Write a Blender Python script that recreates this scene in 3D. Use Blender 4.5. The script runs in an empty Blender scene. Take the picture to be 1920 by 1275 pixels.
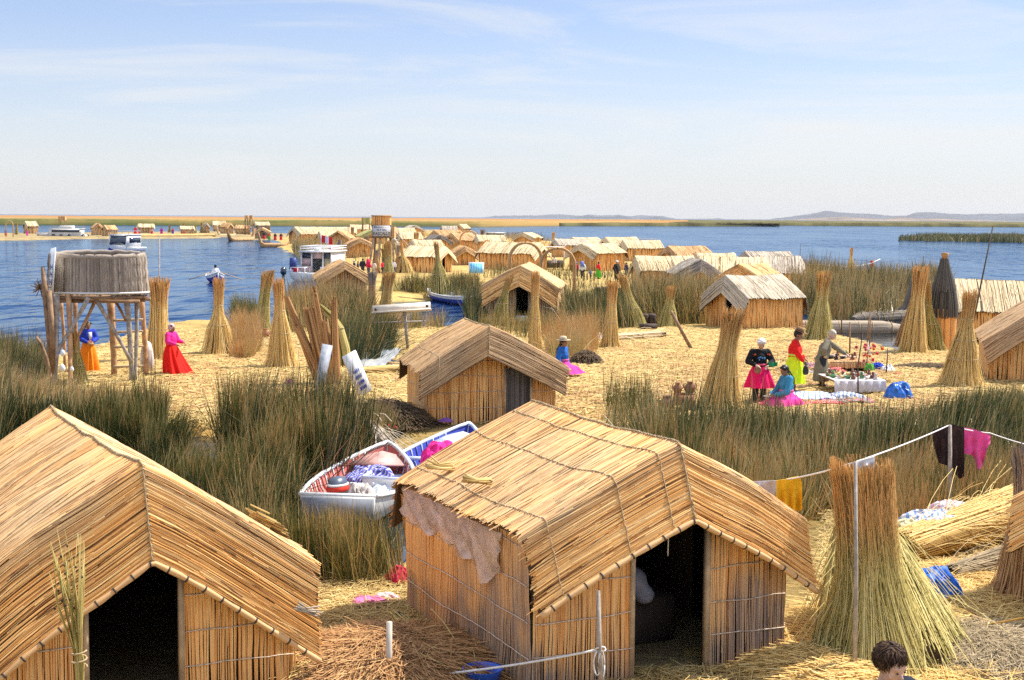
import bpy, math, random
import numpy as np
from mathutils import Vector, Matrix

# ------------------------------------------------------------------ camera, sky, sun, exposure
sc = bpy.context.scene
rng = np.random.default_rng(11)
random.seed(11)
FPX, CX, CY, H = 2700.0, 960.0, 637.5, 4.7
WATER = -0.35
_roll, _pitch = math.atan(0.0068), math.atan(230 / FPX)
_f = np.array([0, math.cos(_pitch), -math.sin(_pitch)])
_r0 = np.array([1.0, 0, 0]); _u0 = np.cross(_r0, _f)
_r = _r0 * math.cos(_roll) + _u0 * math.sin(_roll)
_u = -_r0 * math.sin(_roll) + _u0 * math.cos(_roll)
cam = bpy.data.objects.new('camera', bpy.data.cameras.new('camera'))
sc.collection.objects.link(cam)
cam.matrix_world = Matrix(((_r[0], _u[0], -_f[0], 0), (_r[1], _u[1], -_f[1], 0), (_r[2], _u[2], -_f[2], H), (0, 0, 0, 1)))
cam.data.sensor_width = 36
cam.data.lens = FPX / 1920 * 36
cam.data.clip_start = 0.1
cam.data.clip_end = 60000
sc.camera = cam

SUN_EL, SUN_AZ = 54.0, 63.0            # degrees above the horizon; degrees right of the view direction
sdir = Vector((math.sin(math.radians(SUN_AZ)) * math.cos(math.radians(SUN_EL)),
               math.cos(math.radians(SUN_AZ)) * math.cos(math.radians(SUN_EL)), math.sin(math.radians(SUN_EL))))
sun = bpy.data.objects.new('sun', bpy.data.lights.new('sun', 'SUN'))
sc.collection.objects.link(sun)
sun.rotation_euler = sdir.to_track_quat('Z', 'Y').to_euler()
sun.data.energy = 3.9
sun.data.angle = math.radians(0.53)
sun.data.color = (1.0, 0.95, 0.86)

wd = bpy.data.worlds.new('World'); sc.world = wd; wd.use_nodes = True
nt = wd.node_tree; nt.nodes.clear()
def N(tree, typ, **kw):
    n = tree.nodes.new(typ)
    for k, v in kw.items():
        if k.startswith('i_'):
            key = k[2:]
            n.inputs[int(key) if key.isdigit() else key].default_value = v
        else:
            setattr(n, k, v)
    return n
def ramp(tree, stops, fac=None, interp='LINEAR'):
    r = tree.nodes.new('ShaderNodeValToRGB'); r.color_ramp.interpolation = interp
    e = r.color_ramp.elements
    while len(e) < len(stops): e.new(0.5)
    for k, (p, c) in enumerate(stops):
        e[k].position = p; e[k].color = (c[0], c[1], c[2], 1) if not isinstance(c, (int, float)) else (c, c, c, 1)
    if fac is not None: tree.links.new(fac, r.inputs[0])
    return r
sky = N(nt, 'ShaderNodeTexSky', sky_type='NISHITA', sun_disc=False, sun_elevation=math.radians(SUN_EL),
        sun_rotation=math.radians(SUN_AZ), altitude=3800, air_density=1.3, dust_density=2.5, ozone_density=1.0)
tc = N(nt, 'ShaderNodeTexCoord')
sep = N(nt, 'ShaderNodeSeparateXYZ'); nt.links.new(tc.outputs['Generated'], sep.inputs[0])
mapn = N(nt, 'ShaderNodeMapping'); mapn.inputs['Scale'].default_value = (1.6, 1.6, 13.0); mapn.inputs['Rotation'].default_value = (0.04, 0.10, 0.3)
nt.links.new(tc.outputs['Generated'], mapn.inputs[0])
cn = N(nt, 'ShaderNodeTexNoise', i_Scale=1.9, i_Detail=8.0, i_Roughness=0.62, i_Distortion=1.1); nt.links.new(mapn.outputs[0], cn.inputs['Vector'])
cr = ramp(nt, [(0.46, 0.0), (0.60, 0.5), (0.74, 1.0)], cn.outputs[0])
# cirrus veil: thick near the horizon (long path through it), thin above, whitened again overhead as added fill
vr = ramp(nt, [(0.0, 0.97), (0.03, 0.80), (0.07, 0.48), (0.13, 0.22), (0.22, 0.14), (0.6, 0.30)], sep.outputs[2])
mx = N(nt, 'ShaderNodeMix', data_type='RGBA'); nt.links.new(vr.outputs[0], mx.inputs['Factor'])
tint = N(nt, 'ShaderNodeMix', data_type='RGBA', blend_type='MULTIPLY'); tint.inputs['Factor'].default_value = 1.0; tint.inputs['B'].default_value = (0.57, 0.61, 0.735, 1)
nt.links.new(sky.outputs[0], tint.inputs['A']); nt.links.new(tint.outputs['Result'], mx.inputs['A']); mx.inputs['B'].default_value = (4.05, 4.02, 3.86, 1)
cm = N(nt, 'ShaderNodeMath', operation='MULTIPLY', use_clamp=True, i_1=0.75); nt.links.new(cr.outputs[0], cm.inputs[0])
mc = N(nt, 'ShaderNodeMix', data_type='RGBA'); nt.links.new(cm.outputs[0], mc.inputs['Factor']); nt.links.new(mx.outputs['Result'], mc.inputs['A']); mc.inputs['B'].default_value = (4.4, 4.38, 4.28, 1)
mx = mc
# sky above the view scaled up: added fill light for the shaded walls
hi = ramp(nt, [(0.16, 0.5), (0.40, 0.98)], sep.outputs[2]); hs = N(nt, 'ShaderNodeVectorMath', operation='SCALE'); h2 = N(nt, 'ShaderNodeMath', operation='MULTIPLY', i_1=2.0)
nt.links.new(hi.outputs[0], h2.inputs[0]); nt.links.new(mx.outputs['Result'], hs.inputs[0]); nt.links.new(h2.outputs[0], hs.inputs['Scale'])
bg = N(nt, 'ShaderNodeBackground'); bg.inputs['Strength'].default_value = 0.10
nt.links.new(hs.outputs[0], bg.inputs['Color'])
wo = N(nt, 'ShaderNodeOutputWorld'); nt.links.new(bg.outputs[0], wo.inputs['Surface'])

sc.view_settings.view_transform = 'Standard'
sc.view_settings.look = 'None'
sc.view_settings.gamma = 1
sc.view_settings.exposure = 1.08
sc.cycles.use_denoising = False
sc.cycles.use_adaptive_sampling = False
sc.cycles.denoiser = 'OPENIMAGEDENOISE'
sc.cycles.denoising_prefilter = 'ACCURATE'
sc.cycles.max_bounces = 6
sc.cycles.diffuse_bounces = 3
sc.cycles.glossy_bounces = 3
sc.cycles.transmission_bounces = 4
sc.cycles.volume_bounces = 0
sc.cycles.transparent_max_bounces = 8

# ------------------------------------------------------------------ helpers
def S(px, py, z=0.0):
    """Point of the ground plane z seen at a photo pixel (used only to read the layout off the photo)."""
    d = _f * FPX + _r * (px - CX) - _u * (py - CY)
    t = (z - H) / d[2]
    return np.array([d[0] * t, d[1] * t, z])
def mpp(px, py):
    return float(np.linalg.norm(S(px, py) - np.array([0, 0, H]))) / FPX     # metres per photo pixel there

class MB:
    """Collects geometry; build() links it as one mesh object."""
    def __init__(s):
        s.v = []; s.c = []; s.q = []; s.t = []; s.qm = []; s.tm = []; s.n = 0
    def add(s, v, quads=None, tris=None, col=(0.5, 0, 0.5, 1), mi=0):
        v = np.asarray(v, float).reshape(-1, 3)
        col = np.asarray(col, float)
        if col.ndim == 1: col = np.tile(col, (len(v), 1))
        s.v.append(v); s.c.append(col)
        if quads is not None and len(quads):
            qa = np.asarray(quads, np.int64).reshape(-1, 4) + s.n; s.q.append(qa); s.qm.append(np.full(len(qa), mi))
        if tris is not None and len(tris):
            ta = np.asarray(tris, np.int64).reshape(-1, 3) + s.n; s.t.append(ta); s.tm.append(np.full(len(ta), mi))
        s.n += len(v)
        return s
    def box(s, c, size, rot=None, col=(0.5, 0, 0.5, 1), mi=0, taper=1.0):
        sx, sy, sz = [k / 2 for k in size]
        v = np.array([[x * sx * (taper if z > 0 else 1), y * sy * (taper if z > 0 else 1), z * sz] for z in (-1, 1) for y in (-1, 1) for x in (-1, 1)], float)
        if rot is not None: v = v @ np.array(rot.to_3x3() if hasattr(rot, 'to_3x3') else rot).T
        v += np.asarray(c, float)
        return s.add(v, [(0, 2, 3, 1), (4, 5, 7, 6), (0, 1, 5, 4), (2, 6, 7, 3), (0, 4, 6, 2), (1, 3, 7, 5)], None, col, mi)
    def prism(s, pts, n, th, col=(0.5, 0, 0.5, 1), mi=0):
        """Convex planar polygon pts thickened by th along n."""
        pts = np.asarray(pts, float); n = np.asarray(n, float); k = len(pts)
        v = np.vstack([pts, pts + n * th])
        tri = [(0, i + 1, i) for i in range(1, k - 1)] + [(k, k + i, k + i + 1) for i in range(1, k - 1)]
        q = [(i, (i + 1) % k, k + (i + 1) % k, k + i) for i in range(k)]
        return s.add(v, q, tri, col, mi)
    def tube(s, pts, r, seg=8, col=(0.5, 0, 0.5, 1), mi=0, cap=True):
        P = np.asarray(pts, float); k = len(P)
        r = np.full(k, r) if np.isscalar(r) else np.asarray(r, float)
        T = np.gradient(P, axis=0); T /= np.linalg.norm(T, axis=1, keepdims=True) + 1e-9
        a = np.array([0, 0, 1.0]) if abs(T[0][2]) < 0.9 else np.array([1.0, 0, 0])
        A = np.cross(T, a); A /= np.linalg.norm(A, axis=1, keepdims=True) + 1e-9
        B = np.cross(T, A)
        th = np.linspace(0, 2 * math.pi, seg, endpoint=False)
        V = P[:, None] + r[:, None, None] * (np.cos(th)[None, :, None] * A[:, None] + np.sin(th)[None, :, None] * B[:, None])
        i = np.arange(k - 1)[:, None]; j = np.arange(seg)[None, :]; j2 = (j + 1) % seg
        q = np.stack([np.broadcast_to(i * seg + j, (k - 1, seg)), np.broadcast_to(i * seg + j2, (k - 1, seg)),
                      np.broadcast_to((i + 1) * seg + j2, (k - 1, seg)), np.broadcast_to((i + 1) * seg + j, (k - 1, seg))], -1).reshape(-1, 4)
        V = V.reshape(-1, 3); tris = None
        if cap:
            V = np.vstack([V, P[:1], P[-1:]]); c0 = k * seg
            tris = [(c0, (m + 1) % seg, m) for m in range(seg)] + [(c0 + 1, (k - 1) * seg + m, (k - 1) * seg + (m + 1) % seg) for m in range(seg)]
        return s.add(V, q, tris, col, mi)
    def lathe(s, prof, seg=16, c=(0, 0, 0), col=(0.5, 0, 0.5, 1), mi=0, wob=None, sx=1.0, sy=1.0):
        """prof: (r, z) list; wob(theta, t) scales the radius."""
        prof = np.asarray(prof, float); k = len(prof)
        th = np.linspace(0, 2 * math.pi, seg, endpoint=False)
        R = np.repeat(prof[:, :1], seg, 1)
        if wob is not None:
            R = R * wob(th[None, :], np.linspace(0, 1, k)[:, None])
        V = np.stack([R * np.cos(th) * sx, R * np.sin(th) * sy, np.repeat(prof[:, 1:2], seg, 1)], -1).reshape(-1, 3) + np.asarray(c, float)
        q = [(i * seg + j, i * seg + (j + 1) % seg, (i + 1) * seg + (j + 1) % seg, (i + 1) * seg + j) for i in range(k - 1) for j in range(seg)]
        V = np.vstack([V, [[c[0], c[1], c[2] + prof[0][1]]], [[c[0], c[1], c[2] + prof[-1][1]]]]); a = k * seg
        tr = [(a, (j + 1) % seg, j) for j in range(seg)] + [(a + 1, (k - 1) * seg + j, (k - 1) * seg + (j + 1) % seg) for j in range(seg)]
        return s.add(V, q, tr, col, mi)
    def strips(s, P, side, nrm, w, lift, tint, grey=0.0, mi=0):
        """N reeds as half-round strips. P (N,K,3); side, nrm broadcastable to P; w (N,) or scalar."""
        P = np.asarray(P, float); n, k = P.shape[:2]
        side = np.broadcast_to(side, P.shape); nrm = np.broadcast_to(nrm, P.shape)
        w = np.broadcast_to(np.asarray(w, float).reshape(-1, 1, 1) if not np.isscalar(w) else w, (n, k, 1))
        lf = np.broadcast_to(np.asarray(lift, float).reshape(-1, 1, 1) if not np.isscalar(lift) else lift, (n, k, 1))
        V = np.stack([P - side * w / 2, P + nrm * lf, P + side * w / 2], 2).reshape(-1, 3)
        t = np.broadcast_to(np.linspace(0, 1, k)[None, :, None], (n, k, 3))
        ti = np.broadcast_to(np.asarray(tint, float).reshape(n, 1, 1), (n, k, 3))
        g = np.asarray(grey, float)
        g = np.broadcast_to(g.reshape(n, k, 1) if g.ndim == 2 else g.reshape(-1, 1, 1), (n, k, 3))
        col = np.stack([ti, g, t, np.ones_like(t)], -1).reshape(-1, 4)
        b = (np.arange(n)[:, None] * k + np.arange(k - 1)[None, :]).reshape(-1) * 3
        q = np.concatenate([np.stack([b, b + 1, b + 4, b + 3], 1), np.stack([b + 1, b + 2, b + 5, b + 4], 1)])
        return s.add(V, q, None, col, mi)
    def blades(s, B, h, lean, w, tint, bend=0.35, mi=0):
        """N grass stalks. B (N,3) base, h (N,), lean (N,2) sideways reach at the tip, w (N,)."""
        n = len(B); lv = np.array([0, 0.35, 0.7, 1.0]); wv = np.array([1.0, 0.85, 0.6, 0.12])
        up = np.zeros((n, 4, 3)); up[:, :, 2] = h[:, None] * lv[None] * (1 - 0.12 * np.hypot(lean[:, :1], lean[:, 1:]) / np.maximum(h[:, None], .1) * lv[None])
        cv = (lv * (1 - bend) + lv ** 2 * bend)
        up[:, :, 0] = lean[:, :1] * cv; up[:, :, 1] = lean[:, 1:] * cv
        P = B[:, None] + up
        a = rng.uniform(0, math.pi, n); sd = np.stack([np.cos(a), np.sin(a) * 0.6, np.zeros(n)], 1)[:, None] * (w[:, None] * wv[None])[:, :, None] / 2
        V = np.stack([P - sd, P + sd], 2).reshape(-1, 3)
        t = np.broadcast_to(lv[None, :, None], (n, 4, 2)); ti = np.broadcast_to(tint[:, None, None], (n, 4, 2))
        col = np.stack([ti, np.zeros_like(t), t, np.ones_like(t)], -1).reshape(-1, 4)
        b = (np.arange(n)[:, None] * 8 + np.arange(3)[None, :] * 2).reshape(-1)
        return s.add(V, np.stack([b, b + 1, b + 3, b + 2], 1), None, col, mi)
    def grid(s, G, col=(0.5, 0, 0.5, 1), mi=0, flip=False):
        a, b = G.shape[:2]
        i = np.arange(a - 1)[:, None] * b + np.arange(b - 1)[None, :]
        q = np.stack([i, i + b, i + b + 1, i + 1], -1).reshape(-1, 4)
        if flip: q = q[:, ::-1]
        return s.add(G.reshape(-1, 3), q, None, col, mi)
    def slab(s, top, bot, col=(0.5, 0, 0.5, 1), mi=0):
        """Closed solid between two grids."""
        a, b = top.shape[:2]; s.grid(top, col, mi, False); s.grid(bot, col, mi, True)
        for T, Bm in ((top[0], bot[0]), (top[-1], bot[-1]), (top[:, 0], bot[:, 0]), (top[:, -1], bot[:, -1])):
            s.grid(np.stack([T, Bm]), col if np.ndim(col) == 1 else (0.5, 0, 0.5, 1), mi)
        return s
    def build(s, name, mats, parent=None, smooth=False, label=None):
        me = bpy.data.meshes.new(name)
        V = np.vstack(s.v); C = np.vstack(s.c)
        q = np.vstack(s.q) if s.q else np.zeros((0, 4), np.int64); t = np.vstack(s.t) if s.t else np.zeros((0, 3), np.int64)
        me.vertices.add(len(V)); me.vertices.foreach_set('co', V.astype(np.float32).ravel())
        me.loops.add(q.size + t.size); me.loops.foreach_set('vertex_index', np.concatenate([q.ravel(), t.ravel()]).astype(np.int32))
        me.polygons.add(len(q) + len(t))
        st = np.concatenate([np.arange(len(q)) * 4, q.size + np.arange(len(t)) * 3]).astype(np.int32)
        me.polygons.foreach_set('loop_start', st)
        mi = np.concatenate([np.concatenate(s.qm) if s.qm else np.zeros(0), np.concatenate(s.tm) if s.tm else np.zeros(0)]).astype(np.int32)
        me.polygons.foreach_set('material_index', mi)
        if smooth: me.polygons.foreach_set('use_smooth', np.ones(len(mi), bool))
        ca = me.attributes.new('col', 'FLOAT_COLOR', 'POINT'); ca.data.foreach_set('color', C.astype(np.float32).ravel())
        for m in (mats if isinstance(mats, (list, tuple)) else [mats]): me.materials.append(m)
        me.update(calc_edges=True); me.validate()
        o = bpy.data.objects.new(name, me); sc.collection.objects.link(o)
        if parent is not None: o.parent = parent
        if label: o['label'] = label
        return o

def tag(o, label=None, cat=None, group=None, kind=None):
    if label: o['label'] = label
    if cat: o['category'] = cat
    if group: o['group'] = group
    if kind: o['kind'] = kind
    return o
def thing(name, label, cat, loc=(0, 0, 0), rz=0.0, group=None):
    o = bpy.data.objects.new(name, None); sc.collection.objects.link(o)
    o.location = [float(k) for k in loc]; o.rotation_euler = (0, 0, rz); o.empty_display_size = 0.2
    return tag(o, label, cat, group)
_sn = [(rng.uniform(0, 6.28), rng.uniform(-1, 1, 2) * k) for k in (0.25, 0.4, 0.6, 0.9, 1.4, 2.0, 3.1, 4.5) for _ in range(2)]
def vnoise(x, y, f=1.0):
    """Cheap smooth noise about 0, roughly -1..1."""
    r = 0
    for ph, k in _sn: r = r + np.sin((x * k[0] + y * k[1]) * f * 1.7 + ph)
    return r / 4.0
def smooth01(x): x = np.clip(x, 0, 1); return x * x * (3 - 2 * x)

# ------------------------------------------------------------------ materials
def mat_new(name):
    m = bpy.data.materials.new(name); m.use_nodes = True
    t = m.node_tree; b = t.nodes['Principled BSDF']
    return m, t, b
def attr_rgb(t):
    a = N(t, 'ShaderNodeAttribute', attribute_name='col'); sp = N(t, 'ShaderNodeSeparateColor'); t.links.new(a.outputs['Color'], sp.inputs[0])
    return sp
def straw_mat(name, stops, greycol=(0.22, 0.2, 0.18), rough=0.75, tips=0.0, spec=0.25, trans=0.0):
    """Reeds: colour by the reed's own random value, streaky along the reed, mixed to greycol where marked (weathering, dry tips, roof_gold bounce tone)."""
    m, t, b = mat_new(name); sp = attr_rgb(t); L = t.links
    cx = N(t, 'ShaderNodeCombineXYZ')
    a = N(t, 'ShaderNodeMath', operation='MULTIPLY', i_1=61.0); L.new(sp.outputs[0], a.inputs[0]); L.new(a.outputs[0], cx.inputs[0])
    a = N(t, 'ShaderNodeMath', operation='MULTIPLY', i_1=5.0); L.new(sp.outputs[2], a.inputs[0]); L.new(a.outputs[0], cx.inputs[1])
    nz = N(t, 'ShaderNodeTexNoise', i_Scale=1.0, i_Detail=3.0); L.new(cx.outputs[0], nz.inputs['Vector'])
    ge = N(t, 'ShaderNodeNewGeometry'); n2 = N(t, 'ShaderNodeTexNoise', i_Scale=0.9, i_Detail=4.0); L.new(ge.outputs['Position'], n2.inputs['Vector'])
    s1 = N(t, 'ShaderNodeMath', operation='MULTIPLY_ADD', i_1=0.55, i_2=-0.27); L.new(nz.outputs[0], s1.inputs[0])
    s2 = N(t, 'ShaderNodeMath', operation='MULTIPLY_ADD', i_1=0.5, i_2=-0.25); L.new(n2.outputs[0], s2.inputs[0])
    ad = N(t, 'ShaderNodeMath', operation='ADD'); L.new(s1.outputs[0], ad.inputs[0]); L.new(s2.outputs[0], ad.inputs[1])
    ad2 = N(t, 'ShaderNodeMath', operation='ADD', use_clamp=True); L.new(sp.outputs[0], ad2.inputs[0]); L.new(ad.outputs[0], ad2.inputs[1])
    if tips:
        pw = N(t, 'ShaderNodeMath', operation='POWER', i_1=4.0); L.new(sp.outputs[2], pw.inputs[0])
        ad3 = N(t, 'ShaderNodeMath', operation='MULTIPLY_ADD', i_1=tips, use_clamp=True); L.new(pw.outputs[0], ad3.inputs[0]); L.new(ad2.outputs[0], ad3.inputs[2]); ad2 = ad3
    r = ramp(t, stops, ad2.outputs[0])
    mx = N(t, 'ShaderNodeMix', data_type='RGBA'); L.new(sp.outputs[1], mx.inputs['Factor']); L.new(r.outputs[0], mx.inputs['A'])
    gm = N(t, 'ShaderNodeMix', data_type='RGBA', blend_type='MULTIPLY'); gm.inputs['Factor'].default_value = 1.0
    gr = ramp(t, [(0.2, 0.45), (0.8, 1.35)], sp.outputs[0]); L.new(gr.outputs[0], gm.inputs['A']); gm.inputs['B'].default_value = (*greycol, 1)
    L.new(gm.outputs['Result'], mx.inputs['B'])
    L.new(mx.outputs['Result'], b.inputs['Base Color'])
    b.inputs['Roughness'].default_value = rough; b.inputs['Specular IOR Level'].default_value = spec
    if trans > 0:
        out = [n for n in t.nodes if n.type == 'OUTPUT_MATERIAL'][0]
        tr = N(t, 'ShaderNodeBsdfTranslucent'); L.new(mx.outputs['Result'], tr.inputs['Color'])
        ms = N(t, 'ShaderNodeMixShader', i_0=trans); L.new(b.outputs[0], ms.inputs[1]); L.new(tr.outputs[0], ms.inputs[2]); L.new(ms.outputs[0], out.inputs['Surface'])
    return m
def plain(name, col, rough=0.6, var=0.12, scale=6.0, metal=0.0, spec=0.4, bump=0.0, trans=0.0):
    """One colour with mottling."""
    m, t, b = mat_new(name); L = t.links
    tc_ = N(t, 'ShaderNodeTexCoord'); nz = N(t, 'ShaderNodeTexNoise', i_Scale=scale, i_Detail=5.0); L.new(tc_.outputs['Object'], nz.inputs['Vector'])
    lo = tuple(max(0, c * (1 - var * 1.6)) for c in col); hi = tuple(min(1, c * (1 + var)) for c in col)
    r = ramp(t, [(0.3, lo), (0.7, hi)], nz.outputs[0]); L.new(r.outputs[0], b.inputs['Base Color'])
    b.inputs['Roughness'].default_value = rough; b.inputs['Metallic'].default_value = metal; b.inputs['Specular IOR Level'].default_value = spec
    if bump > 0:
        bp = N(t, 'ShaderNodeBump', i_Strength=bump, i_Distance=0.02); L.new(nz.outputs[0], bp.inputs['Height']); L.new(bp.outputs[0], b.inputs['Normal'])
    if trans > 0:
        out = [n for n in t.nodes if n.type == 'OUTPUT_MATERIAL'][0]
        tr = N(t, 'ShaderNodeBsdfTranslucent'); L.new(r.outputs[0], tr.inputs['Color'])
        ms = N(t, 'ShaderNodeMixShader', i_0=trans); L.new(b.outputs[0], ms.inputs[1]); L.new(tr.outputs[0], ms.inputs[2]); L.new(ms.outputs[0], out.inputs['Surface'])
    return m

M = {}
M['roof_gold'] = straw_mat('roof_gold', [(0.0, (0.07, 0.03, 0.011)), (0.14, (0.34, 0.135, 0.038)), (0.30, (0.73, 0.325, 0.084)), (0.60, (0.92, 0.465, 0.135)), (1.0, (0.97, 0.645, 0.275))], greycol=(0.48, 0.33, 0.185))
M['roof_pale'] = straw_mat('roof_pale', [(0.0, (0.26, 0.165, 0.075)), (0.25, (0.52, 0.375, 0.195)), (0.6, (0.65, 0.50, 0.285)), (1.0, (0.77, 0.64, 0.41))])
M['roof_tan'] = straw_mat('roof_tan', [(0.0, (0.12, 0.06, 0.028)), (0.25, (0.38, 0.20, 0.08)), (0.6, (0.58, 0.34, 0.14)), (1.0, (0.74, 0.48, 0.24))])
M['roof_grey'] = straw_mat('roof_grey', [(0.0, (0.12, 0.09, 0.065)), (0.3, (0.30, 0.24, 0.17)), (0.6, (0.44, 0.36, 0.27)), (1.0, (0.60, 0.52, 0.41))])
M['wall_orange'] = straw_mat('wall_orange', [(0.0, (0.11, 0.045, 0.015)), (0.16, (0.40, 0.155, 0.04)), (0.42, (0.84, 0.385, 0.105)), (1.0, (0.95, 0.60, 0.24))], greycol=(0.25, 0.185, 0.145))
M['wall_tan'] = straw_mat('wall_tan', [(0.0, (0.12, 0.065, 0.03)), (0.25, (0.42, 0.22, 0.09)), (0.6, (0.64, 0.39, 0.18)), (1.0, (0.78, 0.55, 0.30))], greycol=(0.24, 0.2, 0.16))
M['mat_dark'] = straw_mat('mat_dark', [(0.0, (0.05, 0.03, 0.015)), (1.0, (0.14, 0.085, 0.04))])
M['sheaf'] = straw_mat('sheaf', [(0.0, (0.16, 0.09, 0.03)), (0.2, (0.52, 0.31, 0.085)), (0.55, (0.82, 0.55, 0.18)), (1.0, (0.93, 0.74, 0.34))], greycol=(0.58, 0.28, 0.09), trans=0.2)
M['sheaf_green'] = straw_mat('sheaf_green', [(0.0, (0.10, 0.09, 0.022)), (0.3, (0.30, 0.25, 0.065)), (0.6, (0.55, 0.44, 0.14)), (1.0, (0.76, 0.64, 0.28))], greycol=(0.58, 0.29, 0.10), trans=0.2)
M['sheaf_dull'] = straw_mat('sheaf_dull', [(0.0, (0.08, 0.055, 0.03)), (0.4, (0.26, 0.19, 0.10)), (1.0, (0.48, 0.37, 0.22))])
M['sheaf_dark'] = straw_mat('sheaf_dark', [(0.0, (0.03, 0.026, 0.02)), (0.5, (0.09, 0.08, 0.065)), (1.0, (0.18, 0.16, 0.13))])
M['sheaf_brown'] = straw_mat('sheaf_brown', [(0.0, (0.12, 0.05, 0.018)), (0.4, (0.40, 0.20, 0.075)), (1.0, (0.62, 0.38, 0.16))])
M['litter'] = straw_mat('litter', [(0.0, (0.14, 0.085, 0.03)), (0.3, (0.44, 0.28, 0.09)), (0.65, (0.64, 0.455, 0.165)), (1.0, (0.80, 0.63, 0.29))], trans=0.1)
M['reeds'] = straw_mat('reeds', [(0.0, (0.014, 0.022, 0.007)), (0.25, (0.036, 0.060, 0.013)), (0.5, (0.115, 0.125, 0.030)), (0.68, (0.30, 0.235, 0.08)), (0.85, (0.52, 0.40, 0.17)), (1.0, (0.55, 0.30, 0.11))], rough=0.4, spec=0.5, trans=0.12, tips=0.14)
M['rope'] = plain('rope', (0.46, 0.34, 0.19), 0.9, 0.25, 30)
M['wall_cord'] = plain('wall_cord', (0.68, 0.55, 0.42), 0.9, 0.3, 30)
M['cord_dark'] = plain('cord_dark', (0.05, 0.04, 0.035), 0.8)
M['cord_white'] = plain('cord_white', (0.72, 0.70, 0.66), 0.8, 0.1, 30)
M['pole_grey'] = plain('pole_grey', (0.36, 0.31, 0.26), 0.85, 0.3, 8, bump=0.4)
M['pole_orange'] = plain('pole_orange', (0.50, 0.28, 0.13), 0.8, 0.3, 5, bump=0.3)
M['wood_brown'] = plain('wood_brown', (0.27, 0.16, 0.085), 0.8, 0.3, 5, bump=0.3)
M['wood_tan'] = plain('wood_tan', (0.48, 0.34, 0.2), 0.8, 0.2, 5, bump=0.2)
M['white'] = plain('white', (0.78, 0.78, 0.76), 0.5, 0.08, 5)
M['dirty_white'] = plain('dirty_white', (0.62, 0.59, 0.53), 0.6, 0.16, 4)
M['dark'] = plain('dark', (0.02, 0.02, 0.022), 0.6)
M['navy'] = plain('navy', (0.025, 0.05, 0.22), 0.45)
M['skin'] = plain('skin', (0.30, 0.155, 0.09), 0.55, 0.08, 12)
M['skin_pale'] = plain('skin_pale', (0.58, 0.36, 0.26), 0.5, 0.08, 12)
M['hair_black'] = plain('hair_black', (0.015, 0.012, 0.012), 0.45, 0.3, 40)

# ------------------------------------------------------------------ setting: water, islands, marsh, hills
def water_mat():
    m, t, b = mat_new('lake_water'); L = t.links
    ge = N(t, 'ShaderNodeNewGeometry')
    mp = N(t, 'ShaderNodeMapping'); mp.inputs['Rotation'].default_value = (0, 0, math.radians(12)); mp.inputs['Scale'].default_value = (0.80, 0.30, 1); L.new(ge.outputs['Position'], mp.inputs[0])
    n1 = N(t, 'ShaderNodeTexNoise', i_Scale=1.0, i_Detail=2.5, i_Roughness=0.5, i_Distortion=0.4); L.new(mp.outputs[0], n1.inputs['Vector'])
    mp2 = N(t, 'ShaderNodeMapping'); mp2.inputs['Scale'].default_value = (0.05, 0.016, 1); L.new(ge.outputs['Position'], mp2.inputs[0])
    n2 = N(t, 'ShaderNodeTexNoise', i_Scale=1.0, i_Detail=3.0); L.new(mp2.outputs[0], n2.inputs['Vector'])
    mp3 = N(t, 'ShaderNodeMapping'); mp3.inputs['Rotation'].default_value = (0, 0, math.radians(-8)); mp3.inputs['Scale'].default_value = (0.34, 0.11, 1); L.new(ge.outputs['Position'], mp3.inputs[0])
    n4 = N(t, 'ShaderNodeTexNoise', i_Scale=1.0, i_Detail=1.5, i_Distortion=0.5); L.new(mp3.outputs[0], n4.inputs['Vector'])
    hsum = N(t, 'ShaderNodeMath', operation='MULTIPLY_ADD', i_1=2.6); L.new(n4.outputs[0], hsum.inputs[0]); L.new(n1.outputs[0], hsum.inputs[2])
    gr = ramp(t, [(0.35, 0.25), (0.65, 1.0)], n2.outputs[0])
    bp = N(t, 'ShaderNodeBump', i_Distance=0.36); L.new(gr.outputs[0], bp.inputs['Strength']); L.new(hsum.outputs[0], bp.inputs['Height']); L.new(bp.outputs[0], b.inputs['Normal'])
    # wind-roughened water: waves hide each other, so the mirror never reaches full strength at a grazing view
    lw = N(t, 'ShaderNodeLayerWeight', i_Blend=0.5); L.new(bp.outputs[0], lw.inputs['Normal'])
    fr = ramp(t, [(0.70, 0.02), (0.82, 0.08), (0.91, 0.32), (0.97, 0.72)], lw.outputs['Facing'])
    df = N(t, 'ShaderNodeBsdfDiffuse'); df.inputs['Color'].default_value = (0.005, 0.024, 0.075, 1); L.new(bp.outputs[0], df.inputs['Normal'])
    gl = N(t, 'ShaderNodeBsdfGlossy', i_Roughness=0.08); gl.inputs['Color'].default_value = (0.60, 0.78, 1, 1); L.new(bp.outputs[0], gl.inputs['Normal'])
    ms = N(t, 'ShaderNodeMixShader'); L.new(fr.outputs[0], ms.inputs[0]); L.new(df.outputs[0], ms.inputs[1]); L.new(gl.outputs[0], ms.inputs[2])
    out = [n for n in t.nodes if n.type == 'OUTPUT_MATERIAL'][0]; L.new(ms.outputs[0], out.inputs['Surface'])
    return m
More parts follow.
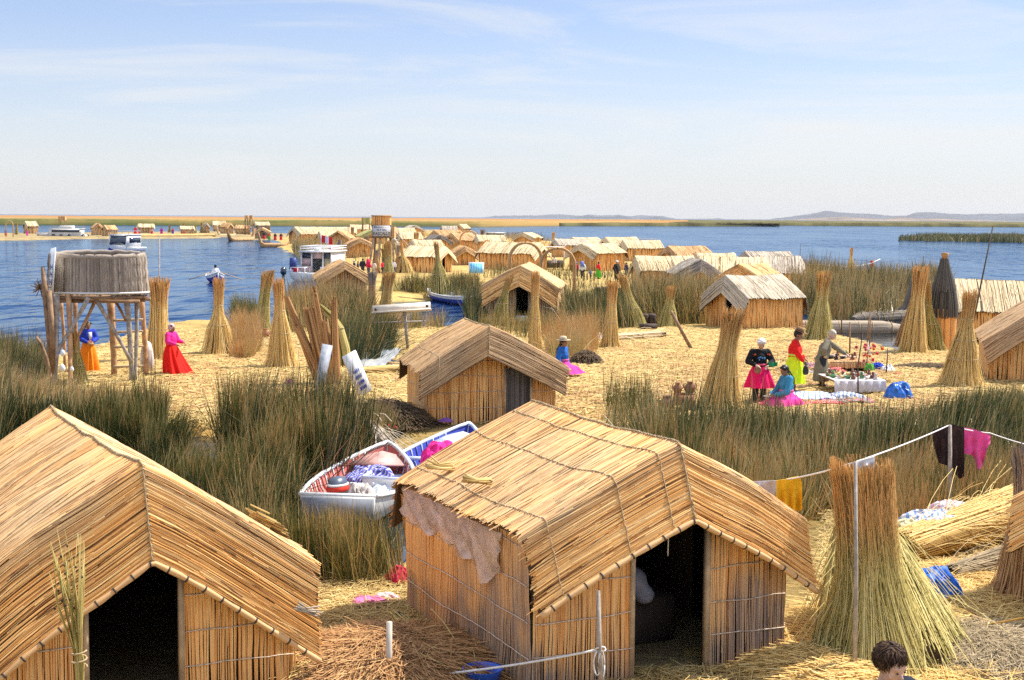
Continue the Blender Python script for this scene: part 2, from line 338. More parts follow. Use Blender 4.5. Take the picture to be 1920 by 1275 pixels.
def calm_mat():
    m, t, b = mat_new('still_water'); L = t.links
    ge = N(t, 'ShaderNodeNewGeometry'); n1 = N(t, 'ShaderNodeTexNoise', i_Scale=1.6, i_Detail=3.0); L.new(ge.outputs['Position'], n1.inputs['Vector'])
    bp = N(t, 'ShaderNodeBump', i_Strength=0.5, i_Distance=0.04); L.new(n1.outputs[0], bp.inputs['Height']); L.new(bp.outputs[0], b.inputs['Normal'])
    b.inputs['Base Color'].default_value = (0.012, 0.016, 0.018, 1); b.inputs['Roughness'].default_value = 0.08; b.inputs['IOR'].default_value = 1.33
    return m
w = MB()
xs = np.array([-30000, -6000, -1500, -400, -100, 0, 100, 400, 1500, 6000, 30000.0]); ys = np.array([-3000, -300, 0, 60, 150, 400, 1500, 6000, 30000.0])
gx, gy = np.meshgrid(xs, ys, indexing='ij'); w.grid(np.stack([gx, gy, np.full_like(gx, WATER)], -1))
lake = tag(w.build('lake_water', water_mat()), 'blue rippled lake water reaching to the horizon', 'water', kind='structure')

def poly_sd(pts, poly):
    """Signed distance (inside positive) of points (n,2) to a polygon."""
    d = np.full(len(pts), 1e9); ins = np.zeros(len(pts), bool); k = len(poly)
    for i in range(k):
        a = poly[i]; b = poly[(i + 1) % k]; ab = b - a; ap = pts - a
        h = np.clip((ap @ ab) / (ab @ ab + 1e-12), 0, 1); d = np.minimum(d, np.linalg.norm(ap - h[:, None] * ab, axis=1))
        c = ((a[1] > pts[:, 1]) != (b[1] > pts[:, 1])) & (pts[:, 0] < (b[0] - a[0]) * (pts[:, 1] - a[1]) / (b[1] - a[1] + 1e-12) + a[0]); ins ^= c
    return np.where(ins, d, -d)
def gpoly(px, z=0.0): return np.array([S(x, y, z)[:2] for x, y in px])
def island(name, poly, cell, edge, mat, label, rough=0.04, zin=0.0, ragged=0.5):
    lo = poly.min(0) - 2 * cell; hi = poly.max(0) + 2 * cell
    X = np.arange(lo[0], hi[0], cell); Y = np.arange(lo[1], hi[1], cell)
    gx, gy = np.meshgrid(X, Y, indexing='ij'); p = np.stack([gx.ravel(), gy.ravel()], 1)
    d = poly_sd(p, poly) + ragged * vnoise(p[:, 0], p[:, 1], 1.0)
    z = zin - 0.8 + 0.8 * smooth01(d / edge * 0.5 + 0.55) + rough * vnoise(p[:, 0] + 50, p[:, 1], 1.6) * smooth01(d / edge)
    G = np.stack([gx, gy, z.reshape(gx.shape)], -1)
    a, b = G.shape[:2]; i = np.arange(a - 1)[:, None] * b + np.arange(b - 1)[None, :]
    q = np.stack([i, i + b, i + b + 1, i + 1], -1).reshape(-1, 4)
    keep = (z[q] > WATER - 0.25).any(1); q = q[keep]
    used, inv = np.unique(q, return_inverse=True)
    m = MB(); m.add(G.reshape(-1, 3)[used], inv.reshape(-1, 4))
    return tag(m.build(name, mat, smooth=True), label, 'ground', kind='structure')
def ground_mat(name, base, dark):
    m, t, b = mat_new(name); L = t.links; ge = N(t, 'ShaderNodeNewGeometry')
    n1 = N(t, 'ShaderNodeTexNoise', i_Scale=0.35, i_Detail=5.0); L.new(ge.outputs['Position'], n1.inputs['Vector'])
    mp = N(t, 'ShaderNodeMapping'); mp.inputs['Scale'].default_value = (3.0, 14.0, 3.0); mp.inputs['Rotation'].default_value = (0, 0, 0.5); L.new(ge.outputs['Position'], mp.inputs[0])
    n2 = N(t, 'ShaderNodeTexNoise', i_Scale=1.0, i_Detail=6.0, i_Roughness=0.7, i_Distortion=1.6); L.new(mp.outputs[0], n2.inputs['Vector'])
    ad = N(t, 'ShaderNodeMath', operation='MULTIPLY_ADD', i_1=0.45); L.new(n1.outputs[0], ad.inputs[0]); 
    s2 = N(t, 'ShaderNodeMath', operation='MULTIPLY', i_1=0.6); L.new(n2.outputs[0], s2.inputs[0]); L.new(s2.outputs[0], ad.inputs[2])
    r0 = ramp(t, [(0.34, dark), (0.47, tuple(c * 0.66 for c in base)), (0.55, base), (0.68, tuple(min(1, c * 1.28) for c in base))], ad.outputs[0])
    n3 = N(t, 'ShaderNodeTexNoise', i_Scale=0.9, i_Detail=5.0, i_Roughness=0.65); L.new(ge.outputs['Position'], n3.inputs['Vector'])
    f3 = ramp(t, [(0.55, 0.0), (0.68, 0.75)], n3.outputs[0])
    r = N(t, 'ShaderNodeMix', data_type='RGBA'); L.new(f3.outputs[0], r.inputs['Factor']); L.new(r0.outputs[0], r.inputs['A']); r.inputs['B'].default_value = (base[0] * .80, base[1] * .60, base[2] * .42, 1)
    L.new(r.outputs['Result'], b.inputs['Base Color']); b.inputs['Roughness'].default_value = 0.9; b.inputs['Specular IOR Level'].default_value = 0.1
    bp = N(t, 'ShaderNodeBump', i_Strength=1.0, i_Distance=0.09); L.new(n2.outputs[0], bp.inputs['Height']); L.new(bp.outputs[0], b.inputs['Normal'])
    return m
M['ground'] = ground_mat('straw_ground', (0.56, 0.39, 0.135), (0.21, 0.115, 0.035))
M['ground_dull'] = ground_mat('dull_ground', (0.36, 0.27, 0.13), (0.12, 0.09, 0.045))

MAIN = gpoly([(-500, 690), (-60, 690), (150, 655), (280, 613), (340, 600), (400, 598), (450, 610), (500, 650), (600, 668), (655, 640), (690, 606), (760, 603), (850, 612), (905, 604), (1060, 602),
              (1200, 606), (1330, 596), (1530, 612), (1580, 652), (1690, 656), (1760, 610), (2200, 590), (2500, 730), (1900, 745), (1500, 790), (1250, 806), (1050, 830), (860, 832), (720, 812), (560, 792), (360, 790), (100, 790), (-500, 800)])
NEAR = gpoly([(-900, 1010), (420, 1040), (600, 1062), (740, 1062), (800, 990), (1000, 900), (1300, 890), (1500, 960), (1700, 985), (2400, 975)])
NEAR = np.vstack([NEAR, [[16, 6], [16, -6], [-16, -6], [-16, 6]]])
BACK = gpoly([(560, 612), (640, 575), (715, 556), (800, 553), (830, 540), (905, 560), (1060, 566), (1180, 586), (1330, 583), (1500, 572), (1760, 562), (1810, 548), (1700, 520), (1520, 500), (1290, 470), (1130, 458), (960, 446), (880, 438), (800, 433), (560, 433), (520, 445), (545, 470), (640, 480), (650, 505), (600, 535), (560, 580)])
FARL = gpoly([(-60, 447.5), (60, 447.5), (80, 446.5), (150, 445), (250, 444.5), (400, 444), (425, 441), (470, 446), (560, 446), (560, 438), (430, 433), (-60, 437)], 0)
FARR = gpoly([(560, 446), (650, 440), (800, 436), (870, 436), (880, 430), (560, 431)], 0)
island('main_island_ground', MAIN, 0.45, 1.2, M['ground'], 'trampled pale straw ground of the middle floating island')
island('near_island_ground', NEAR, 0.35, 1.2, M['ground'], 'straw ground under the nearest huts', ragged=0.3)
island('back_island_ground', BACK, 1.2, 2.5, M['ground'], 'straw ground of the village island behind the channel', ragged=0.8)
island('far_shore_ground', FARL, 2.0, 2.5, M['ground_dull'], 'low reed shore of the far left island', ragged=0.8)
island('far_village_ground', FARR, 3.0, 3.0, M['ground_dull'], 'low reed ground under the farthest huts', ragged=0.8)

for nm, px in (('channel_water', [(-80, 800), (360, 795), (560, 795), (720, 815), (860, 840), (1050, 830), (1250, 800), (1500, 780), (1900, 740), (2150, 730), (2300, 990), (1700, 1000), (1500, 985), (1300, 920), (1000, 930), (800, 1000), (740, 1075), (600, 1075), (420, 1055), (-80, 1030)]), ('channel_water', [(1340, 596), (1530, 600), (1600, 592), (1765, 580), (1775, 605), (1700, 662), (1570, 662), (1500, 625), (1345, 606)])):
    P = gpoly(px, WATER); me = bpy.data.meshes.new(nm); me.from_pydata([(float(a), float(b), WATER + .004) for a, b in P], [], [list(range(len(P)))]); me.validate(); o = bpy.data.objects.new(nm, me); sc.collection.objects.link(o)
    me.materials.append(M.setdefault('still_water', calm_mat())); tag(o, 'dark still water of the reed channel beside the islands', 'water', kind='structure')
# ------------------------------------------------------------------ huts
def roof_grid(p, npath, nprof):
    """Grid (npath, 2*nprof+1, 3) of the mat roof: ridge path level, folded down into a hood at both ends."""
    vf, L, hf, hd = p['vf'], p['L'], p['hf'], p['hd']; bf, bd = p.get('bf', hf * 0.7), p.get('bd', hd * 0.8)
    ctrl = np.array([[-vf - hf, -hd, 1.0], [-vf, 0, 0.0], [L + vf, 0, 0.0], [L + vf + bf, -bd, -1.0]])
    seg = np.hypot(np.diff(ctrl[:, 0]), np.diff(ctrl[:, 1])); cum = np.concatenate([[0], np.cumsum(seg)])
    s = np.linspace(0, cum[-1], 400)
    fine = np.stack([np.interp(s, cum, ctrl[:, k]) for k in range(3)], 1)
    kw = max(3, int(0.14 / cum[-1] * 400)); ker = np.ones(kw) / kw
    pad = np.pad(fine, ((kw, kw), (0, 0)), mode='reflect', reflect_type='odd')
    fine = np.stack([np.convolve(pad[:, k], ker, 'same')[kw:-kw] for k in range(3)], 1)
    ss = np.linspace(0, cum[-1], npath); path = np.stack([np.interp(ss, s, fine[:, k]) for k in range(3)], 1)
    p['_hood'] = np.abs(path[:, 2]); t = np.linspace(-1, 1, 2 * nprof + 1); at = np.abs(t); right = t > 0
    we = p['W'] / 2 + p['ow']; wr = we + p.get('dw', 0); hood = np.clip(path[:, 2], 0, 1)[:, None]; hb = np.clip(-path[:, 2], 0, 1)[:, None]
    half = np.where(right, wr, we)[None] - p.get('hin', 0.12) * (hood + hb)
    u = half * t[None] + p.get('rx', 0) * (1 - at)[None] + p.get('hx', 0) * hood
    zr, ze = p['zr'], p['ze']; zeave = np.where(right, ze - p.get('dz', 0), ze)
    z = zr + (zeave - zr)[None] * at[None] + p.get('cvx', 0.045) * np.sin(math.pi * at)[None] + path[:, 1:2]
    sd = p.get('seed', 1)
    wv = 0.018 * vnoise(path[:, :1] * 1.7 + sd * 9.1, t[None] * 1.2 + sd, 1.0) + 0.02 * np.sin(path[:, :1] * 3.1 + sd * 2 + 2 * t[None]) * at[None] ** 2
    z = z + wv * p.get('wav', 1.0) - p.get('sag', 0.05) * np.sin(np.clip((path[:, :1] + vf) / max(L + 2 * vf, .1), 0, 1) * math.pi) * (1 - 0.5 * at[None])
    v = np.broadcast_to(path[:, :1], u.shape) + 0.02 * vnoise(t[None] * 2 + sd, path[:, :1], 1.3)
    return np.stack([u, v, z], -1)
def grid_normals(G):
    a = np.gradient(G, axis=0); b = np.gradient(G, axis=1)
    n = np.cross(b, a); n /= np.linalg.norm(n, axis=-1, keepdims=True) + 1e-9
    a = a / (np.linalg.norm(a, axis=-1, keepdims=True) + 1e-9)
    return n, a
def top_at(p, u):
    we = p['W'] / 2 + p['ow'] + (p.get('dw', 0) if u > 0 else 0); ze = p['ze'] - (p.get('dz', 0) if u > 0 else 0)
    du = u - p.get('rx', 0)
    return p['zr'] + (ze - p['zr']) * min(1, abs(du) / we) - 0.07
def wall_part(p, a, b, top, sp, wm, root, door=None, grey=0.0, ropes=False, base=-0.05, name='wall', inside=None, rowh=0.36):
    """A reed-mat wall from a to b (local u,v); top(f) height at fraction f; door (f0,f1,h)."""
    a = np.array([*a, 0.0]); b = np.array([*b, 0.0]); ln = float(np.linalg.norm(b - a)); d = (b - a) / ln
    n = np.cross(d, [0, 0, 1.0]); n /= np.linalg.norm(n)                          # outward: walls run anticlockwise seen from above
    m = MB()
    cuts = [0.0, 1.0, 0.5] + ([door[0], door[1]] if door else [])
    cuts = sorted(set(cuts))
    for f0, f1 in zip(cuts[:-1], cuts[1:]):
        z0 = base
        if door and f0 >= door[0] - 1e-6 and f1 <= door[1] + 1e-6: z0 = door[2]
        if min(top(f0), top(f1)) <= z0 + 0.02: continue
        pts = [a + d * ln * f0 + [0, 0, z0], a + d * ln * f1 + [0, 0, z0], a + d * ln * f1 + [0, 0, top(f1)], a + d * ln * f0 + [0, 0, top(f0)]]
        m.prism([q - n * 0.015 for q in pts], -n, 0.05, (0.25, 0, 0.5, 1), 1)
    cnt = max(4, int(ln / sp)); f = (np.arange(cnt) + 0.5) / cnt
    tz = np.array([top(k) for k in f]); bz = np.full(cnt, base)
    if door: bz = np.where((f > door[0]) & (f < door[1]), door[2], bz)
    ok = tz > bz + 0.05; f, tz, bz = f[ok], tz[ok], bz[ok]; cnt = len(f)
    K = 9 if sp < 0.06 else 3
    zz = bz[:, None] + (tz - bz)[:, None] * np.linspace(0, 1, K)[None]
    row = np.floor(zz / rowh).astype(int); bul = 0.012 * np.abs(np.sin(zz / rowh * math.pi)) * (1 if sp < 0.06 else 0) + 0.02 * vnoise(f[:, None] * ln * 1.5 + p.get('seed', 1) * 7, zz * 0.6, 1.0)
    x = f[:, None] * ln + rng.normal(0, sp * 0.25, (cnt, 1)) + rng.normal(0, sp * 0.12, (cnt, K)) + rng.normal(0, sp * 1.1, (cnt, 1)) * np.linspace(-1, 1, K)[None]
    P = a + d * x[..., None] + n * (0.005 + bul)[..., None]; P[..., 2] = zz
    g = 0.0
    if grey > 0:
        g = np.clip(grey * (0.75 + 0.6 * vnoise(f[:, None] * ln * 2.0 + row * 5.0 + p.get('seed', 1), row * 3.3 + zz * .1, 1.0)) * np.clip(1.45 - zz / (rowh * 3.6), 0, 1) * 1.7, 0, 1)
        g = g * np.where(np.sin(row * 12.9 + p.get('seed', 1) * 3.3 + np.floor(f[:, None] * 2.2) * 5.1) > -.45, 1.0, .3) * rng.uniform(.55, 1.1, (cnt, 1))
    m.strips(P, d, n, sp * rng.uniform(0.9, 1.4, cnt), sp * 0.45, np.clip(rng.beta(2.8, 1.6, cnt), 0, 1), g, 0)
    o = m.build(name, [wm, M['mat_dark']], root)
    if ropes:
        z = rowh
        while z < max(tz) - 0.1:
            run = [(k, fv) for k, fv in enumerate(f) if tz[k] > z + 0.05 and bz[k] < z]
            for part in ([r for r in run if not door or r[1] < door[0]], [r for r in run if door and r[1] > door[1]]):
                if len(part) > 3:
                    ff = np.linspace(part[0][1], part[-1][1], max(4, int((part[-1][1] - part[0][1]) * ln / 0.12)))
                    pts = a + d * (ff * ln)[:, None] + n * (sp * 0.5 + 0.022 + 0.02 * vnoise(ff * ln * 1.5 + p.get('seed', 1) * 7, z * 0.6, 1.0))[:, None]
                    pts[:, 2] = z + 0.012 * np.sin(ff * 9 + z * 5) + rng.normal(0, .004, len(ff))
                    rp = MB(); rp.tube(pts, 0.006, 4); rp.build('lashing_cord', ropes, o)
            z += rowh
    return o
HUTS = []
def hut(label, p, sp=0.03, roof='roof_gold', wall='wall_orange', door=None, grey=0.0, ropes=False, roll=False, roofropes=(), closed=None, z=0.0, ends=True, group='reed huts'):
    """door: (centre u, width, height)."""
    root = thing('reed_hut', label, 'hut', (p['x'], p['y'], z), p['th'], group); HUTS.append(p)
    p.setdefault('seed', len(HUTS))
    Lr = p['L'] + 2 * p['vf'] + p['hf'] + p['hd'] * 1.8
    npath = max(14, int(Lr / sp)); nprof = 7 if sp < 0.06 else 4
    G = roof_grid(p, npath, nprof); n, along = grid_normals(G)
    m = MB(); step = max(1, npath // 60); idx = sorted(set(list(range(0, npath, step)) + [npath - 1]))
    Gb = G[idx]; nb = n[idx]
    m.slab(Gb - nb * 0.008, Gb - nb * 0.05, (0.3, 0, 0.5, 1), 1)
    for half in (0, 1):
        sl = slice(nprof, None) if half else slice(nprof, None, -1)
        P = G[:, sl].copy(); nn = n[:, sl]; aa = along[:, sl]
        k = P.shape[1]; tt = np.linspace(0, 1, k)
        P = P + aa * (rng.normal(0, sp * 0.35, (npath, 1, 1)) + rng.normal(0, sp * 0.5, (npath, 1, 1)) * tt[None, :, None])
        ext = rng.normal(0.0, 0.022, npath); P[:, -1] += (P[:, -1] - P[:, -2]) * (ext / max(0.1, p['W'] / 2 / k))[:, None]
        P = P + nn * rng.uniform(-0.003, 0.006, (npath, 1, 1))
        gv = np.clip(p.get('rgrey', 0) * (0.5 + 0.9 * vnoise(G[:, sl][..., 1] * 0.9 + p['seed'], tt[None] * 2.5 + half * 5, 1.0)), 0, 0.9)
        if roof == 'roof_gold' and not p.get('rgrey'):  # hoods left brighter in colour than the slopes, standing in for warm bounce light
            gv = np.clip(p.get('bounce_tone', .50) * (1 - smooth01(p['_hood'] * 2.2))[:, None] * (.75 + .6 * vnoise(G[:, sl][..., 1] * 1.3 + p['seed'], tt[None] * 2.5 + half * 5, 1.0)) + rng.normal(0, .12, (npath, 1)), 0, .95)
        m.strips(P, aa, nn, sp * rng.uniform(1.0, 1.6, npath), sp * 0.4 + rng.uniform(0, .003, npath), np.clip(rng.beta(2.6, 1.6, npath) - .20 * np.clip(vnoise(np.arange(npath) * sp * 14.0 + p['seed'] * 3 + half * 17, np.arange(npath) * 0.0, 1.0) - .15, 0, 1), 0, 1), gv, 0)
        if sp < 0.06:                                                                # broken, overlapping stalks lying on the mat
            k2 = int(npath * 1.6); ii = rng.integers(1, npath - 1, k2); f0 = rng.uniform(0, .8, k2); f1 = np.minimum(f0 + rng.uniform(.12, .55, k2), 1.0 + rng.uniform(0, .03, k2)); K2 = 5
            fq = (f0[:, None] + (f1 - f0)[:, None] * np.linspace(0, 1, K2)[None]) * (k - 1); lo_ = np.clip(np.floor(fq).astype(int), 0, k - 2); w_ = (fq - lo_)[..., None]; Ib = ii[:, None]
            Q = P[Ib, lo_] * (1 - w_) + P[Ib, lo_ + 1] * w_; nq = nn[Ib, lo_]; aq = aa[Ib, lo_]
            Q = Q + nq * (sp * .35 + rng.uniform(0, .004, (k2, 1, 1))) + aq * (rng.normal(0, sp * .9, (k2, 1, 1)) * np.linspace(-1, 1, K2)[None, :, None])
            m.strips(Q, aq, nq, sp * rng.uniform(.5, 1.0, k2), sp * .3, np.where(rng.uniform(0, 1, k2) < .28, rng.uniform(.02, .28, k2), rng.uniform(.5, 1, k2)), np.repeat(gv.mean(1)[ii][:, None], K2, 1) if np.ndim(gv) == 2 else 0.0, 0)
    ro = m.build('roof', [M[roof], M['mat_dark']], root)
    if sp < 0.06:                                                                    # sewn ridge seam
        r2 = MB(); c = G[:, nprof] + n[:, nprof] * 0.012; kk = np.arange(0, npath, 2)
        r2.tube(c[kk] + rng.normal(0, .004, (len(kk), 3)), 0.008, 5)
        for q in c[::4]: r2.tube([q + [-0.03, 0, -0.012], q + [0, 0, 0.012], q + [0.03, 0, -0.012]], 0.004, 4)
        r2.build('ridge_seam', M['rope'], ro)
    if roll:
        r3 = MB()
        E0 = G[0] + (G[0] - G[1]) / (np.linalg.norm(G[0] - G[1], axis=-1, keepdims=True)) * 0.02
        fx = np.linspace(0, 2 * nprof, 60); E1 = np.stack([np.interp(fx, np.arange(2 * nprof + 1), E0[:, k]) for k in range(3)], 1)
        r3.tube(E1, 0.03 + 0.004 * np.sin(np.arange(60)), 7, (0.6, 0, 0.5, 1), 0)
        for q in range(2, 58, 3): r3.tube(E1[q:q + 2] * [[1, 1, 1]] + (E1[q + 1] - E1[q]) * np.array([[0.0], [-0.75]]), 0.036, 7, (0.2, 0, 0, 1), 1)
        r3.build('edge_roll', [M['wall_tan'], M['cord_dark']], ro)
    for fr in roofropes:
        r4 = MB(); j = int(round(nprof - fr * nprof)) if fr > 0 else int(round(nprof + abs(fr) * nprof)); kk = np.arange(2, npath - 1, 2)
        c = G[kk, j] + n[kk, j] * 0.02; r4.tube(c - n[kk, j] * .008 + rng.normal(0, .004, c.shape), 0.0065, 5)
        r4.build('roof_rope', M['rope'], ro)
    W2 = p['W'] / 2; vw = 0.09 + max(0, -p['vf']); L = p['L']
    wm = M[wall]; rope_m = M['wall_cord'] if ropes else None
    dd = None
    if door: dd = ((door[0] - door[1] / 2 + W2) / p['W'], (door[0] + door[1] / 2 + W2) / p['W'], door[2])
    side_top_l = top_at(p, -W2); side_top_r = top_at(p, W2)
    front_top = lambda f: top_at(p, -W2 + p['W'] * f) - 0.02
    wall_part(p, (-W2, vw), (W2, vw), front_top, sp, wm, root, dd, grey, rope_m)
    wall_part(p, (W2, vw), (W2, L), lambda f: side_top_r - 0.01, sp, wm, root, p.get('sdoor'), grey, rope_m)
    wall_part(p, (W2, L), (-W2, L), lambda f: top_at(p, W2 - p['W'] * f) - 0.02, max(sp, 0.05), wm, root)
    wall_part(p, (-W2, L), (-W2, vw), lambda f: side_top_l - 0.01, sp, wm, root, None, grey, rope_m)
    if door:
        fm = MB(); u0, u1, dh = door[0] - door[1] / 2, door[0] + door[1] / 2, door[2]
        if sp < 0.06:
            for u in (u0, u1):
                hgt = min(dh, top_at(p, u) - 0.05) + 0.05
                fm.box((u, vw - 0.02, hgt / 2 - 0.03), (0.05, 0.07, hgt))
            fm.build('door_frame', M['wood_tan'], root)
        if closed:
            dm = MB(); k = int(door[1] / sp); P = np.zeros((k, 5, 3)); P[:, :, 0] = (u0 + (np.arange(k) + .5) / k * door[1])[:, None] + rng.normal(0, .004, (k, 5)); P[:, :, 1] = vw + 0.01; P[:, :, 2] = np.linspace(-.03, 1, 5)[None] * (dh + 0.0)
            dm.box((door[0], vw + 0.04, dh / 2), (door[1] - 0.01, 0.03, dh), None, (0.3, 0.8, .5, 1), 0)
            dm.strips(P, (1, 0, 0), (0, -1, 0), sp * 1.2, sp * 0.4, rng.uniform(0.1, 0.8, k), 1.0)
            dm.build('door', M['door_grey'], root)
    fl = MB(); fl.grid(np.stack(np.meshgrid([-W2 + .05, W2 - .05], [vw + .05, L - .05], [0.03], indexing='ij'), -1)[:, :, 0])
    if sp < 0.06: fl.build('floor_mat', M['ground_dull'], root)
    return root
M['roof_ash'] = straw_mat('roof_ash', [(0.0, (0.24, 0.19, 0.13)), (0.25, (0.42, 0.34, 0.235)), (0.6, (0.55, 0.46, 0.335)), (1.0, (0.67, 0.58, 0.44))])
M['roof_green'] = straw_mat('roof_green', [(0, (0.16, 0.15, 0.05)), (.5, (0.36, 0.34, 0.12)), (1, (0.5, 0.46, 0.2))])
M['roof_dark'] = straw_mat('roof_dark', [(0, (0.06, 0.05, 0.04)), (.5, (0.15, 0.125, 0.10)), (1, (0.26, 0.22, 0.18))])
M['tower_reed'] = straw_mat('tower_reed', [(0, (0.08, 0.06, 0.045)), (.4, (0.24, 0.19, 0.145)), (1, (0.46, 0.39, 0.31))])
M['sign_white'] = plain('sign_white', (0.66, 0.66, 0.68), 0.6, 0.12, 3)
M['wood_dark'] = plain('wood_dark', (0.07, 0.05, 0.035), 0.8)
M['door_grey'] = straw_mat('door_grey', [(0, (0.1, 0.08, 0.07)), (1, (0.3, 0.25, 0.2))], greycol=(0.13, 0.115, 0.105))

def D(**k): return k
P_C = D(x=1.624, y=14.410, th=0.433, W=2.986, L=3.575, ze=1.601, zr=2.435, ow=0.163, vf=-0.028, hf=0.204, hd=0.741, hx=0.062, rx=0.114, dz=0.051, dw=0.027, hin=0.05, cvx=0.025, bd=0.62, bf=0.3)
P_L = D(x=-3.43, y=13.30, th=0.50, W=2.978, L=4.2, ze=1.30, zr=2.40, ow=0.24, vf=0.03, hf=0.12, hd=0.92, hx=0.05, rx=-0.03, dz=0.03, dw=-0.02, hin=0.08, wav=1.6)
P_M = D(x=-0.442, y=32.693, th=0.227, W=2.981, L=2.834, ze=1.257, zr=2.237, ow=0.209, vf=0.073, hf=0.267, hd=0.665, hx=-0.080, rx=-0.085, dz=0.021, dw=0.054, rgrey=0.12, hin=0.02, wav=1.5)
P_K = D(x=0.442, y=68.232, th=-0.121, W=3.387, L=3.478, ze=1.473, zr=2.467, ow=0.199, vf=0.127, hf=0.401, hd=0.980, hx=-0.028, rx=-0.042, dz=0.071, dw=-0.080)
P_R = D(x=9.182, y=62.157, th=-1.071, W=2.817, L=3.124, ze=1.388, zr=2.279, ow=0.231, vf=0.008, hf=0.246, hd=0.767, hx=0.080, rx=-0.015, dz=0.052, dw=-0.004)
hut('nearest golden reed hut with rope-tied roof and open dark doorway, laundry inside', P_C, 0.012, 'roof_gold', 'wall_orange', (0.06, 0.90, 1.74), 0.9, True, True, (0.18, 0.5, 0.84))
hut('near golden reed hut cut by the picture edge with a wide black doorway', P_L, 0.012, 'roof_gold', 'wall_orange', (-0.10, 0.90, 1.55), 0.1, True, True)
hut('brown reed hut with a closed grey door mat behind the rowing boats', P_M, 0.016, 'roof_tan', 'wall_orange', (0.62, 0.62, 1.25), 0.25, True, False, (0.75,), closed=True)
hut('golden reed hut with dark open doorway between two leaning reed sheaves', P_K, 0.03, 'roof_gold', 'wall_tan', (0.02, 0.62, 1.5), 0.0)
hut('reed hut with a pale greyish roof and orange side wall beside the stall', P_R, 0.028, 'roof_ash', 'wall_orange', (0.25, 0.5, 1.35), 0.0)
# ------------------------------------------------------------------ the other huts
def hut_r(label, px, py, th, W=3.0, L=3.4, zr=2.3, ze=1.42, roof='roof_pale', wall='wall_orange', sp=0.05, door=None, rgrey=0.0, hf=0.3, hd=0.55, **k):
    """A hut placed by where the front end of its ridge is seen."""
    th = math.radians(th); q = S(px, py, zr)
    p = D(x=q[0] - math.sin(th) * 0.1, y=q[1] + math.cos(th) * 0.1, th=th, W=W, L=L, ze=ze, zr=zr, ow=0.25, vf=0.1, hf=hf, hd=hd, rgrey=rgrey); p.update(k)
    return hut(label, p, sp, roof, wall, door)
def hut_b(label, px, yb, hpx, wpx, th, roof='roof_pale', wall='wall_tan', ratio=1.2, door=None):
    """A far hut placed by its foot, height and width in the photo."""
    m = mpp(px, yb); q = S(px, yb); zr = hpx * m; t = math.radians(th)
    a = abs(math.sin(t)) * ratio + abs(math.cos(t)); W = wpx * m / a / 1.12
    p = D(x=q[0], y=q[1], th=t, W=W, L=W * ratio, ze=zr * 0.6, zr=zr, ow=0.2, vf=0.1, hf=0.3, hd=0.5)
    p['x'] += -math.sin(t) * -W * ratio / 2; p['y'] += 0
    return hut(label, p, 0.12, roof, wall, door)
hut('brown reed hut with a bright right roof edge above the dark bushes', D(x=-9.286, y=79.08, th=0.184, W=2.527, L=3.4, ze=1.338, zr=2.262, ow=0.238, vf=0.103, hf=0.295, hd=0.484, rx=0.045, dz=-0.054), 0.035, 'roof_tan', 'wall_tan')
hut('long-ridged hut with a scaly pale roof behind the visitors in red and white', D(x=6.283, y=129.77, th=-0.761, W=3.18, L=4.0, ze=1.547, zr=2.408, ow=0.26, vf=0.116, hf=0.4, hd=0.6), 0.05, 'roof_pale', 'wall_orange')
hut('cream-roofed hut with orange wall just right of the standing visitor in black', D(x=8.068, y=94.446, th=-1.42, W=2.769, L=3.808, ze=1.338, zr=2.269, ow=0.258, vf=0.059, hf=0.15, hd=0.6), 0.045, 'roof_pale', 'wall_orange')
hut('weathered grey-brown hut half hidden by dry bushes', D(x=11.17, y=86.513, th=0.048, W=2.493, L=3.312, ze=1.378, zr=2.273, ow=0.212, vf=0.095, hf=0.366, hd=0.72, hx=-0.105, rx=0.141, rgrey=0.5), 0.04, 'roof_grey', 'wall_tan')
hut('long cream-roofed hut with a black doorway in its side, left of the reed arches', D(x=2.432, y=130.2, th=1.033, W=2.9, L=5.546, ze=1.455, zr=2.477, ow=0.256, vf=0.102, hf=0.4, hd=0.6), 0.05, 'roof_pale', 'wall_orange')
hut('big reed hut at the right edge with white bleached roof behind the dark cone', D(x=18.16, y=59.014, th=-1.733, W=2.732, L=5.0, ze=1.09, zr=2.326, ow=0.245, vf=0.034, hf=0.4, hd=0.6), 0.035, 'roof_pale', 'wall_orange')
hut('brown roofed hut cut by the right edge behind the tall tied sheaf', D(x=15.71, y=41.72, th=-0.261, W=3.463, L=4.545, ze=1.137, zr=2.454, ow=0.195, vf=0.138, hf=0.4, hd=0.6, rx=0.083, rgrey=0.25), 0.025, 'roof_tan', 'wall_orange')
hut_r('small gabled hut rising behind the long cream-roofed hut', 981, 436, -25, 3.4, 3.4)
hut_r('pale hut peeping out behind the scaly-roofed hut', 1073, 445, -50, 3.4, 4.0)
hut_r('flat-ridged pale hut beside the far open water, left one of two joined roofs', 1134, 444, -70, 3.4, 4.0, 2.4)
hut_r('low whitish roof joined to the pale hut by the far open water', 1168, 450, -78, 3.2, 4.0, 2.3)
hut_r('tan-roofed hut just right of the white motor boat with blue windows', 1252, 461, -65, 3.0, 3.6, roof='roof_tan')
hut_r('long cream roof of stepped mats behind the small pointed gable', 1437, 482, 80, 3.2, 4.0, 2.3, 1.3, door=(0, .7, 1.4))
hut_r('small pointed gable directly behind the grey-roofed hut', 1385, 495, -35, 2.6, 3.0, 2.2, 1.35, hf=0.1, roof='roof_gold')
hut_r('low pale roof seen between the tan-roofed hut and the stepped cream roof', 1306, 474, -85, 2.8, 2.5)
hut_r('whitish grey roof farthest right before the tall reeds', 1397, 471, -75, 3.0, 3.4, roof='roof_grey')
hut_r('whitish rounded roof overlapping the reeds at the end of the village', 1500, 480, 82, 2.8, 2.8, roof='roof_grey', ze=1.2)
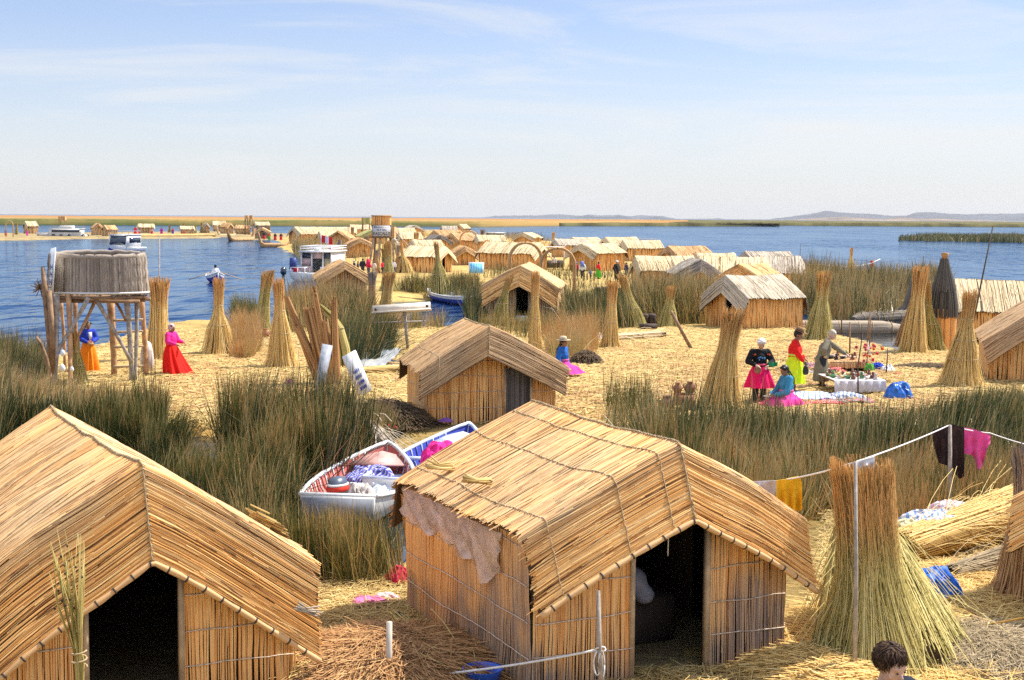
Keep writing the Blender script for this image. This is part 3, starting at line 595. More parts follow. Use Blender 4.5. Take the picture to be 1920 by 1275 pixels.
hut_r('tall yellow hut with a steep gable on the village shore by the reed boats', 551, 425, -50, 3.8, 4.2, 2.85, 1.6)
hut_r('long low cream roof stretching behind the brown gabled hut', 593, 425, -80, 3.2, 7.5, 2.6)
hut_r('cream roof behind the green mossy roof, nearest the small yellow tower', 656, 421, -78, 3.2, 5.0, 2.6)
hut_r('hut with a green mossy roof left of the sign tower', 699, 431, 18, 4.2, 4.0, 2.4, 1.3, roof='roof_green')
hut_r('brown gabled hut with a bright right slope above the group in life jackets', 635, 432, -6, 3.1, 3.6, 2.62, 1.5, roof='roof_tan', wall='wall_tan', hf=0.4, hd=0.3)
hut_r('pale roof directly right of the top of the sign tower', 740, 427, -70, 3.2, 3.6, 2.6)
hut_r('broad pale roof right of the sign tower ladder', 748, 435, -78, 3.4, 3.0, 2.4)
hut_r('grey-roofed hut farthest back right of the sign tower', 779, 422, 25, 4.4, 4.0, 2.6, roof='roof_grey')
hut_r('large tan hut with a wide sloping roof and a dark opening, centre of the village', 814, 431, -60, 4.4, 4.6, 2.55, 1.4, roof='roof_tan', door=(0.4, 0.8, 1.5))
hut_r('small hut with a dark grey roof in front of the large tan hut', 826, 440, 22, 3.0, 3.2, 2.3, 1.35, roof='roof_dark', door=(0, .6, 1.3))
hut_r('low cream-roofed hut with a black doorway beside the green pointed sheaf', 834, 461, 62, 3.0, 3.2, 2.25, 1.35, door=(0.1, 0.55, 1.45), sp=0.07)
hut_r('little lean brown roof between the cream-roofed hut and the long hut', 872, 461, 15, 2.2, 2.0, 1.9, 1.1, roof='roof_tan')
hut_r('small grey roof on the far village edge', 828, 423, -80, 3.0, 3.4, 2.6, roof='roof_grey')
hut_r('small bright roof standing alone at the far water edge of the village', 861, 420, -35, 3.0, 3.2, 2.7)
hut_b('far hut with bright right roof beside the reed arch on the far left shore', 55, 438, 22, 28, -40)
hut_b('far brown hut right of the white passenger boat', 180, 441, 22, 28, 28, 'roof_tan')
hut_b('far rounded hut overlapping the brown one right of the white passenger boat', 203, 443, 20, 30, -42, 'roof_tan')
hut_b('far cream-roofed hut, second from the passenger boat along the shore', 273, 437, 17, 34, -76)
hut_b('far low cream-roofed hut with a seated figure in red before it', 350, 439, 15, 30, -76)
hut_b('far small grey hut at the end of the straw-edged shore', 385, 437, 19, 17, 20, 'roof_grey')
hut_b('far pale hut behind the curled white boat', 410, 434, 19, 28, -75)
hut_b('far tan hut above the curled white boat prow', 424, 438, 20, 28, 48, 'roof_tan')
hut_b('far long brown reed house beside the reed boats', 455, 439, 17, 30, 82, 'roof_tan', ratio=1.6)
hut_b('far pale hut below the twin lookout baskets', 490, 433, 17, 34, -68)
hut_b('far gabled hut with figures in red in front, left of the tall yellow hut', 490, 447, 20, 34, 8, 'roof_tan')

hut_r('low cream hut squeezed between the brown gabled hut and the tall yellow hut', 598, 433, -70, 3.0, 3.4, 2.4)
hut_r('tan hut behind the small dark-roofed hut, partly hidden by sheaves', 846, 436, -50, 3.2, 3.4, 2.5, roof='roof_tan')
hut_r('pale hut between the far reed arch and the long cream-roofed hut', 893, 440, -75, 3.0, 3.6, 2.3)
hut_r('whitish hut behind the right end of the long cream-roofed hut', 1040, 447, -72, 3.0, 3.6, 2.2, roof='roof_ash')
hut_r('tan gable just left of the sign tower legs', 676, 446, 12, 2.8, 3.2, 2.2, roof='roof_tan')
hut_r('pale low hut right behind the sign tower stair', 772, 449, -72, 3.0, 3.2, 2.1)
def lift(px, py, Y):
    """Point seen at pixel px,py that stands Y metres away."""
    d = _f * FPX + _r * (px - CX) - _u * (py - CY); t = Y / d[1]
    return np.array([d[0] * t, Y, H + d[2] * t])
def arc(a, b, h, n=12, side=(0, 0, 1)):
    a = np.asarray(a, float); b = np.asarray(b, float); t = np.linspace(0, 1, n)[:, None]
    return a + (b - a) * t + np.asarray(side, float) * (h * 4 * t * (1 - t))
def text(body, size, mat, parent, loc, rot, depth=0.004, name='lettering'):
    c = bpy.data.curves.new(name, 'FONT'); c.body = body; c.size = size; c.extrude = depth; c.align_x = 'CENTER'; c.align_y = 'CENTER'
    t = bpy.data.objects.new(name, c); sc.collection.objects.link(t); dg = bpy.context.evaluated_depsgraph_get()
    me = bpy.data.meshes.new_from_object(t.evaluated_get(dg)); bpy.data.objects.remove(t); bpy.data.curves.remove(c)
    me.materials.clear(); me.materials.append(mat); o = bpy.data.objects.new(name, me); sc.collection.objects.link(o)
    o.parent = parent; o.location = loc; o.rotation_euler = rot
    return o

# ------------------------------------------------------------------ lookout basket tower on the left
def log(m, a, b, r, bend=0.0, mi=0, n=8):
    P = arc(a, b, bend, n, (1, 0, 0)); rr = r * (1 + 0.10 * np.sin(np.arange(n) * 2.1)) * np.linspace(1.08, 0.9, n)
    m.tube(P, rr, 8, mi=mi); return m
base = S(183, 715); tw = thing('lookout_tower', 'round grey reed lookout basket on log stilts, left by the lake', 'tower', base)
def rel(p): return np.asarray(p, float) - base
for a, b, r, mt in [((105, 552, 39.3), (100, 742, 39.0), .085, 'pole_grey'), ((128, 552, 39.6), (131, 742, 38.8), .07, 'pole_orange'), ((140, 552, 41.6), (139, 712, 41.6), .065, 'pole_orange'),
                    ((206, 556, 41.8), (214, 698, 41.8), .10, 'pole_orange'), ((237, 556, 40.2), (247, 718, 40.2), .075, 'pole_grey'), ((256, 552, 40.6), (252, 712, 40.4), .06, 'pole_grey'),
                    ((264, 552, 42.0), (274, 700, 42.0), .075, 'pole_orange'), ((113, 555, 42.2), (122, 690, 42.2), .055, 'pole_orange')]:
    A = lift(*a); B = lift(*b); B[2] = min(B[2], 0.0) - 0.1
    log(MB(), rel(A), rel(B), r, 0.03).build('stilt', M[mt], tw, True)
for a, b, r, mt in [((166, 558, 39.4), (99, 672, 39.1), .055, 'pole_grey'), ((182, 556, 40.2), (133, 655, 39.4), .045, 'pole_orange'), ((178, 558, 39.7), (247, 680, 40.1), .055, 'pole_grey'),
                    ((212, 558, 40.9), (236, 602, 40.5), .04, 'pole_orange')]:
    log(MB(), rel(lift(*a)), rel(lift(*b)), r, 0.02).build('brace', M[mt], tw, True)
m = MB(); P = [rel(lift(x, y, 39.1)) for x, y in ((80, 500), (84, 545), (90, 600), (97, 690))]; m.tube(P, [.05, .085, .09, .08], 8); P = [rel(lift(x, y, 39.0)) for x, y in ((92, 545), (98, 620), (99, 700))]; m.tube(P, [.07, .08, .07], 8)
m.build('forked_log', M['wood_brown'], tw, True)
m = MB(); P = [rel(lift(x, y, 38.6)) for x, y in ((68, 632), (77, 645), (87, 672), (96, 715), (98, 748))]; m.tube(P, [.04, .05, .055, .06, .06], 8); m.build('bent_log', M['wood_brown'], tw, True)
m = MB()
for k, y in enumerate((600, 622, 650, 687)):
    m2 = MB(); A = lift(212, y + 1, 41.4); B = lift(268, y - 1, 41.4); log(m2, rel(A), rel(B), .035); m2.build('ladder_rung', M['wood_tan'], tw, True)
cz0 = lift(183, 549, 40.4)[2]; cz1 = lift(183, 478, 40.4)[2]; Rb = 185 / 2 * 40.4 / FPX
ctr = rel(lift(184, 549, 40.4)); ctr = np.array([ctr[0], ctr[1], 0])
m = MB()
def bask(a): return np.array([np.cos(a) * Rb, np.sin(a) * Rb * 0.62])
na = 260; aa = np.linspace(0, 2 * math.pi, na, endpoint=False)
q = np.stack([np.cos(aa) * Rb, np.sin(aa) * Rb * 0.62], 1)
zz = np.linspace(cz0, cz1, 10)
P = np.zeros((na, 10, 3)); tp = np.linspace(1.0, 0.955, 10); bw = 1 + 0.012 * np.abs(np.sin(np.linspace(0, 3 * math.pi, 10)))
P[:, :, :2] = q[:, None] * (tp * bw)[None, :, None]; P[:, :, 2] = zz[None]; P[:, -1, 2] += rng.normal(0, .025, na); P[:, 0, 2] += rng.normal(0, .03, na)
P += ctr; nr = np.zeros((na, 1, 3)); nr[:, 0, 0] = np.cos(aa); nr[:, 0, 1] = np.sin(aa) / 0.62; nr /= np.linalg.norm(nr, axis=2, keepdims=True)
sd = np.cross(nr, [0, 0, 1.0]); P[:, :, :2] += rng.normal(0, .006, (na, 10, 2))
m.strips(P, sd, nr, 0.05 * rng.uniform(.8, 1.5, na), 0.02 + rng.uniform(0, .012, na), rng.beta(2.5, 2, na), 0.0)
nb_ = 48; ab = np.linspace(0, 2 * math.pi, nb_ + 1)
def ring(s, z): return np.stack([np.cos(ab) * Rb * s + ctr[0], np.sin(ab) * Rb * .62 * s + ctr[1], np.full(nb_ + 1, z)], 1)
m.grid(np.stack([ring(.985, cz0), ring(.94, cz1)]), (0.3, 0, .5, 1), 1); m.grid(np.stack([ring(.90, cz0), ring(.86, cz1)]), (0.4, 0, .5, 1), 0, True); m.grid(np.stack([ring(.94, cz1), ring(.86, cz1)]), (0.6, 0, .5, 1), 0)
bk = m.build('basket', [M['tower_reed'], M['mat_dark']], tw)
m = MB(); rr = ring(.925, cz1 + 0.0); rr[:, 2] += rng.normal(0, .015, nb_ + 1) + 0.05 * np.sin(ab) ; m.tube(rr, 0.075, 8, (0.6, 0, .5, 1)); m.build('rim', M['tower_reed'], bk, True)
m = MB(); m.tube(ring(1.02, cz0 + .03), 0.03, 6); m.build('binding_cord', M['cord_white'], bk)
m = MB(); m.prism(ring(.99, cz0 - .14)[:-1], (0, 0, 1), .08); 
for f in (-.55, 0, .55): m.box(ctr + [0, f * Rb * .8, cz0 - .2], (Rb * 1.9, .09, .1))
m.build('platform', M['wood_brown'], tw)
m = MB(); a0 = lift(90, 546, 40.1); a1 = lift(95, 466, 40.1); a2 = lift(103, 464, 39.2); a3 = lift(98, 549, 39.2)
pl = [rel(k) for k in (a0, a3, a2, a1)]; nn = np.cross(pl[1] - pl[0], pl[3] - pl[0]); nn /= np.linalg.norm(nn)
m.prism(pl, -nn, .03); sg = m.build('sign_board', M['white'], tw)
m = MB()
for f in (0.16, 0.34, 0.50):
    c = pl[0] * (1 - f) + pl[3] * f; c2 = pl[1] * (1 - f) + pl[2] * f; d = c2 - c; up = (pl[3] - pl[0]) * 0.13
    for u0, u1 in ((.22, .34), (.66, .78)):
        m.prism([c + d * u0 + nn * .004, c + d * u1 + nn * .004, c + d * u1 + up + nn * .004, c + d * u0 + up + nn * .004], nn, .004)
    m.prism([c + d * .34 + up * .4 + nn * .004, c + d * .66 + up * .4 + nn * .004, c + d * .66 + up * .65 + nn * .004, c + d * .34 + up * .65 + nn * .004], nn, .004)
m.build('painted_letters', M['navy'], sg)
m = MB(); P = rng.normal(0, 1, (60, 3)) * [.12, .12, .12]; c0 = rel(lift(75, 540, 39.2))
for k in range(40): 
    v = rng.normal(0, 1, 3); v /= np.linalg.norm(v); m.tube([c0, c0 + v * rng.uniform(.1, .3)], .012, 4)
m.build('root_knot', M['wood_brown'], tw)
for px, py, sz in ((118, 662, .09), (117, 690, .11), (135, 692, .07)):
    m = MB(); m.lathe([(0.01, -sz), (sz * .6, -sz * .7), (sz * .72, 0), (sz * .5, sz * .7), (.01, sz)], 10, rel(lift(px, py, 38.7)), wob=lambda a, t: 1 + .15 * np.sin(a * 3 + t * 5)); m.build('hanging_rag', M['white'], tw, True)
m = MB(); c = lift(276, 672, 41.0); c[2] = max(c[2], 0)
m.lathe([(0.05, -.45), (.17, -.4), (.2, -.1), (.19, .2), (.12, .42), (.02, .5)], 12, (0, 0, .48), wob=lambda a, t: 1 + .12 * np.sin(a * 4 + t * 6)); o = m.build('white_sack', M['dirty_white'], None, True); o.location = S(276, 700); tag(o, 'tall whitish sack leaning beside the right stilt of the lookout basket', 'sack')
pole = MB(); A = S(298, 668); B = lift(299, 441, A[1] + .3); pole.tube([(0, 0, 0), B - A], [.03, .018], 6); o = pole.build('flag_pole', M['pole_grey'], None); o.location = A; tag(o, 'thin bare pole rising out of the sheaf beside the lookout basket', 'pole')

# ------------------------------------------------------------------ sign tower in the village and far towers
Yt = 128.0; b0 = lift(715, 508, Yt); b0[2] = 0
st = thing('sign_tower', 'wooden lookout tower with a welcome sign, stair and reed cabin in the village', 'tower', b0)
def rt(px, py, dy=0): return lift(px, py, Yt + dy) - b0
for a, b in (((701, 446), (691, 508)), ((712, 446), (711, 508)), ((724, 446), (723, 508)), ((736, 446), (739, 508)), ((735, 446), (752, 508))):
    for dy in (0.0,): log(MB(), rt(*a), rt(*b) * [1, 1, 0] + [0, 0, 0], .09).build('post', M['wood_tan'], st)
for a, b in (((704, 446), (700, 505)), ((732, 446), (734, 505))): log(MB(), rt(*a, 2), rt(*b, 2), .09).build('post', M['wood_brown'], st)
m = MB(); c = rt(717, 444.5, 1.0); m.box(c, (2.1, 2.2, .12)); m.build('platform', M['wood_brown'], st)
def reed_box(c, sx, sy, sz, mat, root, name='reed_cabin', n=26):
    m = MB(); m.box(c, (sx * .96, sy * .96, sz * .98), None, (.3, 0, .5, 1))
    for (dx, dy, nx, ny, ln) in ((0, -1, 1, 0, sx), (0, 1, 1, 0, sx), (-1, 0, 0, 1, sy), (1, 0, 0, 1, sy)):
        f = (np.arange(n) + .5) / n - .5; P = np.zeros((n, 3, 3))
        P[:, :, 0] = c[0] + dx * sx / 2 + nx * f[:, None] * ln; P[:, :, 1] = c[1] + dy * sy / 2 + ny * f[:, None] * ln
        P[:, :, 2] = c[2] + np.array([-.5, 0, .52])[None] * sz + rng.normal(0, .02, (n, 3)); m.strips(P, (nx, ny, 0), (dx, dy, 0), ln / n * 1.3, .03, rng.beta(2, 2, n))
    return m.build(name, mat, root)
reed_box(rt(715.5, 417.5, 1.0), 1.55, 1.5, 1.2, M['wall_orange'], st)
m = MB(); m.box(rt(716, 404.6, 1.0), (1.75, 1.7, .1)); m.build('roof', M['roof_tan'], st)
reed_box(rt(736, 436, .8), .45, 1.6, .95, M['wall_tan'], st, 'side_screen', 8)
m = MB(); m.box(rt(715.5, 433, -.12), (1.62, .06, .98)); sb = m.build('sign_board', M['sign_white'], st)
m = MB(); c = rt(715.5, 433, -.12)
for dx, dz, sx, sz in ((0, .5, 1.74, .06), (0, -.5, 1.74, .06), (-.84, 0, .06, .94), (.84, 0, .06, .94)): m.box(c + [dx, -.01, dz], (sx, .1, sz))
m.build('sign_frame', M['wood_brown'], sb)
Rx = (math.radians(90), 0, 0)
text('BIENVENIDO A LA', .20, M['dark'], sb, c + [0, -.036, .33], Rx, .006).scale.x = .82
text('ISLA APU', .22, M['dark'], sb, c + [0, -.036, .09], Rx, .006)
text('KASCALLY', .40, M['dark'], sb, c + [0, -.036, -.25], Rx, .012).scale.x = .80
m = MB()
A, B = rt(739, 447, .3), rt(783, 509, .3); B[2] = 0
for dy in (-.35, .35): m.tube([A + [0, dy, 0], B + [0, dy, 0]], .06, 6)
for k in range(11): m.box(A + (B - A) * (k + .5) / 11, (.3, .75, .05))
m.build('stair', M['dirty_white'], st)
for a, b in (((742, 436), (799, 497)), ((741, 449), (766, 508))): m = MB(); A, B = rt(*a, -.2), rt(*b, -.2); m.tube([A, B], .055, 6); m.build('stay_pole', M['wood_tan'], st)
def far_tower(label, px, ytop, ybot, yb, wpx, mat, crown=False, twin=False):
    q = S(px, yb); Y = q[1]; root = thing('lookout_tower', label, 'tower', q); mm = Y / FPX
    zt = lift(px, ytop, Y)[2]; zb = lift(px, ybot, Y)[2]; w_ = wpx * mm
    xs_ = (-w_ * .55, w_ * .55) if twin else (0,)
    for x in xs_:
        ww = w_ * (.75 if twin else 1); reed_box(np.array([x, 0, (zt + zb) / 2]), ww, ww, zt - zb, M[mat], root, 'reed_cabin', 10)
        for sx in (-1, 1):
            for sy in (-1, 1): m = MB(); m.tube([(x + sx * ww * .42, sy * ww * .42, zb), (x + sx * ww * .5, sy * ww * .5, -.1)], .09, 5); m.build('post', M['wood_brown'], root)
        if crown:
            for k in range(7): m = MB(); m.box((x - ww / 2 + ww * k / 6, -ww * .45, zt + .2), (.09, .09, .42)); m.build('crown_post', M['wood_tan'], root)
    return root
far_tower('small yellow-green lookout tower with a crown of posts left of the sign tower', 686.5, 409, 419, 448, 15, 'roof_green', True)
far_tower('twin reed lookout baskets on stilts above the far shore', 467, 404, 411, 440, 8, 'wall_tan', twin=True)
far_tower('square reed lookout basket behind the white passenger boat', 118, 406, 413, 438, 12, 'wall_tan')

# ------------------------------------------------------------------ reed sheaves
def sheaf(label, px, yb, yt, wb, wt, lean=0, mat='sheaf', n=260, waist=0.62, tip=0.55, prof=None, ties=(0.40, 0.66), z=0.0, name='reed_sheaf', mess=0, yaw=0.0, cat='reed sheaf', tube_r=0.018, tilt_y=0.0, group='tied reed sheaves'):
    q = S(px, yb, z); m_ = mpp(px, yb); h = (yb - yt) * m_ * 1.02; R0 = wb / 2 * m_; R1 = wt / 2 * m_; lx = lean * m_
    root = thing(name, label, cat, q, 0, group)
    waist = waist + rng.uniform(-.08, .08); lx += rng.uniform(-.06, .06) * R0 * 2; tilt_y = tilt_y or rng.uniform(-.12, .12) * R0 * 2
    K = 9; t = np.linspace(0, 1, K)
    if prof is None: prof = [(0, R0), (.12, R0 * .82), (.38, R0 * .52 + R1 * .2), (waist, R1 * .82), (.85, R1 * .92), (1, R1 * 1.1)]
    else: prof = [(a, b * R0) for a, b in prof]
    pr = np.interp(t, [a for a, b in prof], [b for a, b in prof])
    m = MB(); m.lathe([(max(.004, r * .8), k * h * .97) for k, r in zip(t, pr)], 12, (0, 0, 0), (.15, 0, .3, 1), 1)
    V = m.v[0]; V[:, 0] += lx * (V[:, 2] / h) ** 1.4; V[:, 1] += tilt_y * (V[:, 2] / h)
    a = rng.uniform(0, 2 * math.pi, n); f = np.clip(rng.normal(.95, .10, n), .6, 1.25); ln = rng.uniform(.84, 1.04, n)
    tw_ = rng.normal(0, .22, n)
    tt = t[None] * ln[:, None]; ang = a[:, None] + tw_[:, None] * tt
    r = np.interp(tt, t, pr) * f[:, None] + np.maximum(0, tt - .86) * rng.normal(.1, .35, n)[:, None] * R1 * 2.0
    P = np.stack([r * np.cos(ang) + lx * tt ** 1.4, r * np.sin(ang) + tilt_y * tt, tt * h], -1)
    P[:, 0, :2] *= rng.uniform(.9, 1.18, n)[:, None]
    nr = np.stack([np.cos(ang), np.sin(ang), np.zeros_like(ang)], -1); sd = np.stack([-np.sin(ang), np.cos(ang), np.zeros_like(ang)], -1)
    w_ = np.clip(2 * math.pi * R1 / n * 4.2, .008, .05) * rng.uniform(.7, 1.3, n)
    g = smooth01((tt - tip) / .35) * rng.uniform(.4, 1.0, n)[:, None]
    m.strips(P, sd, nr, w_, w_ * .35, rng.beta(2.2, 1.8, n), g)
    k2 = mess if mess else n // 3
    a = rng.uniform(0, 6.28, k2); t0 = rng.uniform(.0, .75, k2); t1 = np.minimum(t0 + rng.uniform(.15, .5, k2), 1.05); a2 = a + rng.normal(0, .5, k2); K2 = 5
    tq = t0[:, None] + (t1 - t0)[:, None] * np.linspace(0, 1, K2)[None]; aq = a[:, None] + (a2 - a)[:, None] * np.linspace(0, 1, K2)[None]
    rq = np.interp(tq, t, pr) * (1.03 + rng.uniform(0, .22, k2)[:, None] * np.linspace(0, 1, K2)[None] ** 2)
    P = np.stack([rq * np.cos(aq) + lx * np.maximum(tq, 0) ** 1.4, rq * np.sin(aq) + tilt_y * tq, tq * h], -1)
    m.strips(P, np.stack([-np.sin(aq), np.cos(aq), 0 * aq], -1), np.stack([np.cos(aq), np.sin(aq), 0 * aq], -1), w_.mean() * .8, w_.mean() * .3, rng.beta(2.5, 1.5, k2), smooth01((tq - tip) / .35) * .8)
    m.build('stalks', [M[mat], M['mat_dark']], root)
    for tv in ties:
        rr = np.interp(tv, t, pr) * 1.06; ta = np.linspace(0, 2 * math.pi, 15)
        c = MB(); c.tube(np.stack([rr * np.cos(ta) + lx * tv ** 1.4, rr * np.sin(ta) + tilt_y * tv, np.full(15, tv * h) + .02 * np.sin(ta)], 1), tube_r, 5); c.build('tie_cord', M['rope'], root)
    return root
sheaf('wide-topped sheaf with a pole in it beside the lookout basket', 297, 676, 532, 50, 32, 4, n=320)
sheaf('slender pointed sheaf between the red-skirted woman and the orange grass', 409, 664, 530, 64, 18, 6, n=320)
sheaf('greenish sheaf leaning right at the lake edge', 491, 620, 514, 34, 20, 14, 'sheaf_green')
sheaf('yellow sheaf in front of the splayed brown stakes', 528, 688, 532, 60, 18, -2, n=320)
sheaf('yellow-green sheaf under the lookout basket', 148, 722, 630, 36, 14, -4, 'sheaf_green')
sheaf('dark brown short sheaf behind the cream panel on a stand', 697, 580, 514, 18, 14, 2, 'sheaf_brown', 160)
sheaf('stout sheaf leaning right behind the cream panel on a stand', 722, 596, 515, 30, 20, 10, 'sheaf', 200)
sheaf('tall dark sheaf standing at the foot of the sign tower', 729, 545, 457, 32, 12, -4, 'sheaf_green', 220)
sheaf('pointed sheaf with a green base near the blue and white boat', 825, 552, 458, 48, 8, -7, 'sheaf_green', 240, waist=.6)
sheaf('green sheaf leaning against the left of the twin-sheaf hut', 936, 602, 520, 34, 12, 22, 'sheaf_green', 220)
sheaf('straight yellow sheaf standing right of the twin-sheaf hut doorway', 1003, 657, 516, 28, 14, 0, 'sheaf', 240, ties=(.42, .7))
sheaf('upright sheaf with a green side right of the woman in the brimmed hat', 1144, 652, 532, 36, 18, 4, 'sheaf', 240)
sheaf('broad sheaf leaning left behind the two black stoves', 1190, 615, 520, 50, 16, -24, 'sheaf_green', 300)
sheaf('short dark green sheaf beside the leaning plank', 1252, 614, 540, 40, 16, 4, 'sheaf_green', 240)
sheaf('large bushy-topped sheaf left of the white-haired woman', 1350, 768, 588, 82, 36, 22, 'sheaf', 460, ties=(.35, .58))
sheaf('large sheaf between the grey-roofed hut and the reed raft', 1534, 638, 518, 56, 22, 8, 'sheaf_green', 340)
sheaf('front sheaf of the three leaning together by the dark cone', 1712, 662, 512, 50, 24, 10, 'sheaf', 320)
sheaf('brown left sheaf of the three leaning together by the dark cone', 1694, 650, 545, 34, 12, 18, 'sheaf_brown', 200)
sheaf('splaying right sheaf of the three leaning together by the dark cone', 1748, 658, 536, 46, 10, -14, 'sheaf_green', 260)
sheaf('golden tied sheaf in front of the brown roof at the right edge', 1800, 724, 560, 80, 22, 12, 'sheaf', 420, ties=(.3, .5, .72))
sheaf('lonely far sheaf standing in the tall reeds by the curved white pipe', 1595, 512, 468, 18, 5, 0, 'sheaf', 130)
sheaf('far pointed sheaf between the gabled hut and the open water', 1037, 474, 437, 14, 5, 1, 'sheaf', 120)
sheaf('far dark bushy sheaf beside the far reed arch in the village', 905, 470, 432, 10, 7, 0, 'sheaf_brown', 90)
sheaf('far sheaf standing in front of the broad pale roof', 780, 478, 437, 14, 9, 0, 'sheaf', 90)
sheaf('far sheaf beside the long low cream roof', 661, 455, 427, 10, 6, 0, 'sheaf_brown', 90)
sheaf('orange sheaf leaning at the foot of the sign tower ladder', 760, 512, 460, 34, 6, -8, 'sheaf', 160)
for x, yb_, yt_ in ((706, 512, 470), (745, 510, 462), (722, 505, 468), (640, 486, 452), (801, 500, 462), (872, 495, 458), (918, 486, 452), (955, 505, 470), (1075, 500, 462), (1190, 512, 470), (1262, 500, 462), (1010, 470, 446), (860, 462, 436), (688, 470, 444)):
    sheaf('small sheaf standing among the village huts', x, yb_, yt_, 14 + (x % 7), 6 + (x % 5), (x % 9) - 4, ('sheaf', 'sheaf_brown', 'sheaf_green')[x % 3], 110, ties=(.6,), group='sheaves among the village huts')
for k, (x, yb_, yt_) in enumerate(((31, 440, 420), (345, 436, 419), (367, 438, 423), (378, 437, 418), (318, 436, 424), (505, 440, 426), (545, 448, 432))):
    sheaf('small far sheaf on the far left shore', x, yb_, yt_, 8, 4, 0, 'sheaf_green', 40, ties=(.6,), group='far sheaves on the shore')
big = sheaf('huge bushy reed stack with orange cut tops beside the nearest hut', 1635, 1240, 902, 225, 124, -38, 'sheaf_green', 2600, mess=1300, prof=[(0, 1.0), (.15, .76), (.35, .52), (.55, .41), (.8, .40), (1, .40)], tip=.45, ties=(.52,), name='reed_stack', tube_r=.012, group=None)
BIGSTACK = True
sheaf('tall brown sheaf cut by the right edge above the lying reeds', 1925, 1120, 870, 120, 60, 0, 'sheaf_brown', 500, group=None)
# splayed brown stakes, drooping sheaf, thin bunch on the left hut
q = S(612, 722); root = thing('reed_stake_cluster', 'splayed brown reed stakes bound together on the middle island', 'reed stakes', q); mm_ = mpp(612, 722)
for (x0, y0, x1, y1, w0, w1) in ((602, 722, 540, 560, 24, 9), (612, 722, 578, 575, 26, 18), (618, 724, 590, 545, 20, 9), (625, 722, 608, 600, 24, 14), (628, 722, 628, 562, 22, 8), (606, 715, 556, 600, 18, 8)):
    A = np.array([(x0 - 612) * mm_, rng.uniform(-.15, .15), 0]); Bp = np.array([(x1 - 612) * mm_, rng.uniform(-.4, .3), (y0 - y1) * mm_]); n = 60; K = 5
    a = rng.uniform(0, 6.28, n); t = np.linspace(0, 1, K)[None, :, None]; rr = (w0 + (w1 - w0) * t) * mm_ * .5
    P = A + (Bp - A) * t * rng.uniform(.85, 1.03, (n, 1, 1)) + np.stack([np.cos(a), np.sin(a), 0 * a], 1)[:, None] * rr
    nr = np.stack([np.cos(a), np.sin(a), 0 * a], 1)[:, None]; sd = np.stack([-np.sin(a), np.cos(a), 0 * a], 1)[:, None]
    m = MB(); m.tube([A, A * .5 + Bp * .5, A * .04 + Bp * .96], [w0 * mm_ * .4, (w0 + w1) * mm_ * .2, w1 * mm_ * .35], 8, (.3, 0, .5, 1)); m.strips(P, sd, nr, .03, .012, rng.beta(2, 2, n)); m.build('stake', M['sheaf_brown'], root)
q = S(650, 690); m_ = mpp(650, 690); n = 130; root = thing('drooping_reed_sheaf', 'green reed sheaf bent over in an arch beside the brown stakes', 'reed sheaf', q)
cl = np.array([[(x - 650) * m_, 0, (690 - y) * m_] for x, y in ((650, 690), (644, 650), (636, 615), (622, 592), (600, 572))]); a = rng.uniform(0, 6.28, n)
P = cl[None] + np.stack([np.cos(a), np.sin(a), .4 * np.sin(a * 3)], 1)[:, None] * np.array([.19, .17, .13, .09, .05])[None, :, None]
m = MB(); m.tube(cl, [.16, .14, .1, .07, .03], 8, (.3, 0, .5, 1)); m.strips(P, np.stack([-np.sin(a), np.cos(a), 0 * a], 1)[:, None], np.stack([np.cos(a), np.sin(a), 0 * a], 1)[:, None], .025, .01, rng.beta(2, 2, n)); m.build('stalks', M['sheaf_green'], root)
c = MB(); ta = np.linspace(0, 6.28, 13); c.tube(np.stack([cl[2][0] + .15 * np.cos(ta), .15 * np.sin(ta), cl[2][2] + 0 * ta], 1), .015, 5); c.build('tie_cord', M['rope'], root)
q = lift(150, 1300, 12.45); q[2] = 0; root = thing('thin_reed_bunch', 'thin yellow-green reeds with dark seed heads standing before the near left hut doorway', 'reed bunch', q)
m = MB(); m_ = 12.4 / FPX
for k in range(34):
    tx, ty = rng.uniform(92, 160), rng.uniform(985, 1090); A = np.array([rng.normal(0, .02), rng.normal(0, .02), 0]); Tq = lift(148 + rng.normal(0, 4), 1240, 12.43) - q; Bq = lift(tx, ty, 12.35 + rng.normal(0, .06)) - q
    m.tube([A, Tq * .5, Tq, Tq * .45 + Bq * .55 + [rng.normal(0, .02), 0, 0], Bq], [.008, .008, .007, .006, .002], 5, (rng.beta(2, 2), 0, .5, 1))
m.build('stalks', M['sheaf_green'], root, True)
for k in range(13): m = MB(); m.lathe([(.002, -.012), (.012, 0), (.002, .014)], 6, lift(rng.uniform(95, 165), rng.uniform(1010, 1150), 12.3 + rng.normal(0, .05)) - q); m.build('seed_head', M['dark'], root)
c = MB(); ta = np.linspace(0, 6.28 * 2, 22); Tq = lift(148, 1240, 12.43) - q; c.tube(np.stack([Tq[0] + .07 * np.cos(ta), Tq[1] + .06 * np.sin(ta), Tq[2] + .012 * ta - .05], 1), .008, 5); c.build('tie_cord', M['rope'], root)
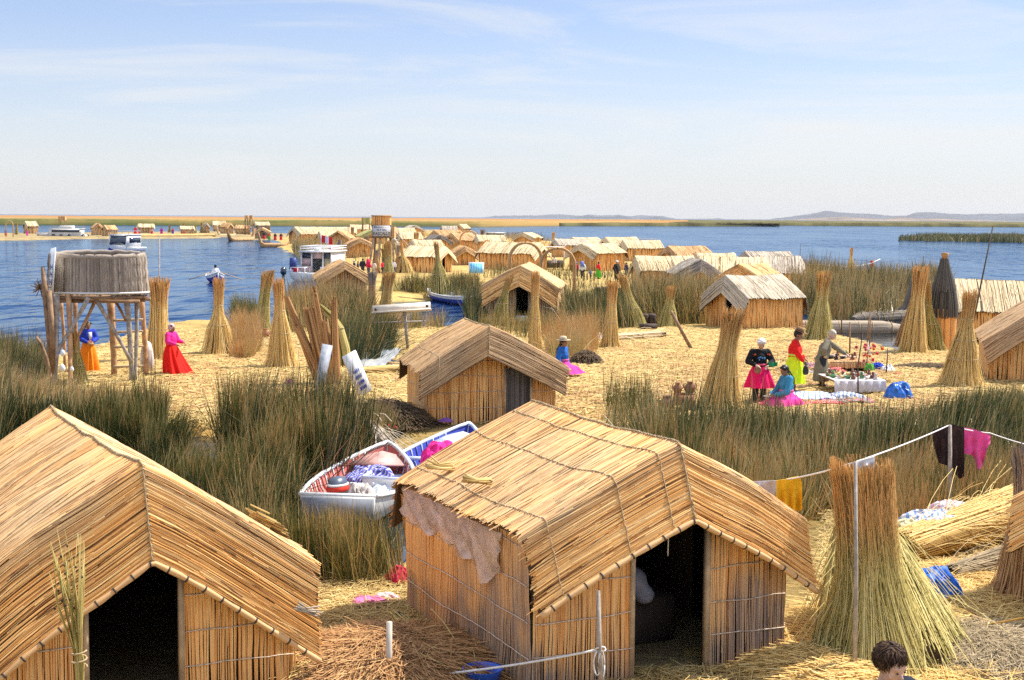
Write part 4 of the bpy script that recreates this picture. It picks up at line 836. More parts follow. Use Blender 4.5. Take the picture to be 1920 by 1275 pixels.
# dark thatched cone
q = S(1766, 656); m_ = mpp(1766, 656); root = thing('conical_hut', 'narrow conical hut with a dark weathered thatch and a brown reed wall', 'hut', q)
m = MB(); n = 120; a = np.linspace(0, 6.28, n, endpoint=False); R_ = 24 * m_; h0 = (656 - 586) * m_; h1 = (656 - 483) * m_
m.lathe([(R_ * .93, 0), (R_ * .93, h0 + .1)], 24, col=(.3, 0, .5, 1)); P = np.zeros((n, 3, 3)); P[:, :, 0] = (R_ * .95 * np.cos(a))[:, None]; P[:, :, 1] = (R_ * .95 * np.sin(a))[:, None]; P[:, :, 2] = np.linspace(-.05, h0 + .1, 3)[None]
m.strips(P, np.stack([-np.sin(a), np.cos(a), 0 * a], 1)[:, None], np.stack([np.cos(a), np.sin(a), 0 * a], 1)[:, None], .035, .012, rng.beta(2, 2, n)); m.build('wall', M['wall_orange'], root)
m = MB(); n = 420; a = rng.uniform(0, 6.28, n); tt = np.linspace(0, 1, 6); pr = np.array([1.0, .93, .78, .58, .36, .2]) * R_; m.lathe([(r * .95, h0 - .05 + (h1 - h0 - .2) * t) for r, t in zip(pr, tt)], 20, col=(.2, 0, .5, 1))
ly = rng.uniform(0, 1, n) < .5; s0 = np.where(ly, -.1, .38); tq = s0[:, None] + (np.where(ly, .6, .95) - s0)[:, None] * tt[None]
rr = np.interp(tq, tt, pr) * np.where(ly, 1.02, 1.05)[:, None] * rng.uniform(.97, 1.06, n)[:, None]
P = np.stack([rr * np.cos(a)[:, None], rr * np.sin(a)[:, None], h0 + (h1 - h0 - .15) * tq + rng.normal(0, .03, (n, 1))], -1)
m.strips(P, np.stack([-np.sin(a), np.cos(a), 0 * a], 1)[:, None], np.stack([np.cos(a), np.sin(a), 0 * a], 1)[:, None], .035, .014, rng.beta(2, 2, n)); m.build('roof', M['sheaf_dark'], root)
m = MB(); m.lathe([(.09, h1 - .25), (.12, h1 - .1), (.15, h1 + .02), (.03, h1 + .03)], 10, wob=lambda a, t: 1 + .2 * np.sin(a * 5)); m.build('roof_tuft', M['sheaf_brown'], root)
for px, yb_, yt_, lx_, lab in ((1805, 700, 437, 45, 'long dark pole leaning out of the golden tied sheaf'), (1729, 560, 483, 0, 'dark upright pole in the tall reeds left of the dark cone'), (1552, 505, 472, 5, 'short leaning pole in the tall reeds near the curved pipe'), (1499, 500, 458, 1, 'thin pole in front of the whitish rounded roof')):
    A = S(px, yb_); mm2 = mpp(px, yb_); o = MB().tube([(0, 0, 0), (lx_ * mm2, 0, (yb_ - yt_) * mm2)], [.035, .02], 6).build('pole', M['wood_dark'], None); o.location = A; tag(o, lab, 'pole')
# reed arches in the village
for px, yb_, yt_, w_, lab in ((985, 560, 455, 62, 'left reed arch behind the twin-sheaf hut'), (1045, 568, 465, 66, 'right reed arch, wider, behind the twin-sheaf hut'), (880, 470, 433, 36, 'far small reed arch beside the centre huts'), (18, 444, 416, 13, 'far reed arch at the left end of the far shore')):
    q = S(px, yb_); mm2 = mpp(px, yb_); hh = (yb_ - yt_) * mm2; ww = w_ * mm2 / 2; ta = np.linspace(0, math.pi, 22); root = thing('reed_arch', lab, 'arch', q)
    kk = np.clip((hh - ww) / hh, .1, .9)
    P = np.array([(-ww, 0, 0)] + [(-ww * math.cos(t), 0, hh * kk + (hh - hh * kk) * math.sin(t)) for t in ta] + [(ww, 0, 0)])
    for dx, r in ((0, .06), (.10, .04)):
        Pq = P * [1 - dx / max(ww, .5), 1, 1 - dx / hh * .5]; m = MB(); m.tube(Pq, r * (1 if yb_ > 500 else 1.3), 7, (.6, 0, .5, 1)); m.build('arch_rib', M['roof_tan'], root, True)
# ------------------------------------------------------------------ reeds and straw
def scatter(px, n, clump=0.0, z=0.0, f=1.0, seed=0.0):
    """n random points inside a photo polygon, on the ground; clump>0 gathers them."""
    poly = gpoly(px, z); lo, hi = poly.min(0), poly.max(0); out = []; cnt = 0
    while cnt < n:
        p = rng.uniform(lo, hi, (n * 3, 2)); p = p[poly_sd(p, poly) > 0]
        if clump > 0: p = p[rng.uniform(0, 1, len(p)) < smooth01(.5 + clump * vnoise(p[:, 0] * 1.3 + seed, p[:, 1] * .7 + seed, f))]
        out.append(p); cnt += len(p)
    return np.vstack(out)[:n]
def reed_bed(label, px, n, h, w=0.012, tint=0.35, tvar=0.18, clump=0.6, z=-0.3, lean=0.12, bend=0.35, f=1.0, dry=0.12, hv=0.30, wind=(0.05, 0), name='reeds'):
    p = scatter(px, n, clump, 0, f, h * 3); m = MB()
    hh = h * (1 + hv * 1.1 * vnoise(p[:, 0] + 7, p[:, 1] * .8, 1.6)) * np.clip(rng.normal(.86, .16, n), .35, 1.15) - min(z, 0)
    B = np.concatenate([p, np.full((n, 1), z)], 1)
    ln = rng.normal(0, lean * .8, (n, 2)) * hh[:, None] + (np.array(wind) + .16 * np.stack([vnoise(p[:, 0] * 2.3, p[:, 1] * 1.7 + 5, 1.0), vnoise(p[:, 0] * 2 + 9, p[:, 1] * 2, 1.0)], 1)) * hh[:, None]
    bent = rng.uniform(0, 1, n) < .12; ln[bent] *= 3.2; hh[bent] *= .8
    ti = np.clip(tint + tvar * 1.2 * vnoise(p[:, 0] * 1.5 + 31, p[:, 1] * .9, 1.2) + rng.normal(0, tvar * .6, n), 0, 1)
    d = rng.uniform(0, 1, n) < dry; ti[d] = rng.uniform(.7, 1.0, d.sum())
    m.blades(B, hh, ln, w * rng.uniform(.7, 1.4, n), ti, bend)
    return tag(m.build(name, M['reeds']), label, 'reeds', kind='stuff')
def litter(label, px, n, ln=0.35, w=0.02, z=0.02, up=0.08, mat='litter', clump=0.0, name='straw_litter', tint=(2, 2), hz=None):
    p = scatter(px, n, clump); m = MB(); a = rng.uniform(0, 2 * math.pi, n); l_ = ln * rng.uniform(.4, 1.3, n)
    d = np.stack([np.cos(a), np.sin(a), rng.normal(0, up, n)], 1); c = np.concatenate([p, (z + np.abs(rng.normal(0, .02, n)))[:, None]], 1)
    if hz is not None: c[:, 2] += hz(p)
    t = np.linspace(-.5, .5, 3)[None, :, None]
    P = c[:, None] + d[:, None] * l_[:, None, None] * t; P[:, 1, 2] += .03 * l_; P[:, :, 2] = np.maximum(P[:, :, 2], -.1)
    sd = np.stack([-np.sin(a), np.cos(a), 0 * a], 1)[:, None]
    m.strips(P, sd, (0, 0, 1), w * rng.uniform(.6, 1.3, n), w * .3, rng.beta(*tint, n))
    return tag(m.build(name, M[mat]), label, 'straw', kind='stuff')
# left: dark tall reeds between the two islands
reed_bed('tall dark green reeds along the channel behind the near left hut', [(90, 830), (200, 815), (330, 830), (345, 900), (250, 910), (100, 880), (-80, 850), (-80, 830)], 8000, 1.4, .022, .28, .24, 1.4, wind=(.10, -.04), dry=.14)
reed_bed('tall olive reed clump along the channel left of the red-lined boat', [(405, 825), (470, 805), (600, 800), (680, 830), (690, 875), (600, 905), (420, 910)], 8500, 1.4, .022, .34, .28, 1.4, wind=(.08, -.03), dry=.22)
reed_bed('low dark reeds in the gap between the two tall reed clumps', [(250, 925), (420, 925), (560, 920), (560, 945), (420, 960), (300, 945)], 2600, 1.05, .02, .3, .2, .7, dry=.2, lean=.16)
reed_bed('yellowing reed tops around the foot of the lookout basket', [(-80, 735), (60, 745), (250, 750), (315, 770), (310, 815), (200, 815), (-80, 820)], 6500, .95, .018, .62, .2, .6, z=-.05, wind=(.1, 0), dry=.3)
reed_bed('sunlit reeds in front of the red rowing boat', [(430, 1000), (510, 985), (560, 1030), (640, 1055), (740, 1060), (765, 1100), (640, 1098), (560, 1085), (440, 1075)], 4600, .66, .015, .62, .2, .55, lean=.14, dry=.25)
reed_bed('dry brown reeds on the slope left of the brown hut', [(600, 770), (680, 760), (730, 790), (735, 815), (700, 840), (650, 820), (590, 800)], 3000, .6, .014, .66, .22, .5, wind=(.14, 0), dry=.35)
reed_bed('sparse reeds standing in the dark channel by the boats', [(300, 880), (450, 905), (560, 910), (560, 950), (430, 990), (330, 930)], 1800, 1.0, .012, .45, .25, .5, dry=.3, lean=.2)
# right: reeds between the islands
reed_bed('deep green reeds along the channel below the market stall', [(1230, 860), (1400, 850), (1500, 868), (1600, 862), (1720, 835), (1800, 800), (2050, 780), (2050, 870), (1800, 890), (1650, 915), (1500, 940), (1330, 930), (1250, 890)], 11500, 1.1, .021, .27, .22, 1.7, dry=.14, wind=(.06, -.02))
reed_bed('tan and grey mixed reeds right of the nearest hut roof', [(1190, 850), (1300, 880), (1480, 930), (1540, 960), (1480, 990), (1380, 960), (1260, 920)], 3800, .9, .017, .40, .30, 1.6, dry=.25, lean=.16)
reed_bed('reddish brown dry reeds behind the clothes line', [(1560, 930), (1700, 905), (1830, 915), (1900, 930), (1850, 985), (1700, 1005), (1580, 1000)], 4600, .85, .016, .48, .36, 1.5, dry=.22, lean=.17, wind=(.08, -.05))
reed_bed('green reeds at the right edge behind the pink trousers', [(1780, 900), (2050, 860), (2050, 985), (1900, 990), (1790, 985)], 5500, .8, .018, .34, .25, .6, dry=.25)
reed_bed('short reeds sprouting from the straw in front of the stall and jars', [(1120, 790), (1240, 788), (1300, 805), (1420, 800), (1560, 800), (1720, 785), (1900, 740), (2000, 760), (1700, 820), (1400, 845), (1180, 830)], 5500, .55, .015, .48, .2, .7, z=-.02, dry=.35)
reed_bed('thin dark reeds rising from the straw right of the brown hut', [(1130, 760), (1215, 750), (1240, 790), (1150, 800)], 700, .75, .012, .3, .15, .6, z=-.02)
# middle
reed_bed('green reed clump at the left picture edge by the lake', [(-60, 668), (70, 672), (95, 705), (70, 720), (-60, 715)], 5500, .85, .018, .36, .2, .4, dry=.2)
reed_bed('small dark green reed clump at the lake edge', [(438, 600), (488, 602), (492, 614), (445, 614)], 1400, 1.05, .03, .3, .15, .3, dry=.05)
reed_bed('orange dry grass between the two slender sheaves', [(425, 640), (480, 625), (500, 650), (470, 675), (430, 672)], 2600, 1.1, .018, .93, .1, .5, z=-.02, lean=.25, dry=.5)
reed_bed('lush green reeds in the middle of the channel behind the brown stakes', [(600, 640), (680, 628), (725, 640), (735, 668), (690, 684), (630, 682)], 7000, 1.35, .022, .38, .2, .5, dry=.14, lean=.16)
reed_bed('dark bushy reeds in front of the bright-edged brown hut', [(540, 600), (620, 592), (690, 600), (690, 622), (600, 632), (545, 625)], 5500, 1.5, .028, .42, .3, .5, dry=.25, lean=.22)
reed_bed('dry brown grass around the stand with the cream panel', [(640, 600), (830, 606), (830, 620), (700, 625)], 1600, .7, .02, .75, .2, .5, dry=.4, lean=.25)
reed_bed('green reeds on the bank behind the blue and white boat', [(740, 545), (890, 535), (905, 560), (880, 565), (800, 548)], 3800, 1.15, .035, .36, .2, .5, dry=.2)
reed_bed('dark tuft beside the blue and white boat', [(868, 575), (905, 572), (915, 600), (880, 602)], 1500, 1.0, .025, .3, .15, .3)
reed_bed('reeds at the doorstep of the twin-sheaf hut', [(895, 606), (1060, 606), (1080, 640), (1000, 640), (900, 625)], 3000, .75, .02, .5, .22, .6, dry=.3)
reed_bed('green reeds right of the twin-sheaf hut under the turf bank', [(1055, 590), (1170, 590), (1180, 618), (1120, 636), (1060, 625)], 5500, 1.25, .025, .38, .2, .5, dry=.2)
reed_bed('orange dry grass tuft behind the woman in the brimmed hat', [(1020, 655), (1110, 640), (1120, 665), (1040, 680)], 2600, 1.05, .018, .92, .12, .5, z=-.02, lean=.28, dry=.4)
reed_bed('dry bush of reeds before the cream-roofed and grey-brown huts', [(1180, 588), (1340, 582), (1345, 606), (1260, 612), (1185, 606)], 7000, 1.6, .028, .58, .3, .6, dry=.4, lean=.2)
reed_bed('tall mixed reeds behind the still channel on the right', [(1475, 556), (1770, 545), (1775, 582), (1700, 592), (1560, 588), (1480, 575)], 9500, 1.65, .03, .44, .32, 1.4, dry=.35, lean=.14)
reed_bed('green reeds behind the tall mixed reeds at the village end', [(1500, 520), (1760, 525), (1790, 545), (1480, 552)], 6000, 1.45, .035, .42, .3, 1.3, dry=.3)
reed_bed('brownish reeds at the foot of the village huts', [(920, 500), (1180, 500), (1190, 530), (1080, 545), (900, 520)], 1500, .7, .05, .45, .25, .5)
reed_bed('reeds along the village shore beneath the yellow hut', [(545, 462), (600, 452), (650, 470), (640, 482), (560, 485)], 2400, 1.5, .06, .6, .25, .4, dry=.4)
reed_bed('reeds and bushes scattered between the back huts', [(600, 440), (1000, 440), (1100, 465), (900, 485), (780, 500), (690, 500), (640, 475)], 5200, 1.2, .07, .58, .25, .8, dry=.4)
reed_bed('low green reed islet in the open water at the right', [(1682, 449), (1760, 450), (2100, 456), (2100, 445), (1780, 443), (1690, 445)], 15000, 1.1, .12, .40, .14, .35, z=-.4, dry=.12, lean=.1)
litter('loose straw stalks strewn over the middle island', [(-40, 700), (150, 660), (280, 620), (450, 620), (690, 615), (860, 615), (1200, 612), (1520, 618), (1700, 662), (2000, 640), (2000, 740), (1500, 790), (1200, 800), (700, 790), (300, 790)], 70000, .45, .026, .02, .12)
litter('loose straw stalks strewn over the ground of the near huts', [(550, 1070), (760, 1065), (1000, 1275), (1500, 1240), (1550, 960), (1700, 990), (2000, 985), (2000, 1400), (500, 1400)], 26000, .30, .010, up=.15)
litter('long loose stalks fallen around the huge reed stack', [(1480, 1180), (1560, 1120), (1760, 1060), (1900, 1080), (1900, 1300), (1480, 1300)], 5200, .75, .010, .04, .12, 'sheaf')
reed_bed('small green and dry tufts sprouting all over the straw of the middle island', [(300, 720), (560, 700), (860, 690), (1250, 660), (1500, 650), (1700, 680), (1900, 690), (1700, 770), (1250, 775), (1080, 790), (700, 780), (420, 770)], 2600, .22, .014, .45, .3, 1.6, z=-.02, dry=.4, lean=.3)
litter('dark trampled stalks in patches on the middle island', [(300, 640), (450, 630), (860, 640), (1250, 640), (1500, 640), (1900, 700), (1700, 780), (1100, 790), (700, 780), (300, 780)], 9000, .4, .026, .03, .1, 'sheaf_brown', 1.5)
# dark brown straw heap left of the nearest hut, straw piles right of it
def mound(cx_, cy_, rx_, ry_, hgt): return lambda p: hgt * np.clip(1 - ((p[:, 0] - cx_) / rx_) ** 2 - ((p[:, 1] - cy_) / ry_) ** 2, 0, 1) ** .7
def straw_heap(label, px, yb, rx, ry, hgt, n, mat, ln, w, tint=(2, 2), dirn=None, cat='straw heap', up=.25):
    q = S(px, yb); m = MB(); a = np.linspace(0, 6.28, 25); G = np.zeros((8, 25, 3)); rr = np.linspace(0, 1, 8)[:, None]
    G[:, :, 0] = rr * rx * np.cos(a); G[:, :, 1] = rr * ry * np.sin(a); G[:, :, 2] = hgt * np.clip(1 - rr ** 2, 0, 1) ** .7 * .92 - .03; m.grid(G, (.1, 0, .5, 1), 1)
    r = np.sqrt(rng.uniform(0, 1, n)); th = rng.uniform(0, 6.28, n); c = np.stack([r * rx * np.cos(th), r * ry * np.sin(th), hgt * np.clip(1 - r ** 2, 0, 1) ** .7], 1)
    a = th + rng.normal(0, .6, n) if dirn is None else dirn + rng.normal(0, .25, n); l_ = ln * rng.uniform(.5, 1.2, n)
    slope = -hgt * 1.2 * r / rx * np.cos(a - th); d = np.stack([np.cos(a), np.sin(a), slope + rng.normal(0, up * .4, n)], 1)
    P = c[:, None] + d[:, None] * l_[:, None, None] * np.linspace(-.5, .5, 4)[None, :, None]; P[:, :, 2] = np.maximum(P[:, :, 2], .01)
    sd = np.stack([-np.sin(a), np.cos(a), 0 * a], 1)[:, None]; m.strips(P, sd, (0, 0, 1), w * rng.uniform(.7, 1.3, n), w * .35, rng.beta(*tint, n))
    o = m.build('straw_heap', [M[mat], M['mat_dark']]); o.location = q; return tag(o, label, cat)
straw_heap('dark brown heap of old reeds against the left wall of the nearest hut', 735, 1255, 1.15, 1.25, .34, 4200, 'sheaf_brown', .8, .010, (1.6, 2.0))
straw_heap('flat dark green and tan straw pile at the bottom centre left', 600, 1270, .5, .5, .18, 700, 'sheaf_green', .6, .012)
straw_heap('orange straw pile at the foot of the nearest hut right corner', 1530, 1262, .75, .7, .22, 2200, 'sheaf', .6, .011, (2, 1.6), -.25)
straw_heap('tangled dull straw pile in the bottom right corner', 1850, 1225, 1.2, 1.3, .16, 4200, 'sheaf_dull', .55, .009, (2, 2))
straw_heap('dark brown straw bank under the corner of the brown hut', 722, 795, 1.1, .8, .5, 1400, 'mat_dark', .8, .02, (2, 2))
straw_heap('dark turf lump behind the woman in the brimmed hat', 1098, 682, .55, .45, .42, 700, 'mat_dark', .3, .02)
straw_heap('low dark straw bank before the white-roofed hut at right', 1745, 690, 1.3, .7, .12, 900, 'mat_dark', .5, .02)  # low wide mound in the dark mat colour
def reed_pile(label, A, B, r0, r1, n, mat, w=.014, cat='reed bundle', tint=(2, 2), name='lying_reed_bundle'):
    A = np.asarray(A, float); B = np.asarray(B, float); d = B - A; L = np.linalg.norm(d); d /= L; s = np.cross(d, [0, 0, 1.0]); s /= np.linalg.norm(s); u = np.cross(s, d)
    a = rng.uniform(0, 6.28, n); K = 5; t = np.linspace(0, 1, K)[None, :] * rng.uniform(.8, 1.0, (n, 1)) + rng.uniform(-.06, .06, (n, 1)); f = np.sqrt(rng.uniform(.5, 1.1, n))
    rr = (r0 + (r1 - r0) * t) * f[:, None]
    P = d * (t * L)[..., None] + s * (rr * np.cos(a)[:, None] * 1.25)[..., None] + u * (rr * np.sin(a)[:, None])[..., None]; P[:, :, 2] = np.maximum(P[:, :, 2] + A[2], .02) - A[2]
    m = MB(); m.tube([d * 0, d * L * .5, d * L], [r0 * .8, (r0 + r1) * .4, r1 * .8], 10, (.2, 0, .5, 1), 1)
    nr = (s * np.cos(a)[:, None] + u * np.sin(a)[:, None])[:, None]; sd = np.cross(nr, d); m.strips(P, sd, nr, w * rng.uniform(.7, 1.4, n), w * .35, rng.beta(*tint, n))
    k = n // 3 if L < 8 else 0; t0 = rng.uniform(-.1, .8, k); a = rng.uniform(-.3, 3.4, k); dd = d + rng.normal(0, .28, (k, 3)); c = d * (t0 * L)[:, None] + s * (1.15 * (r0 + (r1 - r0) * t0) * np.cos(a))[:, None] + u * (1.02 * (r0 + (r1 - r0) * t0) * np.sin(a))[:, None]
    P = c[:, None] + dd[:, None] * (rng.uniform(.2, .5, k) * L)[:, None, None] * np.linspace(0, 1, 4)[None, :, None]; P[:, :, 2] = np.maximum(P[:, :, 2] - .12 * L * np.linspace(0, 1, 4)[None] ** 2 + A[2], .02) - A[2]
    if k: m.strips(P, s, u, w * .8, w * .3, rng.beta(2.4, 1.6, k))
    o = m.build(name, [M[mat], M['mat_dark']]); o.location = A; return tag(o, label, cat)
A = S(1700, 1050); B = S(1925, 1000); A[2] = .2; B[2] = .42
reed_pile('long loose reed bundle lying with white laundry on it', A, B, .24, .34, 1300, 'sheaf', .011)
for (x0, y0, z0_, x1, y1, r0_, r1_, n_, lab) in ((1618, 1150, 1.25, 1735, 1258, .17, .27, 900, 'slumped green bundle leaning on the front right of the huge reed stack'), (1660, 1140, .80, 1770, 1230, .15, .22, 600, 'slumped bundle spilling to the right of the huge reed stack'), (1585, 1160, 1.05, 1560, 1262, .12, .2, 520, 'slumped bundle leaning on the left of the huge reed stack')):
    A = S(x0, y0); A[2] = z0_; B = S(x1, y1); B[2] = .06
    reed_pile(lab, A, B, r0_, r1_, n_, 'sheaf_green', .011, name='slumped_reed_bundle')
A = S(1790, 1085); B = S(1960, 1050); A[2] = .08; B[2] = .14
reed_pile('low reed bundle lying under the long one at the right', A, B, .12, .22, 600, 'sheaf_dull', .011)
A = S(1150, 640); B = S(1245, 633); A[2] = .12; B[2] = .12
reed_pile('pale thick reed roll lying on the straw before the broad leaning sheaf', A, B, .15, .17, 140, 'roof_pale', .03, 'reed roll', name='reed_roll')
A = S(250, 443.6); B = S(402, 442.6); A[2] = B[2] = .1
reed_pile('long row of yellow reed rolls edging the far left shore', A, B, .42, .42, 500, 'litter', .12, 'reed roll', name='reed_roll')
A = S(665, 703); B = S(760, 699); A[2] = .1; B[2] = .1
reed_pile('yellow reed roll lying beside the plastic-covered pool', A, B, .13, .15, 140, 'litter', .03, 'reed roll', name='reed_roll')
A = S(655, 790); B = S(735, 850); A[2] = .4; B[2] = .05
reed_pile('grey reed mat sliding down the bank to the red boat', A, B, .16, .14, 200, 'roof_grey', .02, 'reed roll', name='reed_roll')
A = S(915, 1290); B = S(770, 1165); A[2] = .06; B[2] = .06
reed_pile('thin dark green reed roll lying along the foot of the nearest hut wall', A - [0.15, 0, 0], B - [0.15, 0, 0], .07, .07, 160, 'sheaf_green', .012, 'reed roll', name='reed_roll')
# turf bank and shore straw
q = S(1155, 585); m = MB(); m_ = mpp(1155, 585)
G = np.zeros((5, 30, 3)); xx = np.linspace(-38, 38, 30) * m_
for k, (zz_, yy_) in enumerate(((-.4, -.15), (.45, -.25), (.95, -.2), (1.15, .3), (1.1, 2.2))): G[k, :, 0] = xx; G[k, :, 1] = yy_ + rng.normal(0, .06, 30); G[k, :, 2] = zz_ + rng.normal(0, .06, 30)
G2 = G.copy(); G2[:, :, 2] = -.5; m.slab(G, G2, (.3, 0, .5, 1)); n = 900; P = np.zeros((n, 3, 3)); P[:, :, 0] = rng.uniform(xx[0], xx[-1], n)[:, None] + rng.normal(0, .06, (n, 3)); zb = rng.uniform(-.1, 1.1, n); P[:, :, 1] = -.28 + rng.normal(0, .04, (n, 3)); P[:, :, 2] = zb[:, None] + np.array([-.15, 0, .15])[None]
m.strips(P, (1, 0, 0), (0, -1, 0), .05, .02, rng.beta(2, 3, n)); o = m.build('turf_bank', M['mat_dark']); o.location = q; tag(o, 'dark cut turf bank under the visitors near the reed arch', 'turf bank')
# ------------------------------------------------------------------ far marsh and hills
def marsh(label, px_l, px_r, y_near, d_far, h, n=(260, 26), taper=0.0, mat='marsh'):
    G = np.zeros((n[0], n[1], 3)); xs_ = np.linspace(px_l, px_r, n[0])
    for i, x in enumerate(xs_):
        a = S(x, y_near(x), WATER); dirn = a[:2] / np.linalg.norm(a[:2]); d0 = np.linalg.norm(a[:2]); dd_ = d0 + (d_far - d0) * np.linspace(0, 1, n[1]) ** 2
        G[i, :, :2] = dirn[None] * dd_[:, None]
    taper2 = taper; z = h * (1 + .10 * vnoise(G[..., 0] * .02, G[..., 1] * .02) + rng.normal(0, .05, G.shape[:2])); z[:, 0] = WATER - .3; z[:, 1] = h * (.85 + rng.normal(0, .1, n[0]))
    G[:, 1, :2] = G[:, 0, :2] * 1.0015; 
    if taper: z[:8] *= np.linspace(.05, 1, 8)[:, None]
    G[..., 2] = z
    m = MB(); m.grid(G, flip=True)
    return tag(m.build('reed_marsh', M[mat]), label, 'marsh', kind='stuff')
def marsh_mat():
    m, t, b = mat_new('marsh'); L = t.links; ge = N(t, 'ShaderNodeNewGeometry'); sp = N(t, 'ShaderNodeSeparateXYZ'); L.new(ge.outputs['Position'], sp.inputs[0])
    mp = N(t, 'ShaderNodeMapping'); mp.inputs['Scale'].default_value = (.02, .006, .5); L.new(ge.outputs['Position'], mp.inputs[0])
    nz = N(t, 'ShaderNodeTexNoise', i_Scale=1.0, i_Detail=6.0); L.new(mp.outputs[0], nz.inputs['Vector'])
    a = N(t, 'ShaderNodeMath', operation='MULTIPLY_ADD', i_1=.0011, i_2=-.75); L.new(sp.outputs[1], a.inputs[0])
    a2 = N(t, 'ShaderNodeMath', operation='MULTIPLY_ADD', i_1=.5); L.new(nz.outputs[0], a2.inputs[0]); L.new(a.outputs[0], a2.inputs[2])
    r = ramp(t, [(.22, (.10, .115, .035)), (.36, (.27, .185, .06)), (.55, (.38, .225, .075)), (.8, (.33, .17, .06))], a2.outputs[0]); L.new(r.outputs[0], b.inputs['Base Color'])
    b.inputs['Roughness'].default_value = .9; b.inputs['Specular IOR Level'].default_value = .05; return m
M['marsh'] = marsh_mat()
M['marsh_green'] = plain('marsh_green', (.13, .115, .045), .9, .4, .05, spec=.05)
marsh('wide ochre reed marsh along the far shore', -250, 1290, lambda x: 423.5 + .004 * (min(x, 900) - 500) - .010 * max(0, x - 900), 2600, 2.35)
marsh('thin dark reed line on the horizon at the right', 1060, 2200, lambda x: 420.5 + .0068 * (x - 1100), 3200, 2.2, (200, 14), taper=1.0, mat='marsh_green')
marsh('low green tongue of reeds ending in open water', 1000, 1462, lambda x: 423.5 + .0025 * (x - 1000), 1000, 1.6, (120, 10), taper=1.0, mat='marsh_green')
def hills(label, dist, prof, mat, depth=900):
    """prof: (photo x, photo y of the crest)."""
    prof = np.array(prof, float); xs_ = np.linspace(prof[0, 0], prof[-1, 0], 220); ys_ = np.interp(xs_, prof[:, 0], prof[:, 1])
    G = np.zeros((220, 9, 3)); jag = 1.0 * vnoise(xs_ * .06, xs_ * .02) + .35 * vnoise(xs_ * .3, xs_ * .1)
    for k, (f, dz) in enumerate(((-1, 0), (-.72, .16), (-.5, .4), (-.28, .66), (0, 1), (.3, .7), (.55, .4), (.8, .15), (1.1, 0))):
        D_ = dist + f * depth
        for i, x in enumerate(xs_):
            d = _f * FPX + _r * (x - CX) - _u * (ys_[i] - .5 * jag[i] - CY); ph = math.atan2(d[0], d[1]); z = H + d[2] * (dist / math.hypot(d[0], d[1]))
            z = max(z, 0) * dz * (1 + .12 * math.sin(x * .11 + k * 2.3) * (dz < 1)) + (-2 if dz == 0 else 0)
            G[i, k] = (math.sin(ph) * D_, math.cos(ph) * D_, z)
    m = MB(); m.grid(G, flip=True); o = m.build('hills', M[mat], smooth=True); return tag(o, label, 'hills', kind='structure')
M['hill_tan'] = plain('hill_tan', (.24, .17, .12), .95, .35, .004, spec=.05)
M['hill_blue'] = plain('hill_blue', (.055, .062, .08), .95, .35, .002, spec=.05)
hills('tan hills across the lake at the right', 9000, [(1370, 419), (1440, 414), (1500, 411), (1540, 409), (1580, 407), (1620, 409), (1660, 411), (1690, 407), (1720, 410), (1760, 409), (1800, 411), (1850, 413), (1950, 416), (2050, 419)], 'hill_tan', 700)
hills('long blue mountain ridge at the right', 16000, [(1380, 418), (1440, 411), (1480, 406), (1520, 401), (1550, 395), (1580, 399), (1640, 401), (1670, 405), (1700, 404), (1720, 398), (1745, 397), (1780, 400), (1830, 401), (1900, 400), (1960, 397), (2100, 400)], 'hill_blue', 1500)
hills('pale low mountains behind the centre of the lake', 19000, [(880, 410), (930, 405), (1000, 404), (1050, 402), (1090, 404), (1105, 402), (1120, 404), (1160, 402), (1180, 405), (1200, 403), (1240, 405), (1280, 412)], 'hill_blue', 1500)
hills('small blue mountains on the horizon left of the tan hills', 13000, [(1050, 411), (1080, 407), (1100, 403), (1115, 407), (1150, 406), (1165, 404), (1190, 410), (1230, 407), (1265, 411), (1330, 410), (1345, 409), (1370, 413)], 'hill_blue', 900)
# ------------------------------------------------------------------ people
def ball(m, c, r, sx=1, sy=1, sz=1, seg=12, rings=8):
    th = np.linspace(0.02, math.pi - 0.02, rings)
    V = np.array([[c[0] + r * sx * math.sin(t) * math.cos(a), c[1] + r * sy * math.sin(t) * math.sin(a), c[2] + r * sz * math.cos(t)] for t in th[::-1] for a in np.linspace(0, 2 * math.pi, seg, endpoint=False)])
    q = [(i * seg + j, i * seg + (j + 1) % seg, (i + 1) * seg + (j + 1) % seg, (i + 1) * seg + j) for i in range(rings - 1) for j in range(seg)]
    V = np.vstack([V, [[c[0], c[1], c[2] - r * sz]], [[c[0], c[1], c[2] + r * sz]]]); a = rings * seg
    tr = [(a, (j + 1) % seg, j) for j in range(seg)] + [(a + 1, (rings - 1) * seg + j, (rings - 1) * seg + (j + 1) % seg) for j in range(seg)]
    m.add(V, q, tr)
def capsule(m, a, b, ra, rb, seg=10):
    a = np.asarray(a, float); b = np.asarray(b, float); d = b - a; L = np.linalg.norm(d) + 1e-9; d = d / L
    P = [a - d * ra * .95, a - d * ra * .6, a, b, b + d * rb * .6, b + d * rb * .95]
    m.tube(P, [ra * .3, ra * .8, ra, rb, rb * .8, rb * .3], seg)
def fuse(name, m, vox, mat, parent, smooth_it=1):
    """Voxel-fuses everything in m into one continuous skin."""
    o = m.build(name, mat, None, True)
    r = o.modifiers.new('fuse', 'REMESH'); r.mode = 'VOXEL'; r.voxel_size = vox; r.use_smooth_shade = True
    s = o.modifiers.new('soft', 'SMOOTH'); s.factor = .5; s.iterations = smooth_it + 1
    dg = bpy.context.evaluated_depsgraph_get(); me = bpy.data.meshes.new_from_object(o.evaluated_get(dg)); old = o.data
    o.modifiers.clear(); o.data = me; bpy.data.meshes.remove(old); me.name = name
    if not me.materials: me.materials.append(mat)
    o.parent = parent
    return o
